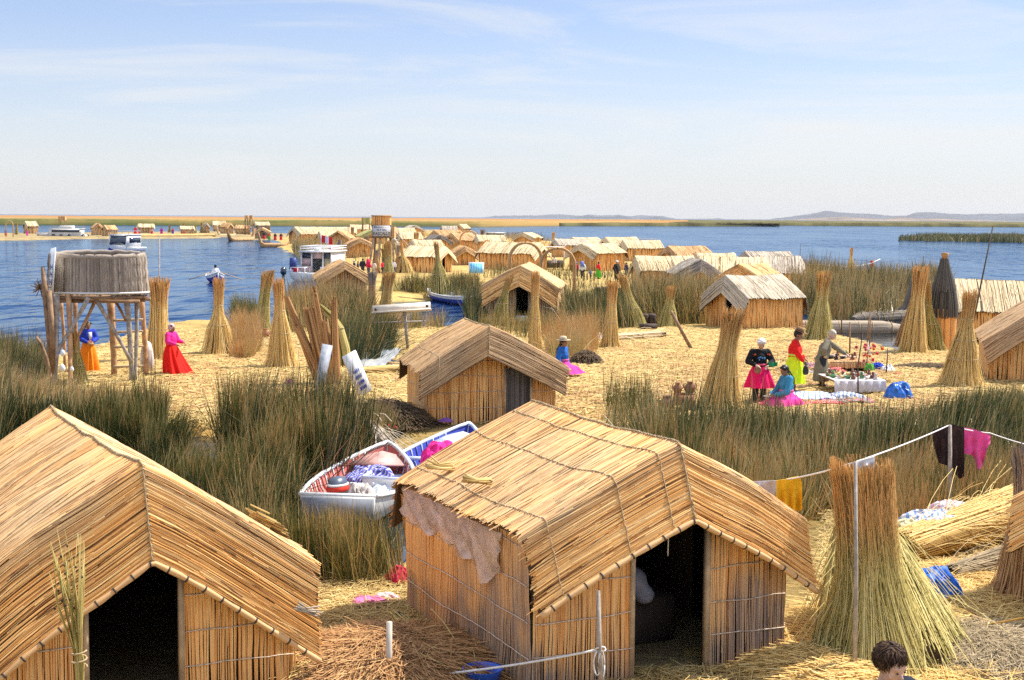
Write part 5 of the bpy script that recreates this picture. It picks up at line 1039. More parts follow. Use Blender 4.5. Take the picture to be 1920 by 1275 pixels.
def hand(m, wrist, dirn, palm, s, side, fine, curl=.5):
    """A palm with four unequal curled fingers and a side thumb (scale s = body height)."""
    d = np.asarray(dirn, float); d /= np.linalg.norm(d); n = np.asarray(palm, float); n -= d * (n @ d); n /= np.linalg.norm(n); x = np.cross(d, n) * side
    w = np.asarray(wrist, float); pl = .050 * s
    capsule(m, w, w + d * pl * .9, .017 * s, .021 * s, 8)
    if not fine:
        capsule(m, w + d * pl, w + d * pl * 1.7 + n * .02 * s * curl, .019 * s, .011 * s, 6); return
    for k, (off, ln) in enumerate(((-.018, .042), (-.006, .050), (.006, .046), (.017, .036))):
        p = w + d * pl + x * off * s; dd = d * 1.0
        for j, f in enumerate((.45, .32, .23)):
            a = curl * (.5 + j * .55); dd = d * math.cos(a) + n * math.sin(a); q = p + dd * ln * f * s * 1.15; capsule(m, p, q, .0058 * s, .0052 * s, 6); p = q
    p = w + d * pl * .25 - x * .018 * s; q = p + (d * .75 - x * .65 + n * .2) * .024 * s; capsule(m, p, q, .0075 * s, .0065 * s, 6); capsule(m, q, q + (d * .9 + n * .35) * .02 * s, .0062 * s, .005 * s, 6)
MC = {}
def cloth(col, var=.12):
    k = tuple(col)
    if k not in MC: MC[k] = plain('cloth', col, .8, var, 11, spec=.15, bump=.5)
    return MC[k]
def person(label, px, yb, hpx, rz, top=(.5, .1, .1), skirt=None, trousers=None, hair='black', hat=None, z=0.0, pose='stand', arms=None, skin='skin', fine=True, turn=0.0, tilt=0.15, braid=False, skirt_len=.10, flare=.17, sway=(0, 0), h=None, extra=None, group=None, coat=None, wide=1.0, legs=None, scarf=None):
    q = S(px, yb, z); s = h or hpx * mpp(px, yb); root = thing('person', label, 'person', q, rz, group)
    vox = (.0075 if fine else .022) * max(1, s)
    seat = pose == 'sit'; dz = -.36 * s if seat else 0.0
    Z = lambda v: v * s + dz
    hipz, chz, shz, nkz, hdz = Z(.52), Z(.70), Z(.815), Z(.85), Z(.925)
    lean = .0
    if pose == 'lean': lean = -.10 * s
    fw = lambda z_: lean * max(0, (z_ / s - .52)) / .4
    A = dict(L=((.17, .02, .64), (.17, -.05, .49)), R=((-.17, .02, .64), (-.17, -.05, .49)))
    if arms: A.update(arms)
    b = MB()
    capsule(b, (0, .0, hipz), (0, fw(chz), chz), .085 * s, .090 * s); capsule(b, (-.06 * s, fw(shz), shz - .03 * s), (.06 * s, fw(shz), shz - .03 * s), .055 * s, .055 * s)
    hy = fw(hdz) - .012 * s - tilt * .06 * s; ht = math.radians(turn)
    capsule(b, (0, fw(shz), shz), (0, hy * .7, Z(.885)), .034 * s, .032 * s)
    hx = math.sin(ht); hyd = -math.cos(ht); face = np.array([hx, hyd, -tilt * .8]); face /= np.linalg.norm(face); sd_ = np.array([math.cos(ht), math.sin(ht), 0]); upv = np.cross(sd_, -face) if False else np.cross(face, sd_) * -1
    if upv[2] < 0: upv = -upv
    hc = np.array([0, hy, hdz]); Rh = np.stack([sd_, -face, upv], 1)
    def loc_h(p): return hc + Rh @ (np.asarray(p, float) * s)
    hb = MB(); ball(hb, (0, .004, .012), .058, .90, 1.10, 1.10, 20, 14); ball(hb, (0, -.018, -.030), .044, .88, .92, 1.02, 16, 10); capsule(hb, (0, -.055, .008), (0, -.071, -.014), .007, .011, 8); capsule(hb, (-.012, -.058, -.037), (.012, -.058, -.037), .006, .006, 6)
    ball(hb, (0, -.049, -.062), .014, 1.1, 1, .8); capsule(hb, (-.026, -.052, .020), (.026, -.052, .020), .009, .009, 6)
    for sx in (-1, 1): ball(hb, (sx * .053, .008, -.006), .017, .45, .8, 1.15, 8, 6); ball(hb, (sx * .030, -.043, -.018), .016, 1, .8, 1, 8, 6)
    for v in hb.v: v[:] = hc + (v * s) @ Rh.T
    for v, qd, tr in ((np.vstack(hb.v), hb.q, hb.t),): b.add(v, np.vstack(hb.q) , np.vstack(hb.t))
    W = {}
    for sk, sg in (('L', 1), ('R', -1)):
        sh = np.array([sg * .105 * s * wide, fw(shz), shz - .012 * s]); e, w_ = [np.array([p[0] * s, p[1] * s, Z(p[2])]) + [0, fw(Z(p[2])) if pose == 'lean' and p[2] > .6 else 0, 0] for p in A[sk]]
        capsule(b, sh, e, .034 * s, .027 * s); capsule(b, e, w_, .026 * s, .018 * s); dd = w_ - e
        pn = np.array([-sg * .8, -.3, .1]) if abs(dd[2]) > abs(dd[1]) else np.array([-sg * .4, -.2, -.8]); hand(b, w_, dd, pn, s, sg, fine); W[sk] = (sh, e, w_)
    if seat:
        for sg in (-1, 1): capsule(b, (sg * .05 * s, 0, hipz), (sg * .15 * s, -.2 * s, Z(.43)), .06 * s, .05 * s); capsule(b, (sg * .15 * s, -.2 * s, Z(.42)), (-sg * .06 * s, -.25 * s, Z(.40)), .045 * s, .03 * s)
    else:
        for sg in (-1, 1):
            kx = .055 * sg * s; dy = legs[0 if sg < 0 else 1] * s if legs else 0
            capsule(b, (kx, 0, hipz - .01 * s), (kx * 1.05, -.008 * s + dy * .5, .285 * s), .066 * s, .044 * s); capsule(b, (kx * 1.05, -.008 * s + dy * .5, .285 * s), (kx * 1.1, .008 * s + dy, .05 * s), .043 * s, .026 * s)
            capsule(b, (kx * 1.1, .015 * s + dy, .022 * s), (kx * 1.2, -.085 * s + dy, .014 * s), .026 * s, .020 * s)
    fuse('body', b, vox, M[skin], root)
    # face
    if fine:
        for sg in (-1, 1): e = MB(); c = loc_h((sg * .022, -.060, .006)); ball(e, c, .0048 * s, 1.2, 1, .7, 8, 6); e.build('eye', M['dark'], root, True)
        e = MB(); capsule(e, loc_h((-.014, -.064, -.038)), loc_h((.014, -.064, -.038)), .0035 * s, .0035 * s, 6); e.build('mouth', M['lip'], root, True)
    if hair:
        hm = MB(); hcol = {'black': M['hair_black'], 'white': M['hair_white'], 'blond': M['hair_grey'], 'brown': M['hair_brown']}[hair]
        ball(hm, loc_h((0, .014, .024)), .064 * s, .98, 1.06, .98, 16, 10); ball(hm, loc_h((0, .035, -.005)), .056 * s, .95, .75, 1.05, 14, 8); capsule(hm, loc_h((-.045, -.020, .045)), loc_h((.045, -.020, .045)), .024 * s, .024 * s, 8)
        if hair in ('white', 'blond', 'brown'):
            for k in range(26): a = rng.uniform(0, 6.28); el = rng.uniform(.1, 1.4); ball(hm, loc_h((.055 * math.cos(a) * math.cos(el), .02 + .055 * math.sin(a) * math.cos(el), .03 + .05 * math.sin(el))), .017 * s, 1, 1, 1, 6, 5)
        if hair == 'brown':
            hm = MB(); ball(hm, loc_h((0, .014, .020)), .060 * s, .98, 1.06, .98, 16, 10)
            for k in range(1700):
                u = rng.normal(0, 1, 3); u[2] = abs(u[2]) * .9 - .15; u /= np.linalg.norm(u)
                if u[1] < -.30 and u[2] < .62 - .5 * (abs(u[0]) > .75): continue
                tg = np.array([u[0] * .9 + .25, u[1] * .9 - .15, -.9]) + rng.normal(0, .22, 3); tg = tg - u * (tg @ u); tg = tg / (np.linalg.norm(tg) + 1e-6); L_ = rng.uniform(.04, .075); c0 = np.array([0, .014, .022]) + u * np.array([.060, .066, .062])
                rad = np.array([.060, .066, .062]); hub = np.array([0, .014, .022]); lift_ = rng.uniform(1.0, 1.16); pts = []
                for f in (0, .3, .6, 1):
                    v = (c0 + tg * L_ * f * .8 - hub) / rad; v = v / np.linalg.norm(v); pts.append(loc_h(hub + v * rad * (1.0 + (lift_ - 1) * math.sin(f * 2.6) + rng.normal(0, .012)) + rng.normal(0, .0012, 3)))
                hm.tube(pts, np.array([.0019, .0020, .0016, .0006]) * s, 4, (rng.uniform(0, 1), 0, .5, 1), cap=False)
            hm.build('hair', M['hair_strand'], root, True)
        else: fuse('hair', hm, vox * 1.0, hcol, root)
        if braid:
            for sg in (-1, 1): bm_ = MB(); P = [loc_h((sg * .03, .06, -.03)), np.array([sg * .05 * s, fw(shz) + .10 * s, shz - .02 * s]), np.array([sg * .04 * s, .11 * s, Z(.60)])]; P = np.array([np.interp(np.linspace(0, 2, 14), [0, 1, 2], np.array(P)[:, k]) for k in range(3)]).T; bm_.tube(P, .013 * s * (1 + .25 * np.sin(np.arange(14) * 2.4)) * np.linspace(1, .6, 14), 7); bm_.build('braid', hcol, root, True)
    if scarf: hm = MB(); ball(hm, loc_h((0, .012, .024)), .068 * s, 1, 1.08, .98, 14, 9); capsule(hm, loc_h((-.05, -.01, -.02)), loc_h((-.03, .04, -.07)), .02 * s, .02 * s); capsule(hm, loc_h((.05, -.01, -.02)), loc_h((.03, .04, -.07)), .02 * s, .02 * s); fuse('headscarf', hm, vox, cloth(scarf), root)
    if hat:
        kind, col = hat; hm = MB(); r = {'brim': .125, 'bowler': .118, 'cap': .07, 'beanie': .0}[kind]
        up = Rh[:, 2]; 
        if kind == 'beanie': ball(hm, loc_h((0, .010, .030)), .068 * s, 1, 1.05, .95, 14, 9)
        else:
            prof = [(.01, .042), (r, .046 + (.012 if kind != 'brim' else .0)), (r * 1.01, .052 + (.014 if kind != 'brim' else 0)), (.062, .056), (.060, .085), (.052, .112), (.03, .120), (.005, .121)]
            if kind == 'cap': prof = [(.01, .02), (.066, .02), (.066, .05), (.05, .08), (.01, .09)]
            h2 = MB(); h2.lathe(prof, 20, (0, .006, 0), sx=1, sy=1.12); V = h2.v[0]; V[:] = hc + (V * s) @ Rh.T; hm.add(V, h2.q[0], h2.t[0])
            if kind == 'cap': capsule(hm, loc_h((-.02, -.07, .03)), loc_h((.02, -.085, .028)), .02 * s, .02 * s)
        ho = hm.build('hat', cloth(col), root, True)
        if kind in ('bowler', 'brim'): h2 = MB(); h2.lathe([(.0625, .057), (.0635, .06), (.0625, .072), (.0605, .073)], 20, (0, .006, 0), sy=1.12); V = h2.v[0]; V[:] = hc + (V * s) @ Rh.T; h2.build('hat_band', M['dark'], ho)
    # clothes
    c = MB(); g = .016 * s
    capsule(c, (0, fw(hipz), hipz + .02 * s), (0, fw(chz), chz), .088 * s + g, .094 * s + g); capsule(c, (-.068 * s * wide, fw(shz), shz - .03 * s), (.068 * s * wide, fw(shz), shz - .03 * s), .055 * s + g * .8, .055 * s + g * .8)
    for sk in 'LR':
        sh, e, w_ = W[sk]; capsule(c, sh, e, .040 * s + g * .9, .036 * s + g); capsule(c, e, e + (w_ - e) * .86, .036 * s + g * .8, .027 * s + g * .5)
    if coat: c.lathe([(.10 * s, Z(.56)), (.125 * s, Z(.35)), (.15 * s, .12 * s), (.13 * s, .11 * s)], 14, (0, .02 * s, 0))
    to = fuse('coat' if coat else 'blouse', c, vox * 1.15, cloth(top), root, 2)
    if skirt:
        n = 90; a = np.linspace(0, 2 * math.pi, n, endpoint=False); K = 9; t = np.linspace(0, 1, K)
        z0 = Z(.60); z1 = (.012 * s if seat else skirt_len * s); f = flare * s; ph = rng.uniform(0, 6)
        pl = 1 + (.10 * np.sin(a * 11 + ph) + .07 * np.sin(a * 7 + 2 + ph) + .05 * np.sin(a * 17 + ph * 3))[None] * (t ** .7)[:, None] + .05 * np.sin(a * 4 + ph)[None] * (t ** 2)[:, None]
        r = (.098 * s + (f - .098 * s) * (t ** .75 if not seat else t ** .95))[:, None] * pl
        if seat: r = r * (1 + .55 * np.clip(-np.sin(a), 0, 1)[None] * t[:, None])
        G = np.stack([r * np.cos(a)[None] + sway[0] * s * (t ** 1.5)[:, None], r * np.sin(a)[None] * .92 + sway[1] * s * (t ** 1.5)[:, None] + fw(hipz), np.repeat((z0 + (z1 - z0) * (t if not seat else np.minimum(1, t ** .8)))[:, None], n, 1)], -1)
        if seat: G[:, :, 2] = np.maximum(G[:, :, 2] + .0, .01) + (.045 * s * np.exp(-((t - .6) / .22) ** 2))[:, None]
        G = np.concatenate([G, G[:, :1]], 1); inn = G.copy(); inn[:, :, :2] *= .96; sk_ = MB(); sk_.slab(G[::-1], inn[::-1]); sk_.build('skirt', cloth(skirt, .10), root, True)
        wb = MB(); wb.lathe([(.095 * s, Z(.595)), (.112 * s, Z(.600)), (.112 * s, Z(.625)), (.095 * s, Z(.63))], 16, (0, fw(hipz), 0)); wb.build('waistband', cloth(tuple(min(1, k * .8 + .1) for k in skirt)), root, True)
    if trousers:
        c = MB(); capsule(c, (-.03 * s, 0, hipz), (.03 * s, 0, hipz), .085 * s, .085 * s)
        for sg in (-1, 1): kx = .055 * sg * s; dy = legs[0 if sg < 0 else 1] * s if legs else 0; capsule(c, (kx, 0, hipz - .02 * s), (kx * 1.05, -.008 * s + dy * .5, .285 * s), .074 * s, .053 * s); capsule(c, (kx * 1.05, -.008 * s + dy * .5, .285 * s), (kx * 1.1, .008 * s + dy, .07 * s), .052 * s, .042 * s)
        fuse('trousers', c, vox * 1.15, cloth(trousers), root)
    if not seat:
        for sg in (-1, 1): c = MB(); kx = .055 * sg * s; dy = legs[0 if sg < 0 else 1] * s if legs else 0; capsule(c, (kx * 1.1, .02 * s + dy, .026 * s), (kx * 1.2, -.09 * s + dy, .020 * s), .031 * s, .026 * s); c.build('shoe', M['dark'], root, True)
    return root, s, loc_h, W
M['hair_strand'] = straw_mat('hair_strand', [(0, (.02, .011, .007)), (.6, (.07, .038, .022)), (1, (.17, .095, .05))], rough=.6, spec=.2)
M['lip'] = plain('lip', (.22, .07, .06), .5)
M['hair_white'] = plain('hair_white', (.72, .70, .68), .6, .12, 40, bump=.4); M['hair_grey'] = plain('hair_grey', (.50, .42, .33), .6, .2, 40, bump=.4); M['hair_brown'] = plain('hair_brown', (.075, .042, .026), .5, .35, 60, bump=.6)
def item(name, m, mat, loc, label, cat, rz=0, smooth=True, group=None):
    o = m.build(name, mat, None, smooth); o.location = [float(k) for k in loc]; o.rotation_euler = (0, 0, rz); return tag(o, label, cat, group)
def pt(q, rz, s, p): c_, s_ = math.cos(rz), math.sin(rz); return np.array([q[0] + (p[0] * c_ - p[1] * s_) * s, q[1] + (p[0] * s_ + p[1] * c_) * s, q[2] + p[2] * s])
# woman in orange skirt under the basket
rz = .55
r_, s, lh, W = person('woman in a blue jacket and long orange skirt standing under the lookout basket', 166, 698, 92, rz, (.03, .06, .42), (.95, .26, .015), braid=True, hat=None, arms=dict(L=((.16, -.02, .66), (.05, -.16, .60)), R=((-.16, -.02, .66), (-.05, -.16, .60))), skirt_len=.03, flare=.215)
m = MB(); m.lathe([(.02, -.05), (.07, -.04), (.085, 0), (.075, .03), (.06, .03), (.05, -.02), (.01, -.025)], 14); item('woven_basket', m, M['sheaf_brown'], pt(S(166, 698), rz, s, (.0, -.20, .57)), 'small brown bowl held by the woman in the orange skirt', 'bowl')
m = MB(); ball(m, (0, 0, 0), .12, 1, .8, 1.5); item('cloth_bundle', m, cloth((.02, .03, .16)), pt(S(166, 698), rz, s, (.0, .13, .68)), 'dark blue carrying cloth on the back of the woman in orange', 'bundle')
m = MB(); m.prism([(-.05, 0, .1), (-.035, 0, -.12), (.035, 0, -.12), (.05, 0, .1)], (0, 1, 0), .02); item('neck_scarf', m, M['white'], pt(S(166, 698), rz, s, (.01, -.135, .73)), 'white scarf front on the blue jacket', 'scarf', rz)
person('woman in a bright pink blouse and wide red skirt walking beside the tall sheaf', 322, 702, 92, 1.15, (.80, .03, .26), (.85, .02, .012), scarf=(.62, .42, .45), arms=dict(L=((.15, -.05, .66), (.09, -.22, .64)), R=((-.16, -.03, .66), (-.10, -.19, .61))), skirt_len=.03, flare=.29, sway=(.05, -.12), tilt=.1)
person('woman in a blue top and brimmed straw hat sitting beyond the brown hut', 1055, 700, 0, 1.1, (.02, .12, .42), (.80, .05, .30), hat=('brim', (.62, .50, .34)), pose='sit', h=1.62, z=.12, tilt=0, flare=.25, braid=True)
rz = .12; L1 = dict(L=((.19, -.02, .66), (.08, -.17, .60)), R=((-.19, -.02, .66), (-.11, -.17, .61)))
r_, s, lh, W = person('white-haired woman in a magenta skirt and dark embroidered top looking down', 1423, 757, 120, rz, (.012, .014, .016), (.85, .012, .14), hair='white', skin='skin_pale', arms=L1, skirt_len=.26, flare=.235, tilt=.7, wide=1.12)
q = S(1423, 757)
m = MB(); m.lathe([(.02, -.012), (.085, -.02), (.092, 0), (.085, .02), (.02, .015)], 16); m.v[0][:] = m.v[0][:, [0, 2, 1]]; item('round_bag', m, M['wood_brown'], pt(q, rz, s, (-.10, -.235, .545)), 'round brown woven bag held by the white-haired woman', 'bag')
m = MB(); G = np.stack(np.meshgrid(np.linspace(-.11, .11, 10), np.linspace(0, 1, 7), indexing='ij'), -1); G = np.stack([G[..., 0], .03 * np.sin(G[..., 0] * 40), -.13 * G[..., 1] * (1 - .3 * np.abs(G[..., 0]) / .11)], -1); m.slab(G, G + [0, .012, 0]); item('green_cloth', m, cloth((.02, .25, .10)), pt(q, rz, s, (.15, -.20, .66)), 'green cloth over the forearm of the white-haired woman', 'cloth', .4)
for k, (x, z_, c_) in enumerate(((-.03, .72, (.10, .32, .70)), (.03, .72, (.10, .32, .70)), (-.11, .77, (.7, .10, .05)), (.11, .77, (.7, .12, .05)))):
    m = MB()
    for j in range(5): ball(m, (rng.normal(0, .018), 0, rng.normal(0, .018)), .016, 1, .4, 1, 8, 6)
    o = m.build('embroidery', cloth(c_), r_, True); o.location = (x * s, -.122 * s, z_ * s)
for sg in (-1, 1): m = MB(); capsule(m, (sg * .058 * s, 0, .27 * s), (sg * .06 * s, .005, .06 * s), .054 * s, .042 * s); m.build('boot', M['dark'], r_, True)
rz = 1.35
r_, s, lh, W = person('woman in a red jacket, lime skirt and brown bowler hat holding a dark bag', 1489, 738, 118, rz, (.72, .018, .016), (.66, .86, .02), hat=('bowler', (.26, .15, .07)), arms=dict(L=((.14, -.03, .64), (.10, -.14, .55)), R=((-.15, -.04, .65), (-.11, -.13, .52))), skirt_len=.17, flare=.20, tilt=.55, sway=(0, .03))
m = MB(); m.lathe([(.01, -.26), (.07, -.24), (.085, -.14), (.06, -.04), (.02, 0)], 12, sy=.5); m.tube([(-.02, 0, 0), (-.015, 0, .08), (.015, 0, .08), (.02, 0, 0)], .008, 5); item('hand_bag', m, M['dark'], pt(S(1489, 738), rz, s, (-.13, -.17, .46)), 'black drawstring bag hanging from the hand of the woman in red', 'bag')
r_, s, lh, W = person('grey-haired tourist in a long olive coat bending over the stall', 1541, 726, 98, 1.35, (.20, .175, .12), None, (.03, .03, .035), hair='blond', skin='skin_pale', pose='lean', arms=dict(L=((.15, -.20, .68), (.12, -.40, .58)), R=((-.24, .02, .68), (-.15, -.04, .58))), coat=True, tilt=.8, h=1.6, wide=1.1)
r_, s, lh, W = person('black-braided woman in a blue blouse and pink skirt sitting on the straw', 1474, 762, 0, -1.25, (.05, .26, .44), (.90, .06, .34), pose='sit', h=1.62, braid=True, arms=dict(L=((.16, -.08, .60), (.07, -.25, .55)), R=((-.16, -.08, .60), (-.06, -.25, .55))), tilt=.5, flare=.30)
m = MB(); m.box((0, 0, 0), (.16, .2, .012)); item('white_cloth', m, M['white'], pt(S(1474, 762), -1.25, s, (0, -.33, .17)), 'white folded cloth in the hands of the seated woman', 'cloth', .3)
# the close visitor at the bottom edge: head and shoulders in view
q8 = lift(1664, 1275, 9.9); top_z = lift(1664, 1207, 9.9)[2]
person('brown-haired visitor in a dark jacket looking down at the bottom edge of the picture', 1664, 1275, 0, .35, (.018, .022, .035), None, (.03, .035, .05), hair='brown', skin='skin_pale', h=top_z / 1.0, tilt=.55, turn=14, wide=1.08, z=0)
o = [k for k in bpy.data.objects if k.name.startswith('person') and k.parent is None and 'bottom edge' in k.get('label', '')][0]; o.location = (float(q8[0]) - .03, 9.9, 0)
# visitors and villagers farther off
FAR = [(612, 502, 31, .3, (.02, .03, .06), None, (.05, .05, .15), 'man in a dark jacket standing on the tour boat deck', None), (629, 501, 27, .6, (.75, .75, .72), None, (.1, .1, .1), 'person in a white shirt beside the tour boat cabin', None),
 (620, 512, 22, .2, (.70, .70, .62), None, (.2, .2, .2), 'person in a white shirt and blue cap at the tour boat stern', ('cap', (.05, .12, .5))), (619, 482, 28, 2.8, (.90, .10, .02), None, (.3, .3, .3), 'left visitor in an orange life jacket with a blue hood', ('beanie', (.03, .2, .6))),
 (634, 484, 28, 3.0, (.90, .08, .02), None, (.1, .1, .12), 'right visitor in an orange life jacket with a blue hood', ('beanie', (.03, .2, .6))), (672, 480, 24, -.5, (.62, .58, .48), None, (.06, .06, .06), 'man in a beige jacket under the roof edge of the brown gabled hut', None),
 (689, 480, 24, .5, (.06, .2, .65), None, (.5, .5, .55), 'person in a bright blue jacket left of the sign tower', None), (664, 511, 22, -1, (.05, .06, .1), None, (.05, .05, .08), 'person in a blue cap behind the bright roof edge', ('cap', (.08, .2, .6))),
 (680, 515, 30, 3.0, (.03, .03, .04), None, (.05, .05, .07), 'tall visitor in black seen from behind among the group', None), (691, 516, 28, 2.6, (.65, .03, .12), None, (.1, .1, .15), 'visitor with a crimson backpack among the group', None),
 (701, 516, 26, 2.9, (.72, .68, .52), None, (.55, .5, .35), 'visitor in cream clothes among the group', None), (717, 513, 24, 1.2, (.7, .03, .06), None, (.02, .02, .03), 'woman in red and black at the foot of the sign tower', None),
 (738, 514, 26, 0, (.75, .75, .75), None, (.06, .1, .25), 'person in a white top and jeans behind the dark sheaf', None), (671, 513, 23, 1.8, (.10, .06, .09), None, (.05, .05, .07), 'visitor in a plum jacket left of the visitor in black', None),
 (1081, 517, 25, 2.4, (.45, .02, .05), None, (.06, .05, .05), 'visitor in dark red with a blue cap near the reed arch', ('cap', (.15, .2, .5))), (1092, 523, 33, 2.9, (.75, .78, .80), None, (.04, .045, .05), 'visitor in a white jacket and blue rucksack near the reed arch', ('cap', (.35, .4, .5))),
 (1122, 523, 32, 2.0, (.80, .02, .03), (.10, .45, .03), None, 'woman in a red top and green skirt among the visitors', None), (1156, 528, 39, .6, (.02, .022, .026), None, (.03, .03, .035), 'man in black with a white cap left of the cream-roofed hut', ('cap', (.75, .75, .75))),
 (1174, 522, 30, -1.0, (.05, .05, .10), None, (.04, .04, .05), 'person in a dark jacket leaning at the corner of the cream-roofed hut', None), (1039, 505, 24, 0, (.70, .66, .62), None, (.1, .08, .08), 'person in a white patterned top by the dark stall under the arches', None),
 (1107, 522, 17, .5, (.12, .15, .3), None, (.1, .1, .15), 'child in blue crouching between the visitors', None),
 (11, 442, 11, 0, (.06, .1, .5), (.7, .05, .05), None, 'far figure in blue and red under the reed arch on the left shore', None), (51, 442, 10, 0, (.85, .08, .35), (.85, .08, .35), None, 'far figure in pink sitting before the hut by the white passenger boat', None),
 (254, 440, 15, 0, (.75, .03, .05), (.75, .03, .05), None, 'tall far figure in red behind the motor boat', None), (261, 441, 8, 0, (.7, .06, .05), (.6, .05, .03), None, 'small seated far figure in orange-red behind the motor boat', None), (285, 439, 10, 0, (.75, .4, .4), (.7, .05, .1), None, 'far figure in pale pink before the second cream-roofed shore hut', None),
 (303, 441, 14, 0, (.45, .02, .30), (.5, .02, .2), None, 'far figure in magenta on the straw-edged shore', None), (324, 441, 13, 0, (.6, .05, .1), (.03, .06, .4), None, 'far figure in red and blue on the straw-edged shore', None), (345, 441, 9, 0, (.75, .03, .06), (.7, .03, .06), None, 'far seated figure in red before the low cream roof', None),
 (495, 449, 14, 0, (.02, .02, .03), (.75, .02, .03), None, 'far figure in black and red by the reed boat, leftmost', None), (505, 450, 13, 0, (.8, .05, .03), (.1, .4, .03), None, 'far figure in red with a green skirt by the reed boats', None), (516, 451, 14, 0, (.03, .03, .03), (.8, .02, .03), None, 'far figure with a wide red skirt right of the green one', None), (527, 451, 14, 0, (.04, .03, .03), (.8, .02, .04), None, 'far figure in black and red by the reed boats, rightmost', None)]
for px_, yb_, hp_, rz_, top_, sk_, tr_, lab_, hat_ in FAR:
    person(lab_, px_, yb_, hp_, rz_, top_, sk_, tr_, hat=hat_, fine=False, tilt=.1, skirt_len=.08, flare=.2, group='people in the distance')
m = MB(); m.box((0, 0, 0), (.3, .18, .42), taper=.8); o = item('rucksack', m, cloth((.15, .22, .55)), S(1091, 523) + [0, -.22, 1.15], 'blue rucksack on the visitor in the white jacket', 'rucksack')
m = MB(); m.box((0, 0, 0), (.34, .2, .5), taper=.8); o = item('rucksack', m, cloth((.7, .03, .12)), S(691, 516) + [0, -.24, 1.05], 'crimson rucksack in the group by the sign tower', 'rucksack')
# ------------------------------------------------------------------ boats
def hull_grid(L, beam, depth, rise_b=.35, rise_s=.1, tr=.72, n=26, k=11, rake=.35):
    """Open hull, stern at y=0, bow at y=L; returns (n,k,3) outer skin from left gunwale round the keel to the right."""
    t = np.linspace(0, 1, n); hw = beam / 2 * np.where(t < .45, tr + (1 - tr) * np.sin(t / .45 * math.pi / 2), np.cos(np.clip((t - .45) / .55, 0, 1) * math.pi / 2) ** .80)
    hw = np.maximum(hw, .012); gz = depth + rise_b * np.clip((t - .4) / .6, 0, 1) ** 1.8 + rise_s * np.clip((.3 - t) / .3, 0, 1) ** 1.5
    kz = .0 + .75 * depth * np.clip((t - .8) / .2, 0, 1) ** 2; a = np.linspace(-1, 1, k)
    G = np.zeros((n, k, 3)); sh = np.sign(a) * np.abs(a) ** .75
    G[:, :, 0] = hw[:, None] * np.sign(a)[None] * (1 - (1 - np.abs(a)) ** 1.9)[None]; G[:, :, 1] = (t * L)[:, None] + rake * (np.abs(a)[None] - 1) * np.clip((t - .75) / .25, 0, 1)[:, None]
    G[:, :, 2] = kz[:, None] + (gz - kz)[:, None] * (np.abs(a) ** 1.5)[None]
    return G
def rowboat(label, stern, bow, beam, depth, cout, cin, crail, ribs=True, z=WATER - .14, cbot=None, rise=.35, motor=False, cat='rowing boat', sole=None):
    d = np.asarray(bow) - np.asarray(stern); L = float(np.hypot(d[0], d[1])); rz = math.atan2(-d[0], d[1])
    root = thing('rowing_boat', label, cat, (stern[0], stern[1], z), rz)
    G = hull_grid(L, beam, depth, rise); I = G * [.94, 1, 1] + [0, 0, .03]; I[:, :, 2] = np.where(np.abs(np.linspace(-1, 1, 11))[None] > .99, G[:, :, 2], I[:, :, 2])
    m = MB(); m.grid(G, flip=True); 
    m.prism(np.concatenate([G[0]]), (0, -1, 0), .03); m.build('hull', cout, root, True)
    m = MB(); m.grid(I); inn = m.build('inner_planking', cin, root, True)
    if cbot: 
        m = MB(); G2 = G[:, 1:10] * [1.012, 1, 1] + [0, 0, -.004]; m.grid(G2, flip=True); m.build('lower_hull', cbot, root, True)
    m = MB(); P = np.concatenate([G[:, 0], G[::-1, -1]]); P[:, 2] += .015; m.tube(P, .038, 8); m.tube([G[0, 0] + [0, 0, .01], G[0, -1] + [0, 0, .01]], .035, 8); m.build('gunwale', crail, root, True)
    if ribs:
        for i in range(2, 23, 1):
            rb = MB(); P = I[i] * [.985, 1, 1] + [0, 0, .012]; rb.tube(P, .016, 5); rb.build('rib', cin if i % 2 else crail, inn, True)
    for f in (.30, .60): i = int(f * 25); m = MB(); w_ = (G[i, -1, 0] - G[i, 0, 0]) * .96; m.box((0, G[i, 0, 1], G[i, 0, 2] - .10), (w_, .24, .035)); m.build('thwart', sole or crail, root)
    i = 19; m = MB(); pts = [G[i, 0] * [.92, 1, 1], G[i, -1] * [.92, 1, 1], G[22, -1] * [.92, 1, 1], G[24, 5] * [1, 1, 0] + [0, 0, G[24, 0, 2]], G[22, 0] * [.92, 1, 1]]; pts = [np.array(p_) - [0, 0, .07] for p_ in pts]; m.prism(pts, (0, 0, 1), .03); m.build('bow_deck', sole or cin, root)
    m = MB(); m.tube([(0, L + .0, depth + rise * .9), (0, L + .02, depth * .6), (0, L - .3, .03)], .035, 6); m.build('stem_post', crail, root, True)
    return root, rz, L
Wm = plain('boat_white', (.74, .73, .70), .55, .10, 4); Rm = plain('boat_red', (.62, .16, .13), .6, .25, 5); Bm = plain('boat_blue', (.05, .075, .42), .5, .15, 4); PB = plain('boat_pale_blue', (.55, .60, .72), .55, .2, 5); PK = plain('boat_pink', (.62, .33, .29), .65, .3, 3); GRY = plain('boat_grey', (.22, .24, .28), .6, .15, 3)
A = S(634, 962, -.05); B = S(727, 838, .40)
rb, rz, L = rowboat('white rowing boat with a red inside, full of bundles and an outboard motor', A, B, 1.72, .62, Wm, Rm, Wm, sole=PK)
def inb(x, y, z): return pt(np.array([A[0], A[1], WATER - .14]), rz, 1, (x, y, z))
m = MB(); m.box((0, .012, .48), (1.18, .05, .42)); o = m.build('transom', GRY, rb); o.location = (0, -.06, 0)
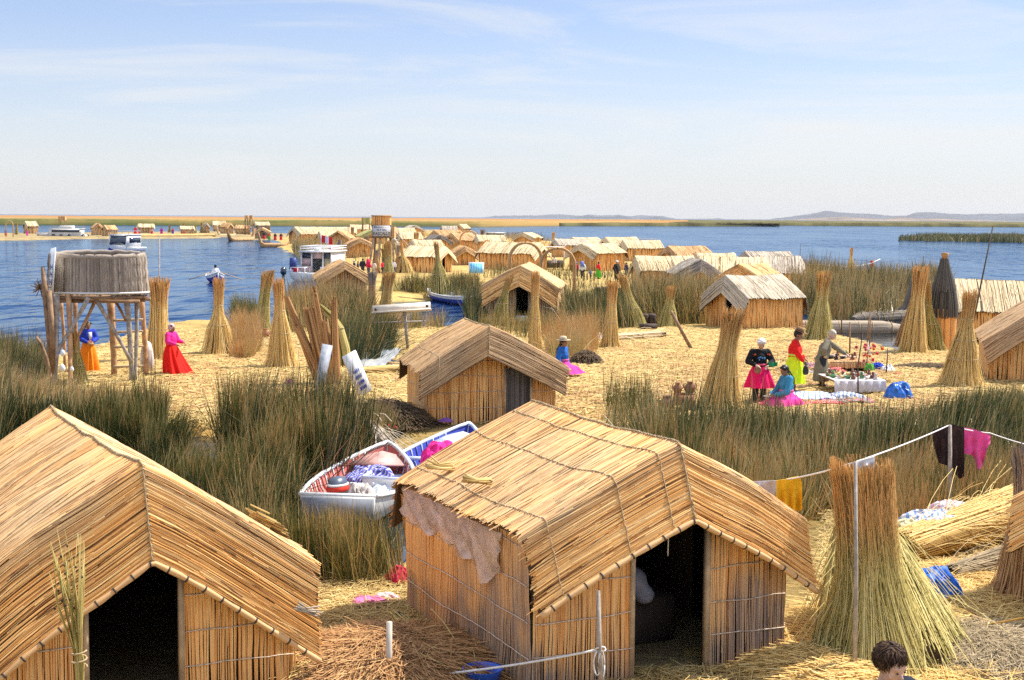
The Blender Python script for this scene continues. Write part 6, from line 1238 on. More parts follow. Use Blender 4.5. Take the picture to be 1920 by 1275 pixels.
def crumple(name, label, loc, size, mat, cat='cloth', rz=0, n=30, amp=.35, seed=None):
    """A heaped, folded cloth lying on something."""
    sd = rng.uniform(0, 50) if seed is None else seed; u = np.linspace(-1, 1, n); gx, gy = np.meshgrid(u, u, indexing='ij'); r = np.sqrt(gx ** 2 + gy ** 2)
    ed = 1 + .14 * np.sin(np.arctan2(gy, gx) * 3 + sd) + .07 * np.sin(np.arctan2(gy, gx) * 7 + sd * 2)
    sc_ = np.maximum(np.abs(gx), np.abs(gy)) / np.maximum(r, 1e-6) * ed
    rr = np.maximum(np.abs(gx), np.abs(gy)); fold = np.abs(vnoise(gx * 2.0 + sd, gy * 1.3, 1.0)) ; fold2 = 1 - np.abs(vnoise(gx * 4.0 + sd * 2, gy * 3.4 + sd, 1.0))
    z = np.clip(1 - rr ** 2.2, 0, 1) ** .55 * (.72 + amp * .55 * vnoise(gx * 1.3 + sd, gy * 1.3, 1.0) - amp * .4 * fold + amp * .30 * fold2)
    z[[0, -1]] = 0; z[:, [0, -1]] = 0; z = np.maximum(z, .02 * (rr < .97))
    G = np.stack([gx * sc_ * size[0] / 2, gy * sc_ * size[1] / 2, z * size[2]], -1); G += np.stack([vnoise(gx * 3 + sd, gy * 3), vnoise(gx * 3, gy * 3 + sd), 0 * gx], -1) * .05 * np.array([size[0], size[1], 1])
    m = MB(); Bt = G.copy(); Bt[:, :, 2] = -.01; m.slab(G, Bt); return item(name, m, mat, loc, label, cat, rz)
def stripes(name, cols, sc_=14, ang=.6):
    m, t, b = mat_new(name); L = t.links; tc_ = N(t, 'ShaderNodeTexCoord'); mp = N(t, 'ShaderNodeMapping'); mp.inputs['Rotation'].default_value = (0, 0, ang); L.new(tc_.outputs['Object'], mp.inputs[0])
    w_ = N(t, 'ShaderNodeTexWave', i_Scale=sc_, i_Distortion=3.0, i_Detail=2.0); L.new(mp.outputs[0], w_.inputs[0]); st = [(k / max(1, len(cols)), c) for k, c in enumerate(cols)]; r = ramp(t, st, w_.outputs[0], 'CONSTANT'); L.new(r.outputs[0], b.inputs['Base Color']); b.inputs['Roughness'].default_value = .85; b.inputs['Specular IOR Level'].default_value = .15; return m
STR = stripes('striped_cloth', [(.03, .07, .40), (.05, .28, .62), (.55, .05, .12), (.04, .06, .28), (.45, .5, .6)], 5)
crumple('cloth_bundle', 'blue and red striped cloth bundle in the red-lined boat', inb(-.05, 2.55, .42), (1.0, 1.3, .42), STR, 'bundle')
crumple('plastic_sheet', 'crumpled clear plastic in the red-lined boat', inb(.42, 1.55, .42), (.8, 1.0, .25), plain('plastic', (.62, .66, .70), .25, .2, 6), 'plastic sheet', amp=.6)
crumple('net_heap', 'pale grey net heap beside the outboard motor', inb(.12, 1.1, .42), (.6, .8, .34), cloth((.50, .47, .43)), 'net', amp=.6)
crumple('yellow_cloth', 'yellow cloth at the stern of the red-lined boat', inb(.30, .42, .52), (.46, .4, .16), cloth((.80, .45, .03)))
crumple('green_cloth', 'green cloth at the left stern corner of the red-lined boat', inb(-.45, .30, .56), (.4, .3, .12), cloth((.03, .28, .16)))
mo = thing('outboard_motor', 'grey and red outboard motor tipped into the stern of the boat', 'motor', inb(-.12, .48, .60), rz + 1.3)
m = MB(); m.lathe([(.02, .0), (.16, .01), (.19, .10), (.18, .22), (.13, .32), (.03, .35)], 16, sx=1.25, sy=.85); m.build('cowling', plain('motor_grey', (.07, .09, .13), .35), mo, True)
m = MB(); m.lathe([(.188, .12), (.198, .125), (.194, .19), (.184, .2)], 16, sx=1.25, sy=.85); m.build('red_band', cloth((.62, .05, .03)), mo, True)
m = MB(); m.lathe([(.182, .205), (.19, .21), (.182, .235), (.175, .24)], 16, sx=1.25, sy=.85); m.build('white_band', M['white'], mo, True)
m = MB(); m.box((.0, 0, -.2), (.16, .1, .5)); m.box((.12, 0, -.36), (.34, .05, .14)); m.build('leg', M['dark'], mo)
A2 = S(752, 925, -.05); B2 = S(879, 800, .42); A2 = A2 + (A2 - B2) * .05
rb2, rz2, L2 = rowboat('white rowing boat with a blue ribbed inside half hidden by the nearest roof', A2, B2, 1.7, .62, Wm, Bm, PB, sole=PB)
crumple('cloth_bundle', 'hot pink cloth bundle in the blue-ribbed boat', S(828, 866, .12), (.8, .9, .5), cloth((.85, .03, .25)), 'bundle')
for nm, lab, px, py, z_, sz, col in (('green_cloth', 'bright green cloth on the grey mat above the red-lined boat', 712, 800, .2, (.5, .3, .12), (.02, .36, .06)), ('red_cloth', 'red cloth lying beside the bright green one', 726, 812, .12, (.4, .3, .1), (.6, .02, .06)), ('purple_flower_cloth', 'small purple cloth under the brown hut', 836, 798, .1, (.3, .2, .1), (.25, .1, .35)),
        ('pink_cloth', 'pink cloth lying on the straw between the two nearest huts', 690, 1132, .03, (.42, .24, .08), (.72, .20, .40)), ('pale_pink_cloth', 'pale pink crumpled cloth beside the pink one', 722, 1126, .03, (.34, .22, .09), (.70, .48, .46)), ('red_bag', 'red plastic bag against the far corner of the nearest hut', 748, 1092, .02, (.34, .3, .26), (.55, .03, .08)), ('white_bag', 'small white bag in the grass near the nearest hut', 672, 1078, .02, (.3, .2, .16), (.6, .6, .6)), ('grey_cloth', 'grey patterned cloth at the right foot of the nearest hut', 1512, 1243, .08, (.46, .28, .14), (.42, .38, .38))):
    crumple(nm, lab, S(px, py) + [0, 0, z_], sz, cloth(col))
# blue and white boat in the back channel
A3 = S(880, 574, WATER); B3 = S(806, 560, WATER); rowboat('blue-bottomed white rowing boat in the channel before the twin-sheaf hut', A3, B3 + (B3 - A3) * .05 + [0, 0, .4], 1.4, .5, Wm, PB, Wm, z=WATER - .06, cbot=plain('boat_bright_blue', (.06, .11, .55), .5, .12, 4), sole=Wm, rise=.14)
# far rowing boat with rower
A4 = S(392, 529, WATER); B4 = A4 + np.array([1.0, -2.9, 0]); rb4, rz4, L4 = rowboat('small blue rowing boat with one rower far out on the water', A4 + [0, 1.4, 0], B4 + [0, 1.4, 0], 1.35, .55, Wm, PB, Wm, ribs=False, z=WATER - .10, cbot=Bm)
c4 = (A4 + B4) / 2 + [0, 1.4, 0]
person('rower in a white top and dark hat sitting in the small blue boat', 400, 520, 0, rz4, (.75, .72, .70), None, (.05, .05, .1), hat=('beanie', (.02, .02, .03)), pose='sit', h=1.6, fine=False)
o = [k for k in bpy.data.objects if k.get('label', '').startswith('rower')][0]; o.location = (float(c4[0]), float(c4[1]), WATER + .28)
for sg in (-1, 1): m = MB(); d = np.array([math.cos(rz4), math.sin(rz4), 0]) * sg; m.tube([np.array([0, 0, .5]) + d * .3, np.array([0, 0, -.12]) + d * 2.0], .03, 5); item('oar', m, M['wood_tan'], (c4[0], c4[1], WATER + .3), 'oar dipping on one side of the small blue boat', 'oar', group='oars of the small blue boat')
# motor boats
def motorboat(label, q, rz, L, beam, cabin, dark, name='motor_boat'):
    root = thing(name, label, 'boat', q, rz); G = hull_grid(L, beam, 1.0, .5, .05, .85); m = MB(); m.grid(G, flip=True); m.prism(G[0], (0, -1, 0), .04); m.prism(np.concatenate([[G[i, 0] for i in range(0, 26, 5)], [G[i, -1] for i in range(25, -1, -5)]]) * [1, 1, 1] - [0, 0, .12], (0, 0, 1), .04); m.build('hull', Wm, root, True)
    m = MB(); m.grid(G[:, 2:9] * [1.01, 1, 1] + [0, 0, -.01], flip=True); m.build('lower_hull', Bm, root, True)
    y0, y1, h_ = cabin; w_ = beam * .8
    m = MB(); m.prism([(-w_ / 2, y0, 1.0), (-w_ / 2, y1 + .7, 1.0), (-w_ / 2, y1, h_), (-w_ / 2, y0, h_)], (1, 0, 0), w_); cb = m.build('cabin', Wm, root)
    for sg in (-1, 1):
        n = max(2, int((y1 - y0) / 1.1)); m = MB(); m.box((sg * (w_ / 2 + .01), (y0 + y1) / 2, (1 + h_) / 2 + .15), (.03, (y1 - y0) * .92, (h_ - 1) * .42)); m.build('side_window', M[dark], cb)
    m = MB(); sl = np.array([0, .7, -(h_ - 1)]); sl /= np.linalg.norm(sl); nn = np.array([0, -sl[2], sl[1]]); p0 = np.array([-w_ * .42, y1 + .08, h_ - .1]) ; ln = math.hypot(.7, h_ - 1) * .7; m.prism([p0 + nn * .01, p0 + sl * ln + nn * .01, p0 + sl * ln + nn * .01 + [w_ * .84, 0, 0], p0 + nn * .01 + [w_ * .84, 0, 0]], nn, .03); m.build('windscreen', M[dark], cb)
    m = MB(); m.box((0, (y0 + y1) / 2, h_ + .04), (w_ * 1.08, (y1 - y0) * 1.06, .08)); rf = m.build('roof', Wm, cb)
    m = MB(); zz = h_ + .5
    P = [(-w_ / 2, y0, zz), (-w_ / 2, y1, zz), (w_ / 2, y1, zz), (w_ / 2, y0, zz), (-w_ / 2, y0, zz)]; m.tube(P, .03, 5)
    for x, y, _ in P[:4]: m.tube([(x, y, h_), (x, y, zz)], .03, 5)
    m.build('roof_rail', M['pole_grey'], rf)
    return root, G, w_
M['glass_dark'] = plain('glass_dark', (.02, .03, .05), .12, .1, 3, spec=.8); M['glass_blue'] = plain('glass_blue', (.03, .10, .38), .2, .2, 3, spec=.8)
q = S(160, 446, WATER); q[2] = WATER - .35
rt_, G, w_ = motorboat('white passenger boat with a dark window band moored on the far left shore', q, math.radians(88), 10.8, 3.0, (.6, 7.2, 2.3), 'glass_dark')
rt_['category'] = 'boat'
for f in (.02, .30, .47, .62): i = int(f * 25); ta = np.linspace(0, 2 * math.pi, 17); m = MB(); c = G[i, 0] * [1.02, 1, 1]; m.tube(np.stack([np.full(17, c[0] - .05), c[1] + .28 * np.cos(ta), c[2] - .25 + .28 * np.sin(ta)], 1), .09, 7); m.build('tyre_fender', M['dark'], rt_, True); 
for f in (.02, .30, .47, .62): i = int(f * 25); ta = np.linspace(0, 2 * math.pi, 17); m = MB(); c = G[i, -1] * [1.02, 1, 1]; m.tube(np.stack([np.full(17, c[0] + .05), c[1] + .28 * np.cos(ta), c[2] - .25 + .28 * np.sin(ta)], 1), .09, 7); m.build('tyre_fender', M['dark'], rt_, True)
m = MB(); m.prism([(-1.0, 2.6, 2.38), (-1.0, 5.9, 2.38), (-1.0, 5.2, 2.95), (-1.0, 2.6, 2.95)], (1, 0, 0), 2.0); m.build('upper_deck', Wm, rt_)
q = S(246, 474, WATER); q[2] = WATER - .3; motorboat('white motor boat with a dark windscreen behind the lookout basket', q + [0, 3.0, 0], math.radians(168), 8.0, 3.4, (1.5, 5.0, 2.7), 'glass_dark')
q = S(1214, 480, WATER); q[2] = WATER - .2; motorboat('white motor boat with a sloping blue window among the village roofs', q + [1.2, 0, 0], math.radians(100), 7.0, 2.6, (.4, 3.4, 2.0), 'glass_blue')
q = S(880, 447, WATER); q[2] = WATER - .1
q = S(950, 452, WATER); q[2] = WATER - .1; motorboat('white long boat behind the long cream-roofed hut', q, math.radians(95), 7.0, 2.4, (.4, 4.6, 1.9), 'glass_dark')
# tour boat, stern towards us
q = S(578, 527, WATER); Y = q[1]; mm2 = Y / FPX; tb = thing('tour_boat', 'white tour boat seen from the stern with pink panels and roof rails', 'boat', (q[0], q[1], WATER), -.12)
def X(px): return (px - 578) * mm2
def ZZ(py): return lift(578, py, Y)[2] - WATER
G = hull_grid(9.0, 3.3, .95, .5, .05, .9); m = MB(); m.grid(G, flip=True); m.prism(G[0], (0, -1, 0), .06); m.prism([G[0, 0] - [0, 0, .1], G[0, -1] - [0, 0, .1], G[14, -1] - [0, 0, .1], G[14, 0] - [0, 0, .1]], (0, 0, 1), .05); o = m.build('hull', Wm, tb, True); o.location = (0, 0, -.35)
zc0, zc1 = .5, ZZ(474); xl, xr = X(553), X(611); wall_y = 1.9
def panel(x0, x1, z0, z1, mat, nm, y=wall_y, th=.06): m = MB(); m.box(((x0 + x1) / 2, y, (z0 + z1) / 2), (abs(x1 - x0), th, abs(z1 - z0))); return m.build(nm, mat, tb)
PKp = plain('panel_pink', (.60, .42, .38), .6, .1, 3)
m = MB(); m.box((xl + .04, 4.2, (zc0 + zc1) / 2), (.08, 4.5, zc1 - zc0)); m.box((xr - .04, 4.2, (zc0 + zc1) / 2), (.08, 4.5, zc1 - zc0)); m.box((0 + (xl + xr) / 2, 6.4, (zc0 + zc1) / 2), (xr - xl - .17, .08, zc1 - zc0)); m.build('cabin', Wm, tb)
panel(X(554), X(572), ZZ(499), ZZ(486), PKp, 'lower_panel'); panel(X(554), X(572), ZZ(485), ZZ(476), M['glass_dark'], 'window'); panel(X(574), X(594), ZZ(486), ZZ(472), PKp, 'upper_panel'); panel(X(596), X(611), ZZ(483), ZZ(474), M['glass_dark'], 'window'); panel(X(596), X(611), ZZ(500), ZZ(486), plain('bamboo_panel', (.40, .34, .20), .7), 'lower_panel'); panel(X(595), X(611), ZZ(518), ZZ(501), Wm, 'stern_panel', 1.0); panel(X(554), X(574), ZZ(518), ZZ(500), PKp, 'stern_panel', 1.7)
for x in (553, 573, 595, 611): panel(X(x) - .06, X(x) + .06, zc0, zc1, Wm, 'post', wall_y - .07)
m = MB(); m.box(((xl + xr) / 2, 4.0, zc1 + .05), (xr - xl + .3, 5.2, .1)); m.build('roof', Wm, tb)
m = MB(); zz = ZZ(463); P = [(xl, 1.5, zz), (xr + .1, 1.5, zz), (xr + .1, 6.5, zz), (xl, 6.5, zz), (xl, 1.5, zz)]; m.tube(P, .045, 6); P2 = [(a, b, (zz + zc1) / 2 + .05) for a, b, c in P]; m.tube(P2, .03, 5)
for x in np.linspace(xl, xr + .1, 5): m.tube([(x, 1.5, zc1), (x, 1.5, zz)], .035, 5)
m.build('roof_rail', M['white'], tb)
m = MB(); m.lathe([(.02, 0), (.28, .02), (.3, .2), (.2, .3), (.02, .32)], 14); o = m.build('roof_dome', M['white'], tb, True); o.location = (X(581), 2.4, zc1 + .1)
m = MB(); P = [(X(543), .2, ZZ(502)), (X(570), .2, ZZ(502)), (X(570), 1.6, ZZ(502))]; m.tube(P, .04, 6); m.tube([(a, b, c - .4) for a, b, c in P], .03, 5); 
for a, b, c in P + [(X(556), .2, ZZ(502))]: m.tube([(a, b, .5), (a, b, c)], .035, 5)
m.build('stern_rail', M['white'], tb)
m = MB(); m.box((X(552), .35, ZZ(508)), (.42, .1, .5)); m.build('red_panel', cloth((.6, .02, .05)), tb)
m = MB(); m.lathe([(.02, 0), (.2, .02), (.24, .2), (.22, .45), (.1, .6), (.02, .62)], 12, sy=1.3); m.box((0, -.0, -.5), (.18, .3, 1.1)); o = m.build('outboard_motor', M['glass_dark'], tb, True); o.location = (X(533), -.4, .5)
m = MB(); m.box((X(545), .6, ZZ(495)), (.5, .4, .9), taper=.85); m.build('blue_locker', M['navy'], tb)
fl = thing('flag', 'red and white flag on a thin pole behind the tour boat', 'flag', S(602, 482)); mf = mpp(602, 482)
m = MB(); m.tube([(0, 0, 0), (0, 0, 42 * mf)], .04, 5); m.build('pole', M['white'], fl)
for k, c in enumerate(((.75, .02, .04), (.8, .8, .8), (.75, .02, .04))): m = MB(); u = np.linspace(0, 1, 6); G = np.stack(np.meshgrid(u, np.linspace(0, 1, 5), indexing='ij'), -1); G = np.stack([(.05 + k * .42 + G[..., 0] * .42), .08 * np.sin((k + G[..., 0]) * 3), 41 * mf - G[..., 1] * .85 - .1 * (k + G[..., 0])], -1); m.slab(G, G + [0, .02, 0]); m.build('flag_stripe', cloth(c), fl)
# reed boats
def reedboat(label, A, B, r, curl=(1, 1), mat='roof_tan', name='reed_boat', prow=1.2):
    A = np.asarray(A, float); B = np.asarray(B, float); d = B - A; L = float(np.hypot(d[0], d[1])); rz_ = math.atan2(d[1], d[0]); root = thing(name, label, 'reed boat', (A[0], A[1], WATER - .05), rz_)
    for sy in (-1, 1):
        P = [(0, sy * r * .5, r * .7 + curl[0] * prow * .9)] * 0; t = np.linspace(0, 1, 22); x = t * L; zc = r * .5 + curl[0] * prow * np.clip((.14 - t) / .14, 0, 1) ** 1.6 + curl[1] * prow * np.clip((t - .86) / .14, 0, 1) ** 1.6
        rr = r * np.clip(np.minimum(t, 1 - t) / .16, .22, 1) ** .7; yy = sy * r * .85 * np.clip(np.minimum(t, 1 - t) / .2, .15, 1)
        P = np.stack([x, yy, zc], 1); m = MB(); m.tube(P, rr * .8, 10, (.4, 0, .5, 1)); n = 130; a = rng.uniform(0, 6.28, n); K = 12; tt = np.linspace(0, 1, K)
        Pc = np.stack([np.interp(tt, t, P[:, k]) for k in range(3)], 1); rc = np.interp(tt, t, rr) * .82; Q = Pc[None] + np.stack([0 * a, np.cos(a), np.sin(a)], 1)[:, None] * rc[None, :, None]
        m.strips(Q, np.stack([0 * a, -np.sin(a), np.cos(a)], 1)[:, None], np.stack([0 * a, np.cos(a), np.sin(a)], 1)[:, None], r * .09, r * .03, rng.beta(2, 2, n)); h_ = m.build('reed_float', M[mat], root)
        for tv in np.linspace(.12, .88, 7): i = int(tv * 21); ta = np.linspace(0, 6.28, 13); c = MB(); c.tube(np.stack([np.full(13, P[i, 0]), P[i, 1] + rr[i] * .88 * np.cos(ta), P[i, 2] + rr[i] * .88 * np.sin(ta)], 1), .015 + r * .02, 4); c.build('binding_cord', M['rope'], h_)
    m = MB(); m.box((L / 2, 0, r * .75), (L * .62, r * 1.1, .08)); m.build('deck', M[mat], root)
    return root
reedboat('long grey reed raft lying in the still channel on the right', S(1445, 622, WATER), S(1705, 624, WATER), .42, (0, .0), 'roof_grey')
reedboat('dark grey reed boat with a raised curled prow left of the three sheaves', S(1600, 604, WATER), S(1712, 596, WATER), .38, (0, 1), 'roof_dark', prow=1.9)
reedboat('far reed boat with a raised prow near the tall yellow hut', S(484, 463, WATER), S(542, 463, WATER), .5, (1, .3), 'roof_tan', prow=2.2)
reedboat('far reed boat with two curled ends left of the other one', S(426, 452, WATER), S(478, 451, WATER), .5, (.8, 1), 'roof_tan', prow=2.2)
reedboat('far pale boat with a curled prow at the end of the straw-edged shore', S(406, 443, WATER), S(442, 443, WATER), .4, (1, .2), 'roof_pale', prow=2.6)
# curved pipe in the reeds, reflecting pool
q = S(1570, 512); m2_ = mpp(1570, 512); m = MB(); P = [(( x - 1570) * m2_, 0, (512 - y) * m2_) for x, y in ((1534, 497), (1560, 499), (1590, 500), (1615, 498), (1632, 494), (1648, 486))]; m.tube(P, .06, 6); item('white_pipe', m, M['white'], q, 'long curved white pipe lying over the tall reeds', 'pipe')
m = MB(); m.box((0, 0, 0), (.34, .2, .8), taper=.9); item('red_cloth', m, cloth((.55, .03, .03)), lift(1635, 497, q[1] + 2), 'red garment hanging at the end of the curved white pipe', 'cloth')
# ------------------------------------------------------------------ things on the middle island
q = S(762, 657); k_ = mpp(762, 657); st_ = thing('box_stand', 'long cream wooden panel mounted on a weathered wooden post and frame', 'stand', q)
def f_(px, py, dy=0): return np.array([(px - 762) * k_, dy, (657 - py) * k_])
m = MB(); c = (f_(699, 586) + f_(807, 578)) / 2 + [0, 0, .08]; an = math.atan2(8, 108); m.box((0, 0, 0), (108 * k_, .16, .27)); m.box((0, -.10, -.15), (110 * k_, .10, .05)); o = m.build('panel_box', plain('box_white', (.66, .58, .46), .5, .1, 5), st_); o.location = c; o.rotation_euler = (math.radians(-24), -an, 0)
for sx in (-1, 1): h2 = MB(); h2.lathe([(.005, 0), (.05, 0), (.05, .012), (.005, .012)], 12); h = h2.build('hole', M['dark'], o); h.location = (sx * 48 * k_, -.083, -.02); h.rotation_euler = (math.radians(90), 0, 0)
for a, b, r in ((f_(758, 582), f_(765, 660), .055), (f_(698, 606), f_(797, 602), .03), (f_(700, 590, .3), f_(808, 582, .3), .03), (f_(799, 588), f_(794, 603), .03), (f_(699, 592), f_(698, 607), .03), (f_(758, 588), f_(747, 602), .025)): m = MB(); m.tube([a, b], r, 7); m.build('post' if r > .05 else 'rail', M['pole_grey'], st_)
def board(label, tl, tr_, br, bl, Y0, th, mat, name='board'):
    P = [lift(*p_, Y0 + dy) for p_, dy in ((bl, -.25), (br, -.25), (tr_, .35), (tl, .35))]; o0 = P[0].copy(); n = np.cross(P[1] - P[0], P[3] - P[0]); n /= np.linalg.norm(n); m = MB(); m.prism([k - o0 for k in P], -n, th); return item(name, m, mat, o0, label, 'board', smooth=False), [k - o0 for k in P], n
Yb = S(605, 742)[1]; board('tall grey wooden board stuck upright in the reeds by the stakes', (604, 644), (624, 648), (604, 742), (588, 738), Yb, .04, plain('board_grey', (.30, .32, .36), .7, .2, 8))
bo, P, n = board('white board with blue handwriting leaning in the reeds', (641, 669), (666, 656), (697, 730), (674, 746), Yb, .05, M['white'])
m = MB(); e1, e2 = P[1] - P[0], P[3] - P[0]
for row, (v0, cnt) in enumerate(((.10, 5), (.22, 6), (.36, 5), (.50, 4))):
    for k in range(cnt):
        u0 = .3 + .5 * k / cnt; w0 = .07; x = [(u0, v0), (u0 + w0 * .5, v0 + .09), (u0 + w0, v0 + .02), (u0 + w0 * .7, v0 + .07)]; m.tube([e1 * a + e2 * b + n * .006 for a, b in x], .010, 4)
m.build('handwriting', plain('ink_blue', (.05, .10, .55), .5), bo)
pool = MB(); c = [S(680, 668), S(762, 660), S(768, 684), S(668, 692)]; c = [k + [0, 0, .05] for k in c]; pool.prism(c, (0, 0, 1), .006); o = pool.build('pool_water', calm_mat()); tag(o, 'small dark pool cut into the middle island', 'water', kind='structure')
m = MB(); G = np.zeros((16, 16, 3)); u = np.linspace(0, 1, 16); gx, gy = np.meshgrid(u, u, indexing='ij'); a, b, c_, d_ = S(664, 692), S(722, 692), S(752, 664), S(682, 662); G = (a * ((1 - gx) * (1 - gy))[..., None] + b * (gx * (1 - gy))[..., None] + c_ * (gx * gy)[..., None] + d_ * ((1 - gx) * gy)[..., None]); G[..., 2] = .10 + .05 * vnoise(gx * 5, gy * 5, 1.2) + .18 * np.clip(gy - .7, 0, 1); g0 = G[0, 0].copy(); m.slab(G - g0, G - g0 - [0, 0, .008])
mp_, t_, b_ = mat_new('clear_plastic'); b_.inputs['Base Color'].default_value = (.75, .8, .84, 1); b_.inputs['Roughness'].default_value = .18; b_.inputs['Alpha'].default_value = .42
item('plastic_sheet', m, mp_, g0, 'clear plastic sheet stretched over the small pool', 'plastic sheet')
# clay jars and stoves
TC = plain('terracotta', (.36, .15, .075), .7, .25, 7, bump=.2); TD = plain('sooty_clay', (.07, .045, .035), .8, .3, 8)
def jar(label, px, yb, wpx, hpx, mat, z=0.0):
    k = mpp(px, yb); r = wpx / 2 * k; h = hpx * k; root = thing('clay_jar', label, 'jar', S(px, yb) + [0, 0, z]); m = MB(); m.lathe([(.02, 0), (r * .62, .0), (r, h * .4), (r * .95, h * .6), (r * .5, h * .82), (r * .48, h * .9), (r * .62, h), (r * .5, h * .97), (r * .42, h * .85), (.01, h * .5)], 18, wob=lambda a, t: 1 + .02 * np.sin(a * 3)); m.build('body', mat, root, True)
    for sg in (-1, 1): m = MB(); ta = np.linspace(-1.3, 1.3, 8); m.tube(np.stack([sg * (r * .72 + r * .42 * np.cos(ta)), 0 * ta, h * .62 + h * .22 * np.sin(ta)], 1), r * .09, 6); m.build('handle', mat, root, True)
    return root
jar('brown clay jar lying lowest of the group beside the bushy sheaf', 1250, 768, 30, 26, plain('clay_brown', (.2, .09, .06), .7, .3, 7))
k = mpp(1282, 772); m = MB(); m.box((0, 0, .15), (38 * k, .38, .30), taper=.92); m.lathe([(.10, .29), (.14, .3), (.14, .34), (.10, .35), (.08, .30)], 14, (-.12, 0, 0)); m.lathe([(.10, .29), (.14, .3), (.14, .34), (.10, .35), (.08, .30)], 14, (.13, 0, 0)); o = item('clay_stove', m, TC, S(1282, 762), 'orange clay stove block carrying two small jars', 'stove', smooth=False)
m = MB(); m.box((0, 0, 0), (.14, .02, .14)); h = m.build('fire_hole', M['dark'], o); h.location = (0, -.195, .12)
jar('left small orange jar standing on the clay stove', 1270, 762, 18, 20, TC, .33); jar('right small dark-rimmed jar standing on the clay stove', 1293, 762, 22, 22, plain('clay_red', (.28, .10, .055), .65, .25, 7), .33)
m = MB(); ball(m, (0, 0, .06), .3, 1, .6, .45); item('soot_heap', m, TD, S(1292, 773), 'black sooty lump on the ground below the clay stove', 'ash heap')
jar('round terracotta jar between the yellow and the greenish sheaf', 498, 634, 16, 18, TC)
for px, lab in ((1209, 'left one of two black domed stoves behind the reed roll'), (1223, 'right one of two black domed stoves behind the reed roll')): k = mpp(px, 612); m = MB(); m.lathe([(.15, 0), (.17, .05), (.16, .3), (.17, .48), (.12, .56), (.10, .52), (.02, .40)], 14); item('clay_stove', m, TD, S(px, 612), lab, 'stove')
m = MB(); m.box((0, 0, .12), (.7, .5, .24)); item('stone_slab', m, TD, S(1216, 618), 'sooty flat block before the black stoves', 'block', smooth=False)
m = MB(); m.lathe([(.02, 0), (.16, 0), (.18, .3), (.17, .3), (.15, .05), (.02, .03)], 14); item('cooking_pot', m, M['dark'], S(44, 716) + [0, 0, .15], 'black cooking pot in the grass left of the lookout tower', 'pot')
m = MB(); m.box((0, 0, .1), (.5, .35, .26)); item('clay_stove', m, TC, S(46, 718), 'small orange stove under the black pot', 'stove', smooth=False)
A = S(1297, 656); B = lift(1258, 583, A[1] + .2); m = MB(); m.tube([(0, 0, 0), B - A], [.07, .06], 6); item('plank', m, M['wood_brown'], A, 'brown plank leaning up from the straw against the short green sheaf', 'plank')
crumple('white_bag', 'crumpled white plastic bag by the upright sheaf', S(1120, 636), (.6, .5, .34), M['dirty_white'], 'bag'); crumple('yellow_cloth', 'small yellow cloth hanging low by the upright sheaf', S(1114, 654), (.32, .3, .34), cloth((.75, .55, .02)))
crumple('white_stone', 'pale stone at the foot of the yellow sheaf', S(535, 686), (.5, .4, .3), M['dirty_white'], 'stone', amp=.2); crumple('pink_toy', 'small pink cloth in the reeds before the stakes', S(543, 722), (.3, .2, .2), cloth((.6, .2, .25)))
# blue map board in the village
q = S(893, 515); k = mpp(893, 515); bd_ = thing('picture_board', 'blue and white picture board leaning before the long cream-roofed hut', 'board', q, .0); m = MB(); m.box((0, 0, .55), (1.25, .06, .95), Matrix.Rotation(-.25, 3, 'X')); m.build('frame', M['white'], bd_)
m = MB(); m.box((0, -.04, .55), (1.1, .02, .8), Matrix.Rotation(-.25, 3, 'X')); m.build('picture', stripes('sky_print', [(.08, .45, .85), (.7, .85, .95), (.10, .5, .9), (.15, .55, .9)], .8, .3), bd_)
for k_i, (px, py) in enumerate(((1008, 487), (1026, 489), (1046, 490))):
    A = S(px, 502); m = MB(); m.box((0, 0, .35), (1.0, .6, .7)); item('stall_table', m, M['wood_dark'], A, ('dark stall table under the left reed arch', 'dark stall table between the reed arches', 'dark stall table under the right reed arch')[k_i], 'table', smooth=False)
m = MB(); m.box((0, 0, 1.9), (3.2, 1.8, .05)); [m.tube([(x, y, 0), (x, y, 1.9)], .04, 5) for x in (-1.5, 1.5) for y in (-.8, .8)]; item('canopy', m, M['dirty_white'], S(1028, 500), 'flat whitish canopy over the dark stalls behind the arches', 'canopy', smooth=False)
# ------------------------------------------------------------------ market stall
q = S(1612, 742); k = mpp(1612, 742); stt = thing('stall_table', 'low stall table under a white cloth spread with small crafts', 'table', q, .06)
m = MB(); m.box((0, .8, .38), (1.32, 1.6, .06)); m.build('tabletop', M['wood_brown'], stt)
for x in (-.58, .58):
    for y in (.1, 1.5): m = MB(); m.box((x, y, .175), (.07, .07, .35)); m.build('leg', M['wood_brown'], stt)
m = MB(); nx = 40; u = np.linspace(-.70, .70, nx); rows = [(1.62, .415), (.0, .418), (-.03, .40), (-.045 , .25), (-.05, .10)]
G = np.zeros((len(rows), nx, 3))
for j, (y, z_) in enumerate(rows): G[j, :, 0] = u; G[j, :, 1] = y + .016 * np.sin(u * 28 + j) * (j > 2) * (j - 1); G[j, :, 2] = z_ + (.03 * np.sin(u * 3.1) if j == 4 else 0)
m.slab(G, G + [0, .012, -.012]); o = m.build('tablecloth', cloth((.62, .58, .56)), stt, True); o.name = 'tablecloth'
def bowl_(m, s): m.lathe([(.01, 0), (.035 * s, 0), (.06 * s, .05 * s), (.055 * s, .05 * s), (.03 * s, .012 * s), (.005, .012 * s)], 12)
def doll_(m, s): m.lathe([(.04 * s, 0), (.045 * s, .01), (.02 * s, .07 * s), (.028 * s, .09 * s), (.02 * s, .12 * s), (.005, .125 * s)], 10)
def toyboat_(m, s): t = np.linspace(-1, 1, 9); m.tube(np.stack([t * .12 * s, 0 * t, .03 * s + .07 * s * np.abs(t) ** 3], 1), .03 * s * (1.1 - .8 * np.abs(t)), 7)
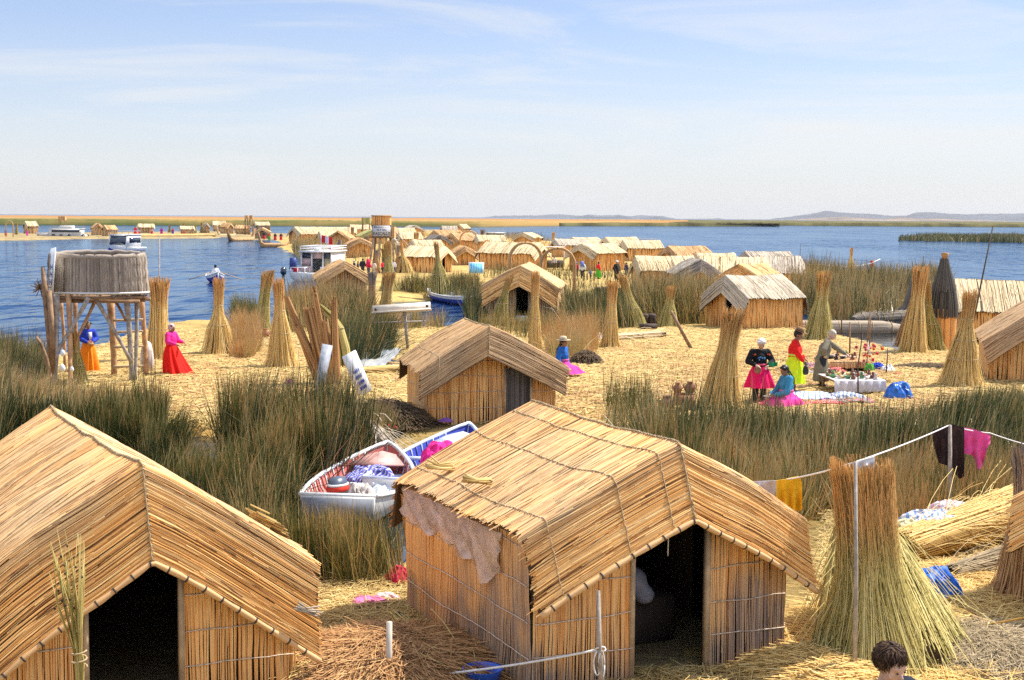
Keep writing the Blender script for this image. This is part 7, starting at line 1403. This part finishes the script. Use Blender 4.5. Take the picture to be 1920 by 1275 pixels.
crafts = [('craft_bowl', bowl_, 'small brown bowl among the crafts on the white stall table', 'bowl', 'small bowls on the white stall table', TC), ('craft_figure', doll_, 'small clay figure among the crafts on the white stall table', 'figurine', 'small figures on the white stall table', plain('craft_dark', (.16, .075, .05), .7, .3, 20)), ('toy_reed_boat', toyboat_, 'small toy reed boat among the crafts on the white stall table', 'toy boat', 'toy boats on the white stall table', M['litter'])]
CM = [cloth(c) for c in ((.45, .06, .10), (.62, .55, .5), (.25, .1, .06), (.6, .2, .35), (.1, .25, .12), (.5, .32, .2))]
for nm, fn, lab, cat, grp, mt in crafts:
    proto = MB(); fn(proto, 1.5); po = proto.build(nm, mt, None, True); tag(po, lab, cat, grp)
    for i in range(16 if nm != 'toy_reed_boat' else 8):
        c = po if i == 0 else po.copy()
        if i:
            sc.collection.objects.link(c)
            if i % 3 == 1: c.data = po.data.copy(); c.data.materials[0] = CM[i % 6]
        x, y = rng.uniform(-.6, .6), rng.uniform(.08, 1.5); p_ = pt(q, .06, 1, (x, y, .42)); c.location = [float(v) for v in p_]; c.rotation_euler = (0, 0, rng.uniform(0, 6))
q2 = S(1592, 702); st2 = thing('stall_table', 'second low table behind, draped with a woven straw mat and trinkets', 'table', q2, .12)
m = MB(); m.box((0, .7, .36), (1.25, 1.5, .06)); m.build('tabletop', M['wood_brown'], st2)
for x in (-.55, .55): m = MB(); m.box((x, .75, .165), (.08, 1.3, .33)); m.build('trestle', M['wood_brown'], st2)
m = MB(); nn_ = 60; P = np.zeros((nn_, 5, 3)); P[:, :, 0] = (np.linspace(-.68, .68, nn_))[:, None]; P[:, :, 1] = np.array([1.4, .7, .0, -.06, -.08])[None]; P[:, :, 2] = np.array([.41, .41, .41, .34, .2])[None] + rng.normal(0, .01, (nn_, 5)); m.strips(P, (1, 0, 0), (0, -.4, .9), .028, .01, rng.beta(2, 2, nn_)); m.build('straw_mat', M['roof_tan'], st2)
for k in range(16):
    m = MB(); (bowl_ if k % 2 else doll_)(m, 1.6); item('trinket', m, CM[k % 6] if k % 3 else M['dark'], pt(q2, .12, 1, (rng.uniform(-.55, .55), rng.uniform(.1, 1.3), .42)), 'little trinket on the straw-matted table', 'trinket', group='trinkets on the straw-matted table')
TX = stripes('andean_textile', [(.55, .04, .07), (.65, .60, .55), (.05, .12, .40), (.60, .05, .08), (.08, .3, .2)], 4, 1.2); TW = stripes('white_textile', [(.65, .65, .66), (.5, .55, .65), (.62, .6, .6), (.2, .3, .55)], 3, .2); TRr = stripes('red_textile', [(.6, .03, .05), (.65, .1, .06), (.7, .6, .5), (.5, .02, .05)], 4, .5)
def rug(label, px, py, wx, wy, mat, rz=0, nm='rug'):
    q_ = S(px, py) + [0, 0, .05]; n = 14; gx, gy = np.meshgrid(np.linspace(-.5, .5, n), np.linspace(-.5, .5, n), indexing='ij'); G = np.stack([gx * wx, gy * wy, .03 + .025 * vnoise(gx * 5 + px, gy * 5)], -1); m = MB(); m.slab(G, G - [0, 0, .03]); return item(nm, m, mat, q_, label, 'rug', rz)
rug('blue and white textile laid out beside the seated woman', 1526, 747, .95, 1.5, TW); rug('red patterned textile edge in front of the seated woman', 1500, 760, 2.2, .5, TRr); rug('dark red textile under the white sack', 1590, 756, 1.3, .6, TX); crumple('red_cloth', 'orange-red woven heap left of the seated woman', S(1428, 754) + [0, 0, .02], (.55, .6, .2), TRr)
crumple('white_sack', 'white patterned sack lying flat before the white stall table', S(1584, 749) + [0, 0, .06], (.95, .5, .2), TW, 'sack', amp=.15); crumple('red_blanket', 'red blanket heap behind the white stall table', S(1566, 703), (.75, .8, .28), TRr, 'blanket'); crumple('cloth_heap', 'pink and blue cloth heap behind the woman in red', S(1520, 690), (.7, .9, .22), TX, 'cloth'); crumple('white_cloth', 'white blue-dotted cloth spread beside the pink and blue heap', S(1522, 700), (.6, .6, .1), TW)
crumple('blue_tarp', 'crumpled shiny blue tarpaulin bag at the corner of the white stall table', S(1680, 748), (.72, .62, .46), plain('tarp_blue', (.03, .17, .62), .3, .3, 9, bump=.6), 'tarpaulin', amp=.55, n=36); crumple('blue_cloth', 'dark blue cloth heap beside the matted table', S(1645, 694), (.55, .5, .3), cloth((.02, .06, .42))); crumple('white_bag', 'round white bag right of the dark blue cloth', S(1665, 698), (.42, .4, .3), M['white'], 'bag'); crumple('red_cloth', 'small red cloth lying alone right of the stall', S(1686, 704), (.4, .3, .1), cloth((.65, .05, .08))); crumple('green_plant', 'green leafy craft at the end of the white stall table', S(1630, 712) + [0, 0, .3], (.3, .3, .2), cloth((.12, .36, .06)), 'plant', amp=.7)
m = MB(); G = np.linspace(0, 6.28, 30); m.tube(np.stack([.3 * np.cos(G), .22 * np.sin(G), .03 + 0 * G], 1), .02, 5); item('straw_ring', m, M['litter'], S(1545, 733), 'straw ring lying on the ground before the white stall table', 'ring')
for px, yb_, yt_, r in ((1577, 628, 553, .03), (1593, 666, 605, .035), (1609, 744, 628, .022), (1627, 652, 586, .03), (1630, 655, 592, .028), (1624, 704, 656, .022), (1661, 702, 655, .022), (1615, 640, 611, .022), (1502, 712, 690, .0)):
    if r: k = mpp(px, yb_); m = MB(); h = (yb_ - yt_) * k; m.tube([(0, 0, -.1), (rng.normal(0, .02), 0, h * .5), (rng.normal(0, .04), 0, h)], [r, r * .9, r * .6], 6); item('stick', m, M['wood_brown'] if r > .025 else M['wood_dark'], S(px, yb_), 'thin wooden stick standing around the stall', 'stick', group='sticks around the stall')
q3 = S(1626, 704); mob = thing('hanging_mobile', 'bunch of red and orange charms hanging on strings from a stick', 'mobile', q3)
for k in range(26): m = MB(); ball(m, (rng.normal(0, .16), rng.normal(0, .1), rng.uniform(.25, .95)), rng.uniform(.03, .055), 1, 1, 1, 8, 6); m.build('charm', CM[0] if k % 3 == 0 else cloth(((.72, .16, .03), (.7, .03, .05))[k % 2]), mob, True)
m = MB()
for k in range(9): x, y = rng.normal(0, .14), rng.normal(0, .08); m.tube([(0, 0, 1.05), (x, y, .3)], .004, 4)
m.build('string', M['cord_white'], mob)
# ------------------------------------------------------------------ washing lines
Lp = [lift(1396, 906, 18.2), lift(1470, 900, 16.9), lift(1605, 866, 14.95), lift(1780, 797, 21.9), lift(1856, 812, 22.6), lift(1960, 842, 23.5)]
P = []
for a, b in zip(Lp[:-1], Lp[1:]): P += list(arc(a, b, -.02, 8))[:-1]
P.append(Lp[-1]); P = np.array(P); m = MB(); m.tube(P - P[0], .010, 5); item('clothes_line', m, M['cord_white'], P[0], 'white washing line hung across the reeds with clothes on it', 'washing line')
for px, py, yb_, r, lab, mt in ((1604, 866, 1275, .022, 'slim pale pole in front of the huge reed stack holding the washing line', 'pole_grey'), (1781, 797, 990, .035, 'pale pole holding the washing line under the dark trousers', 'pole_grey')):
    A = S(px - 2, yb_); B = lift(px, py, A[1]); m = MB(); m.tube([(0, 0, -.1), (B - A) * .5 + [.01, 0, 0], B - A], [r * 1.2, r, r * .8], 7); item('line_pole', m, M[mt], A, lab, 'pole')
def hung(name, label, poly, Y0, mat, fold=.03, cat='garment', nseg=16):
    """A garment hanging from the line: outline columns (x, ytop, ybottom) in the photo, at depth Y0."""
    poly = np.array(poly, float); xs_ = np.linspace(poly[0, 0], poly[-1, 0], nseg); yt_ = np.interp(xs_, poly[:, 0], poly[:, 1]); yb_ = np.interp(xs_, poly[:, 0], poly[:, 2]); K = 10; G = np.zeros((nseg, K, 3)); ph = rng.uniform(0, 6)
    for i in range(nseg):
        for j in range(K): t = j / (K - 1); G[i, j] = lift(xs_[i], yt_[i] + (yb_[i] - yt_[i]) * t, Y0 + fold * t * math.sin(i * 1.3 + ph) + .012 * math.sin(j * 1.1 + i * .5))
    o0 = G[0, 0].copy(); m = MB(); m.slab(G - o0, G - o0 + [0, .012, 0]); return item(name, m, mat, o0, label, cat)
hung('white_cloth', 'greyish white cloth hanging on the line by the nearest roof', [(1412, 903, 930), (1432, 902, 945), (1460, 901, 946)], 17.0, cloth((.55, .53, .55)), .05, 'cloth')
hung('yellow_cloth', 'bright yellow cloth hanging on the line', [(1456, 901, 958), (1470, 899, 962), (1486, 895, 960), (1499, 893, 958), (1504, 905, 955)], 16.8, cloth((.85, .47, .02)), .06, 'cloth')
hung('white_cloth', 'small white crumpled cloth pegged over the huge reed stack', [(1585, 871, 884), (1600, 867, 889), (1618, 862, 886), (1640, 856, 876)], 15.0, M['white'], .06, 'cloth')
o = hung('trousers', 'dark brown trousers hanging over the pale pole', [(1749, 806, 826), (1760, 802, 868), (1779, 796, 874), (1786, 795, 872), (1792, 797, 890), (1800, 799, 898), (1808, 802, 893)], 21.85, stripes('trouser_brown', [(.03, .017, .018), (.05, .03, .03), (.03, .018, .018)], 3, 1.5), .05, 'trousers')
hung('pink_trousers', 'pink trousers hanging on the line right of the brown ones', [(1803, 801, 848), (1815, 803, 852), (1828, 806, 855), (1829, 806, 880), (1841, 810, 879), (1851, 814, 838), (1857, 816, 830)], 22.3, cloth((.85, .10, .36)), .05, 'trousers')
A = S(728, 1290); m = MB(); B = lift(730, 1166, A[1]); m.tube([(0, 0, -.1), B - A], [.035, .03], 8); item('line_pole', m, plain('pole_pale', (.50, .45, .38), .8, .15, 6), A, 'short pale post standing in the brown straw heap', 'post')
q5 = lift(1132, 1340, 13.7); q5[2] = 0; B = lift(1122, 1108, 13.75); m = MB(); m.tube([(0, 0, -.1), (B - q5) * .5 + [-.02, 0, 0], B - q5], [.03, .026, .018], 7); o5 = item('line_pole', m, M['pole_grey'], q5, 'crooked grey stick leaning against the front wall of the nearest hut', 'stick')
C1 = lift(730, 1272, A[1]); C2 = lift(1126, 1217, 13.72); P = arc(C1, C2, -.04, 12); m = MB(); m.tube(P - P[0], .012, 6); rp = item('rope', m, M['cord_white'], P[0], 'white rope tied low between the pale post and the crooked stick', 'rope')
m = MB(); ta = np.linspace(0, 6.28, 16)
for dx, dz, a_, b_ in ((-.03, -.14, .035, .12), (.01, -.16, .03, .14), (0, .0, .05, .02)): m.tube(np.stack([a_ * np.cos(ta) + dx, .02 * np.sin(ta * 2), dz + b_ * np.sin(ta)], 1) + (C2 - P[0]), .008, 5)
m.build('knot', M['cord_white'], rp)
C1 = lift(1790, 1176, 16.2); C2 = lift(1960, 1148, 15.6); m = MB(); m.tube(arc(C1, C2, -.03, 8) - C1, .012, 5); item('rope', m, cloth((.62, .36, .10)), C1, 'orange rope stretched to the right edge over the dull straw', 'rope')
m = MB(); m.lathe([(.02, 0), (.15, .0), (.20, .15), (.21, .16), (.19, .15), (.145, .015), (.02, .012)], 24); item('wash_basin', m, plain('basin_blue', (.02, .10, .55), .35), S(905, 1290) + [0, 0, .05], 'blue plastic basin at the foot of the nearest hut', 'basin')
crumple('blue_cloth', 'bright blue folded cloth propped against the huge reed stack', S(1752, 1120) + [0, 0, .03], (.62, .7, .42), plain('cloth_blue', (.01, .13, .58), .6, .25, 9, bump=.6), 'cloth', amp=.5, n=36); crumple('white_laundry', 'white and red laundry spread on the long lying bundle', S(1745, 1032) + [0, 0, .46], (.85, .5, .16), TW, 'laundry', .2, amp=.5); crumple('pink_laundry', 'white and pink laundry at the end of the long lying bundle', S(1780, 1018) + [0, 0, .52], (.6, .4, .14), stripes('pink_white', [(.72, .7, .7), (.7, .66, .66), (.7, .35, .4)], 3), 'laundry', .3, amp=.5); crumple('pale_laundry', 'pale yellow laundry beside the huge reed stack', S(1700, 1040) + [0, 0, .4], (.4, .35, .14), cloth((.62, .58, .36)), 'laundry')
PLB = plain('plastic_beige', (.72, .56, .46), .22, .2, 7, bump=.35, spec=.7); PLB.node_tree.nodes['Principled BSDF'].inputs['Alpha'].default_value = .5
# details of the nearest hut: plastic sheet under the left eave, stick knots on the roof, string and bundle in the doorway
th = P_C['th']; oC = np.array([P_C['x'], P_C['y'], 0])
def lc(u, v, z): return pt(oC, th, 1, (u, v, z))
hutC = [o for o in bpy.data.objects if o.get('label', '').startswith('nearest golden')][0]
W2 = P_C['W'] / 2; n = 36; K = 10; G = np.zeros((n, K, 3)); vv = np.linspace(P_C['L'] - .02, .75, n); dr = .36 + .10 * np.clip(vnoise(vv * 2.6, vv * 0 + 3), -1, 1) + .16 * np.exp(-((vv - 1.15) / .25) ** 2) + .03 * vnoise(vv * 9, vv * 0, 1.0)
for j in range(K): t = j / (K - 1); G[:, j, 0] = -W2 - .05 - .035 * np.sin(vv * 11 + j * .9) * t - .018 * np.sin(vv * 23 + j * 1.7) - .03; G[:, j, 1] = vv + .03 * np.sin(j + vv * 5); G[:, j, 2] = 1.50 - dr * t
m = MB(); m.slab(G, G + [.010, 0, 0]); o = m.build('plastic_sheet', PLB, hutC, True)
for v_, t_, lab in ((2.75, .86, 'left'), (1.75, .84, 'right')):
    m = MB()
    for k in range(16): a = rng.normal(0, .022, 2); m.tube([(a[0], -.15 + rng.normal(0, .02), a[1] + .04), (a[0] * .6, 0, a[1] * .6 + .03), (a[0] * 1.5, .14 + rng.normal(0, .02), a[1] * 1.5 + .05)], .011, 5, (rng.beta(2, 2), 0, .5, 1))
    we = W2 + P_C['ow']; z_ = P_C['zr'] + (P_C['ze'] - P_C['zr']) * t_ + .09; o = m.build('stick_knot', M['litter'], hutC); o.location = (-we * t_, v_, z_); o.rotation_euler = (.1, 0, 1.25)
m = MB(); m.tube([(.05, .14, 2.05), (.06, .13, 1.7), (.05, .13, 1.25)], .006, 5); m.build('string', M['cord_white'], hutC)
m = MB(); 
for k in range(7): t = k / 6; ball(m, lc(-.05 + .30 * t, 1.2 - .25 * t, .98 - .36 * t ** 1.4) , .14 + .03 * math.sin(k * 2), 1, 1, .85, 10, 8)
for v in m.v: v -= lc(0, 1, .7)
o = fuse('laundry_sack', m, .03, cloth((.34, .34, .40)), None); o.location = lc(0, 1, .7); tag(o, 'bluish grey sack lying inside the nearest hut doorway', 'sack')
bd = MB(); bd.box((0, 0, .27), (1.2, .9, .5)); item('sleeping_platform', bd, M['wood_dark'], lc(.1, 1.5, .02), 'dark low platform inside the nearest hut', 'platform', th, False)
hutL = [o for o in bpy.data.objects if o.get('label', '').startswith('near golden')][0]
m = MB()
for k in range(12): a = rng.normal(0, .02, 2); m.tube([(-.12 + rng.normal(0, .02), a[0], a[1]), (0, a[0] * .5, a[1] * .5), (.12 + rng.normal(0, .02), a[0] * 1.4, a[1] * 1.4)], .010, 5, (rng.beta(2, 2), 0, .5, 1))
o = m.build('stick_knot', M['roof_grey'], hutL); o.location = (1.52, -.17, .83); o.rotation_euler = (0, .4, .1)
m = MB()
for k in range(60): a = rng.normal(0, .03, 2); t0 = rng.uniform(0, .35); m.tube([(1.30 + t0 * .4, 1.0 + a[0] - t0, 1.66 + a[1] - t0 * .35), (1.42 + t0 * .4, .75 + a[0] - t0, 1.60 + a[1] - t0 * .35)], .009, 4, (rng.beta(2, 2), 0, .5, 1))
m.build('straw_patch', M['litter'], hutL)
# right edge: corner of another hut roof
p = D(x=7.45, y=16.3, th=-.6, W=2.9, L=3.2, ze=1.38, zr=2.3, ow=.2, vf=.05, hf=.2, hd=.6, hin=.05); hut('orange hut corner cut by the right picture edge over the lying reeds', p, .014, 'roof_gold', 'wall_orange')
# ------------------------------------------------------------------ haze over the lake
m = MB(); m.box((0, 8800, 84), (44000, 22400, 186)); hz = m.build('haze', [])
hm = bpy.data.materials.new('haze'); hm.use_nodes = True; t = hm.node_tree; t.nodes.clear()
v = N(t, 'ShaderNodeVolumePrincipled'); v.inputs['Color'].default_value = (.70, .71, .73, 1); v.inputs['Density'].default_value = 0.000042; v.inputs['Anisotropy'].default_value = .25
out = N(t, 'ShaderNodeOutputMaterial'); t.links.new(v.outputs[0], out.inputs['Volume']); hz.data.materials.clear(); hz.data.materials.append(hm)
hm.cycles.homogeneous_volume = True
tag(hz, 'thin pale air over the lake', 'haze', kind='stuff')
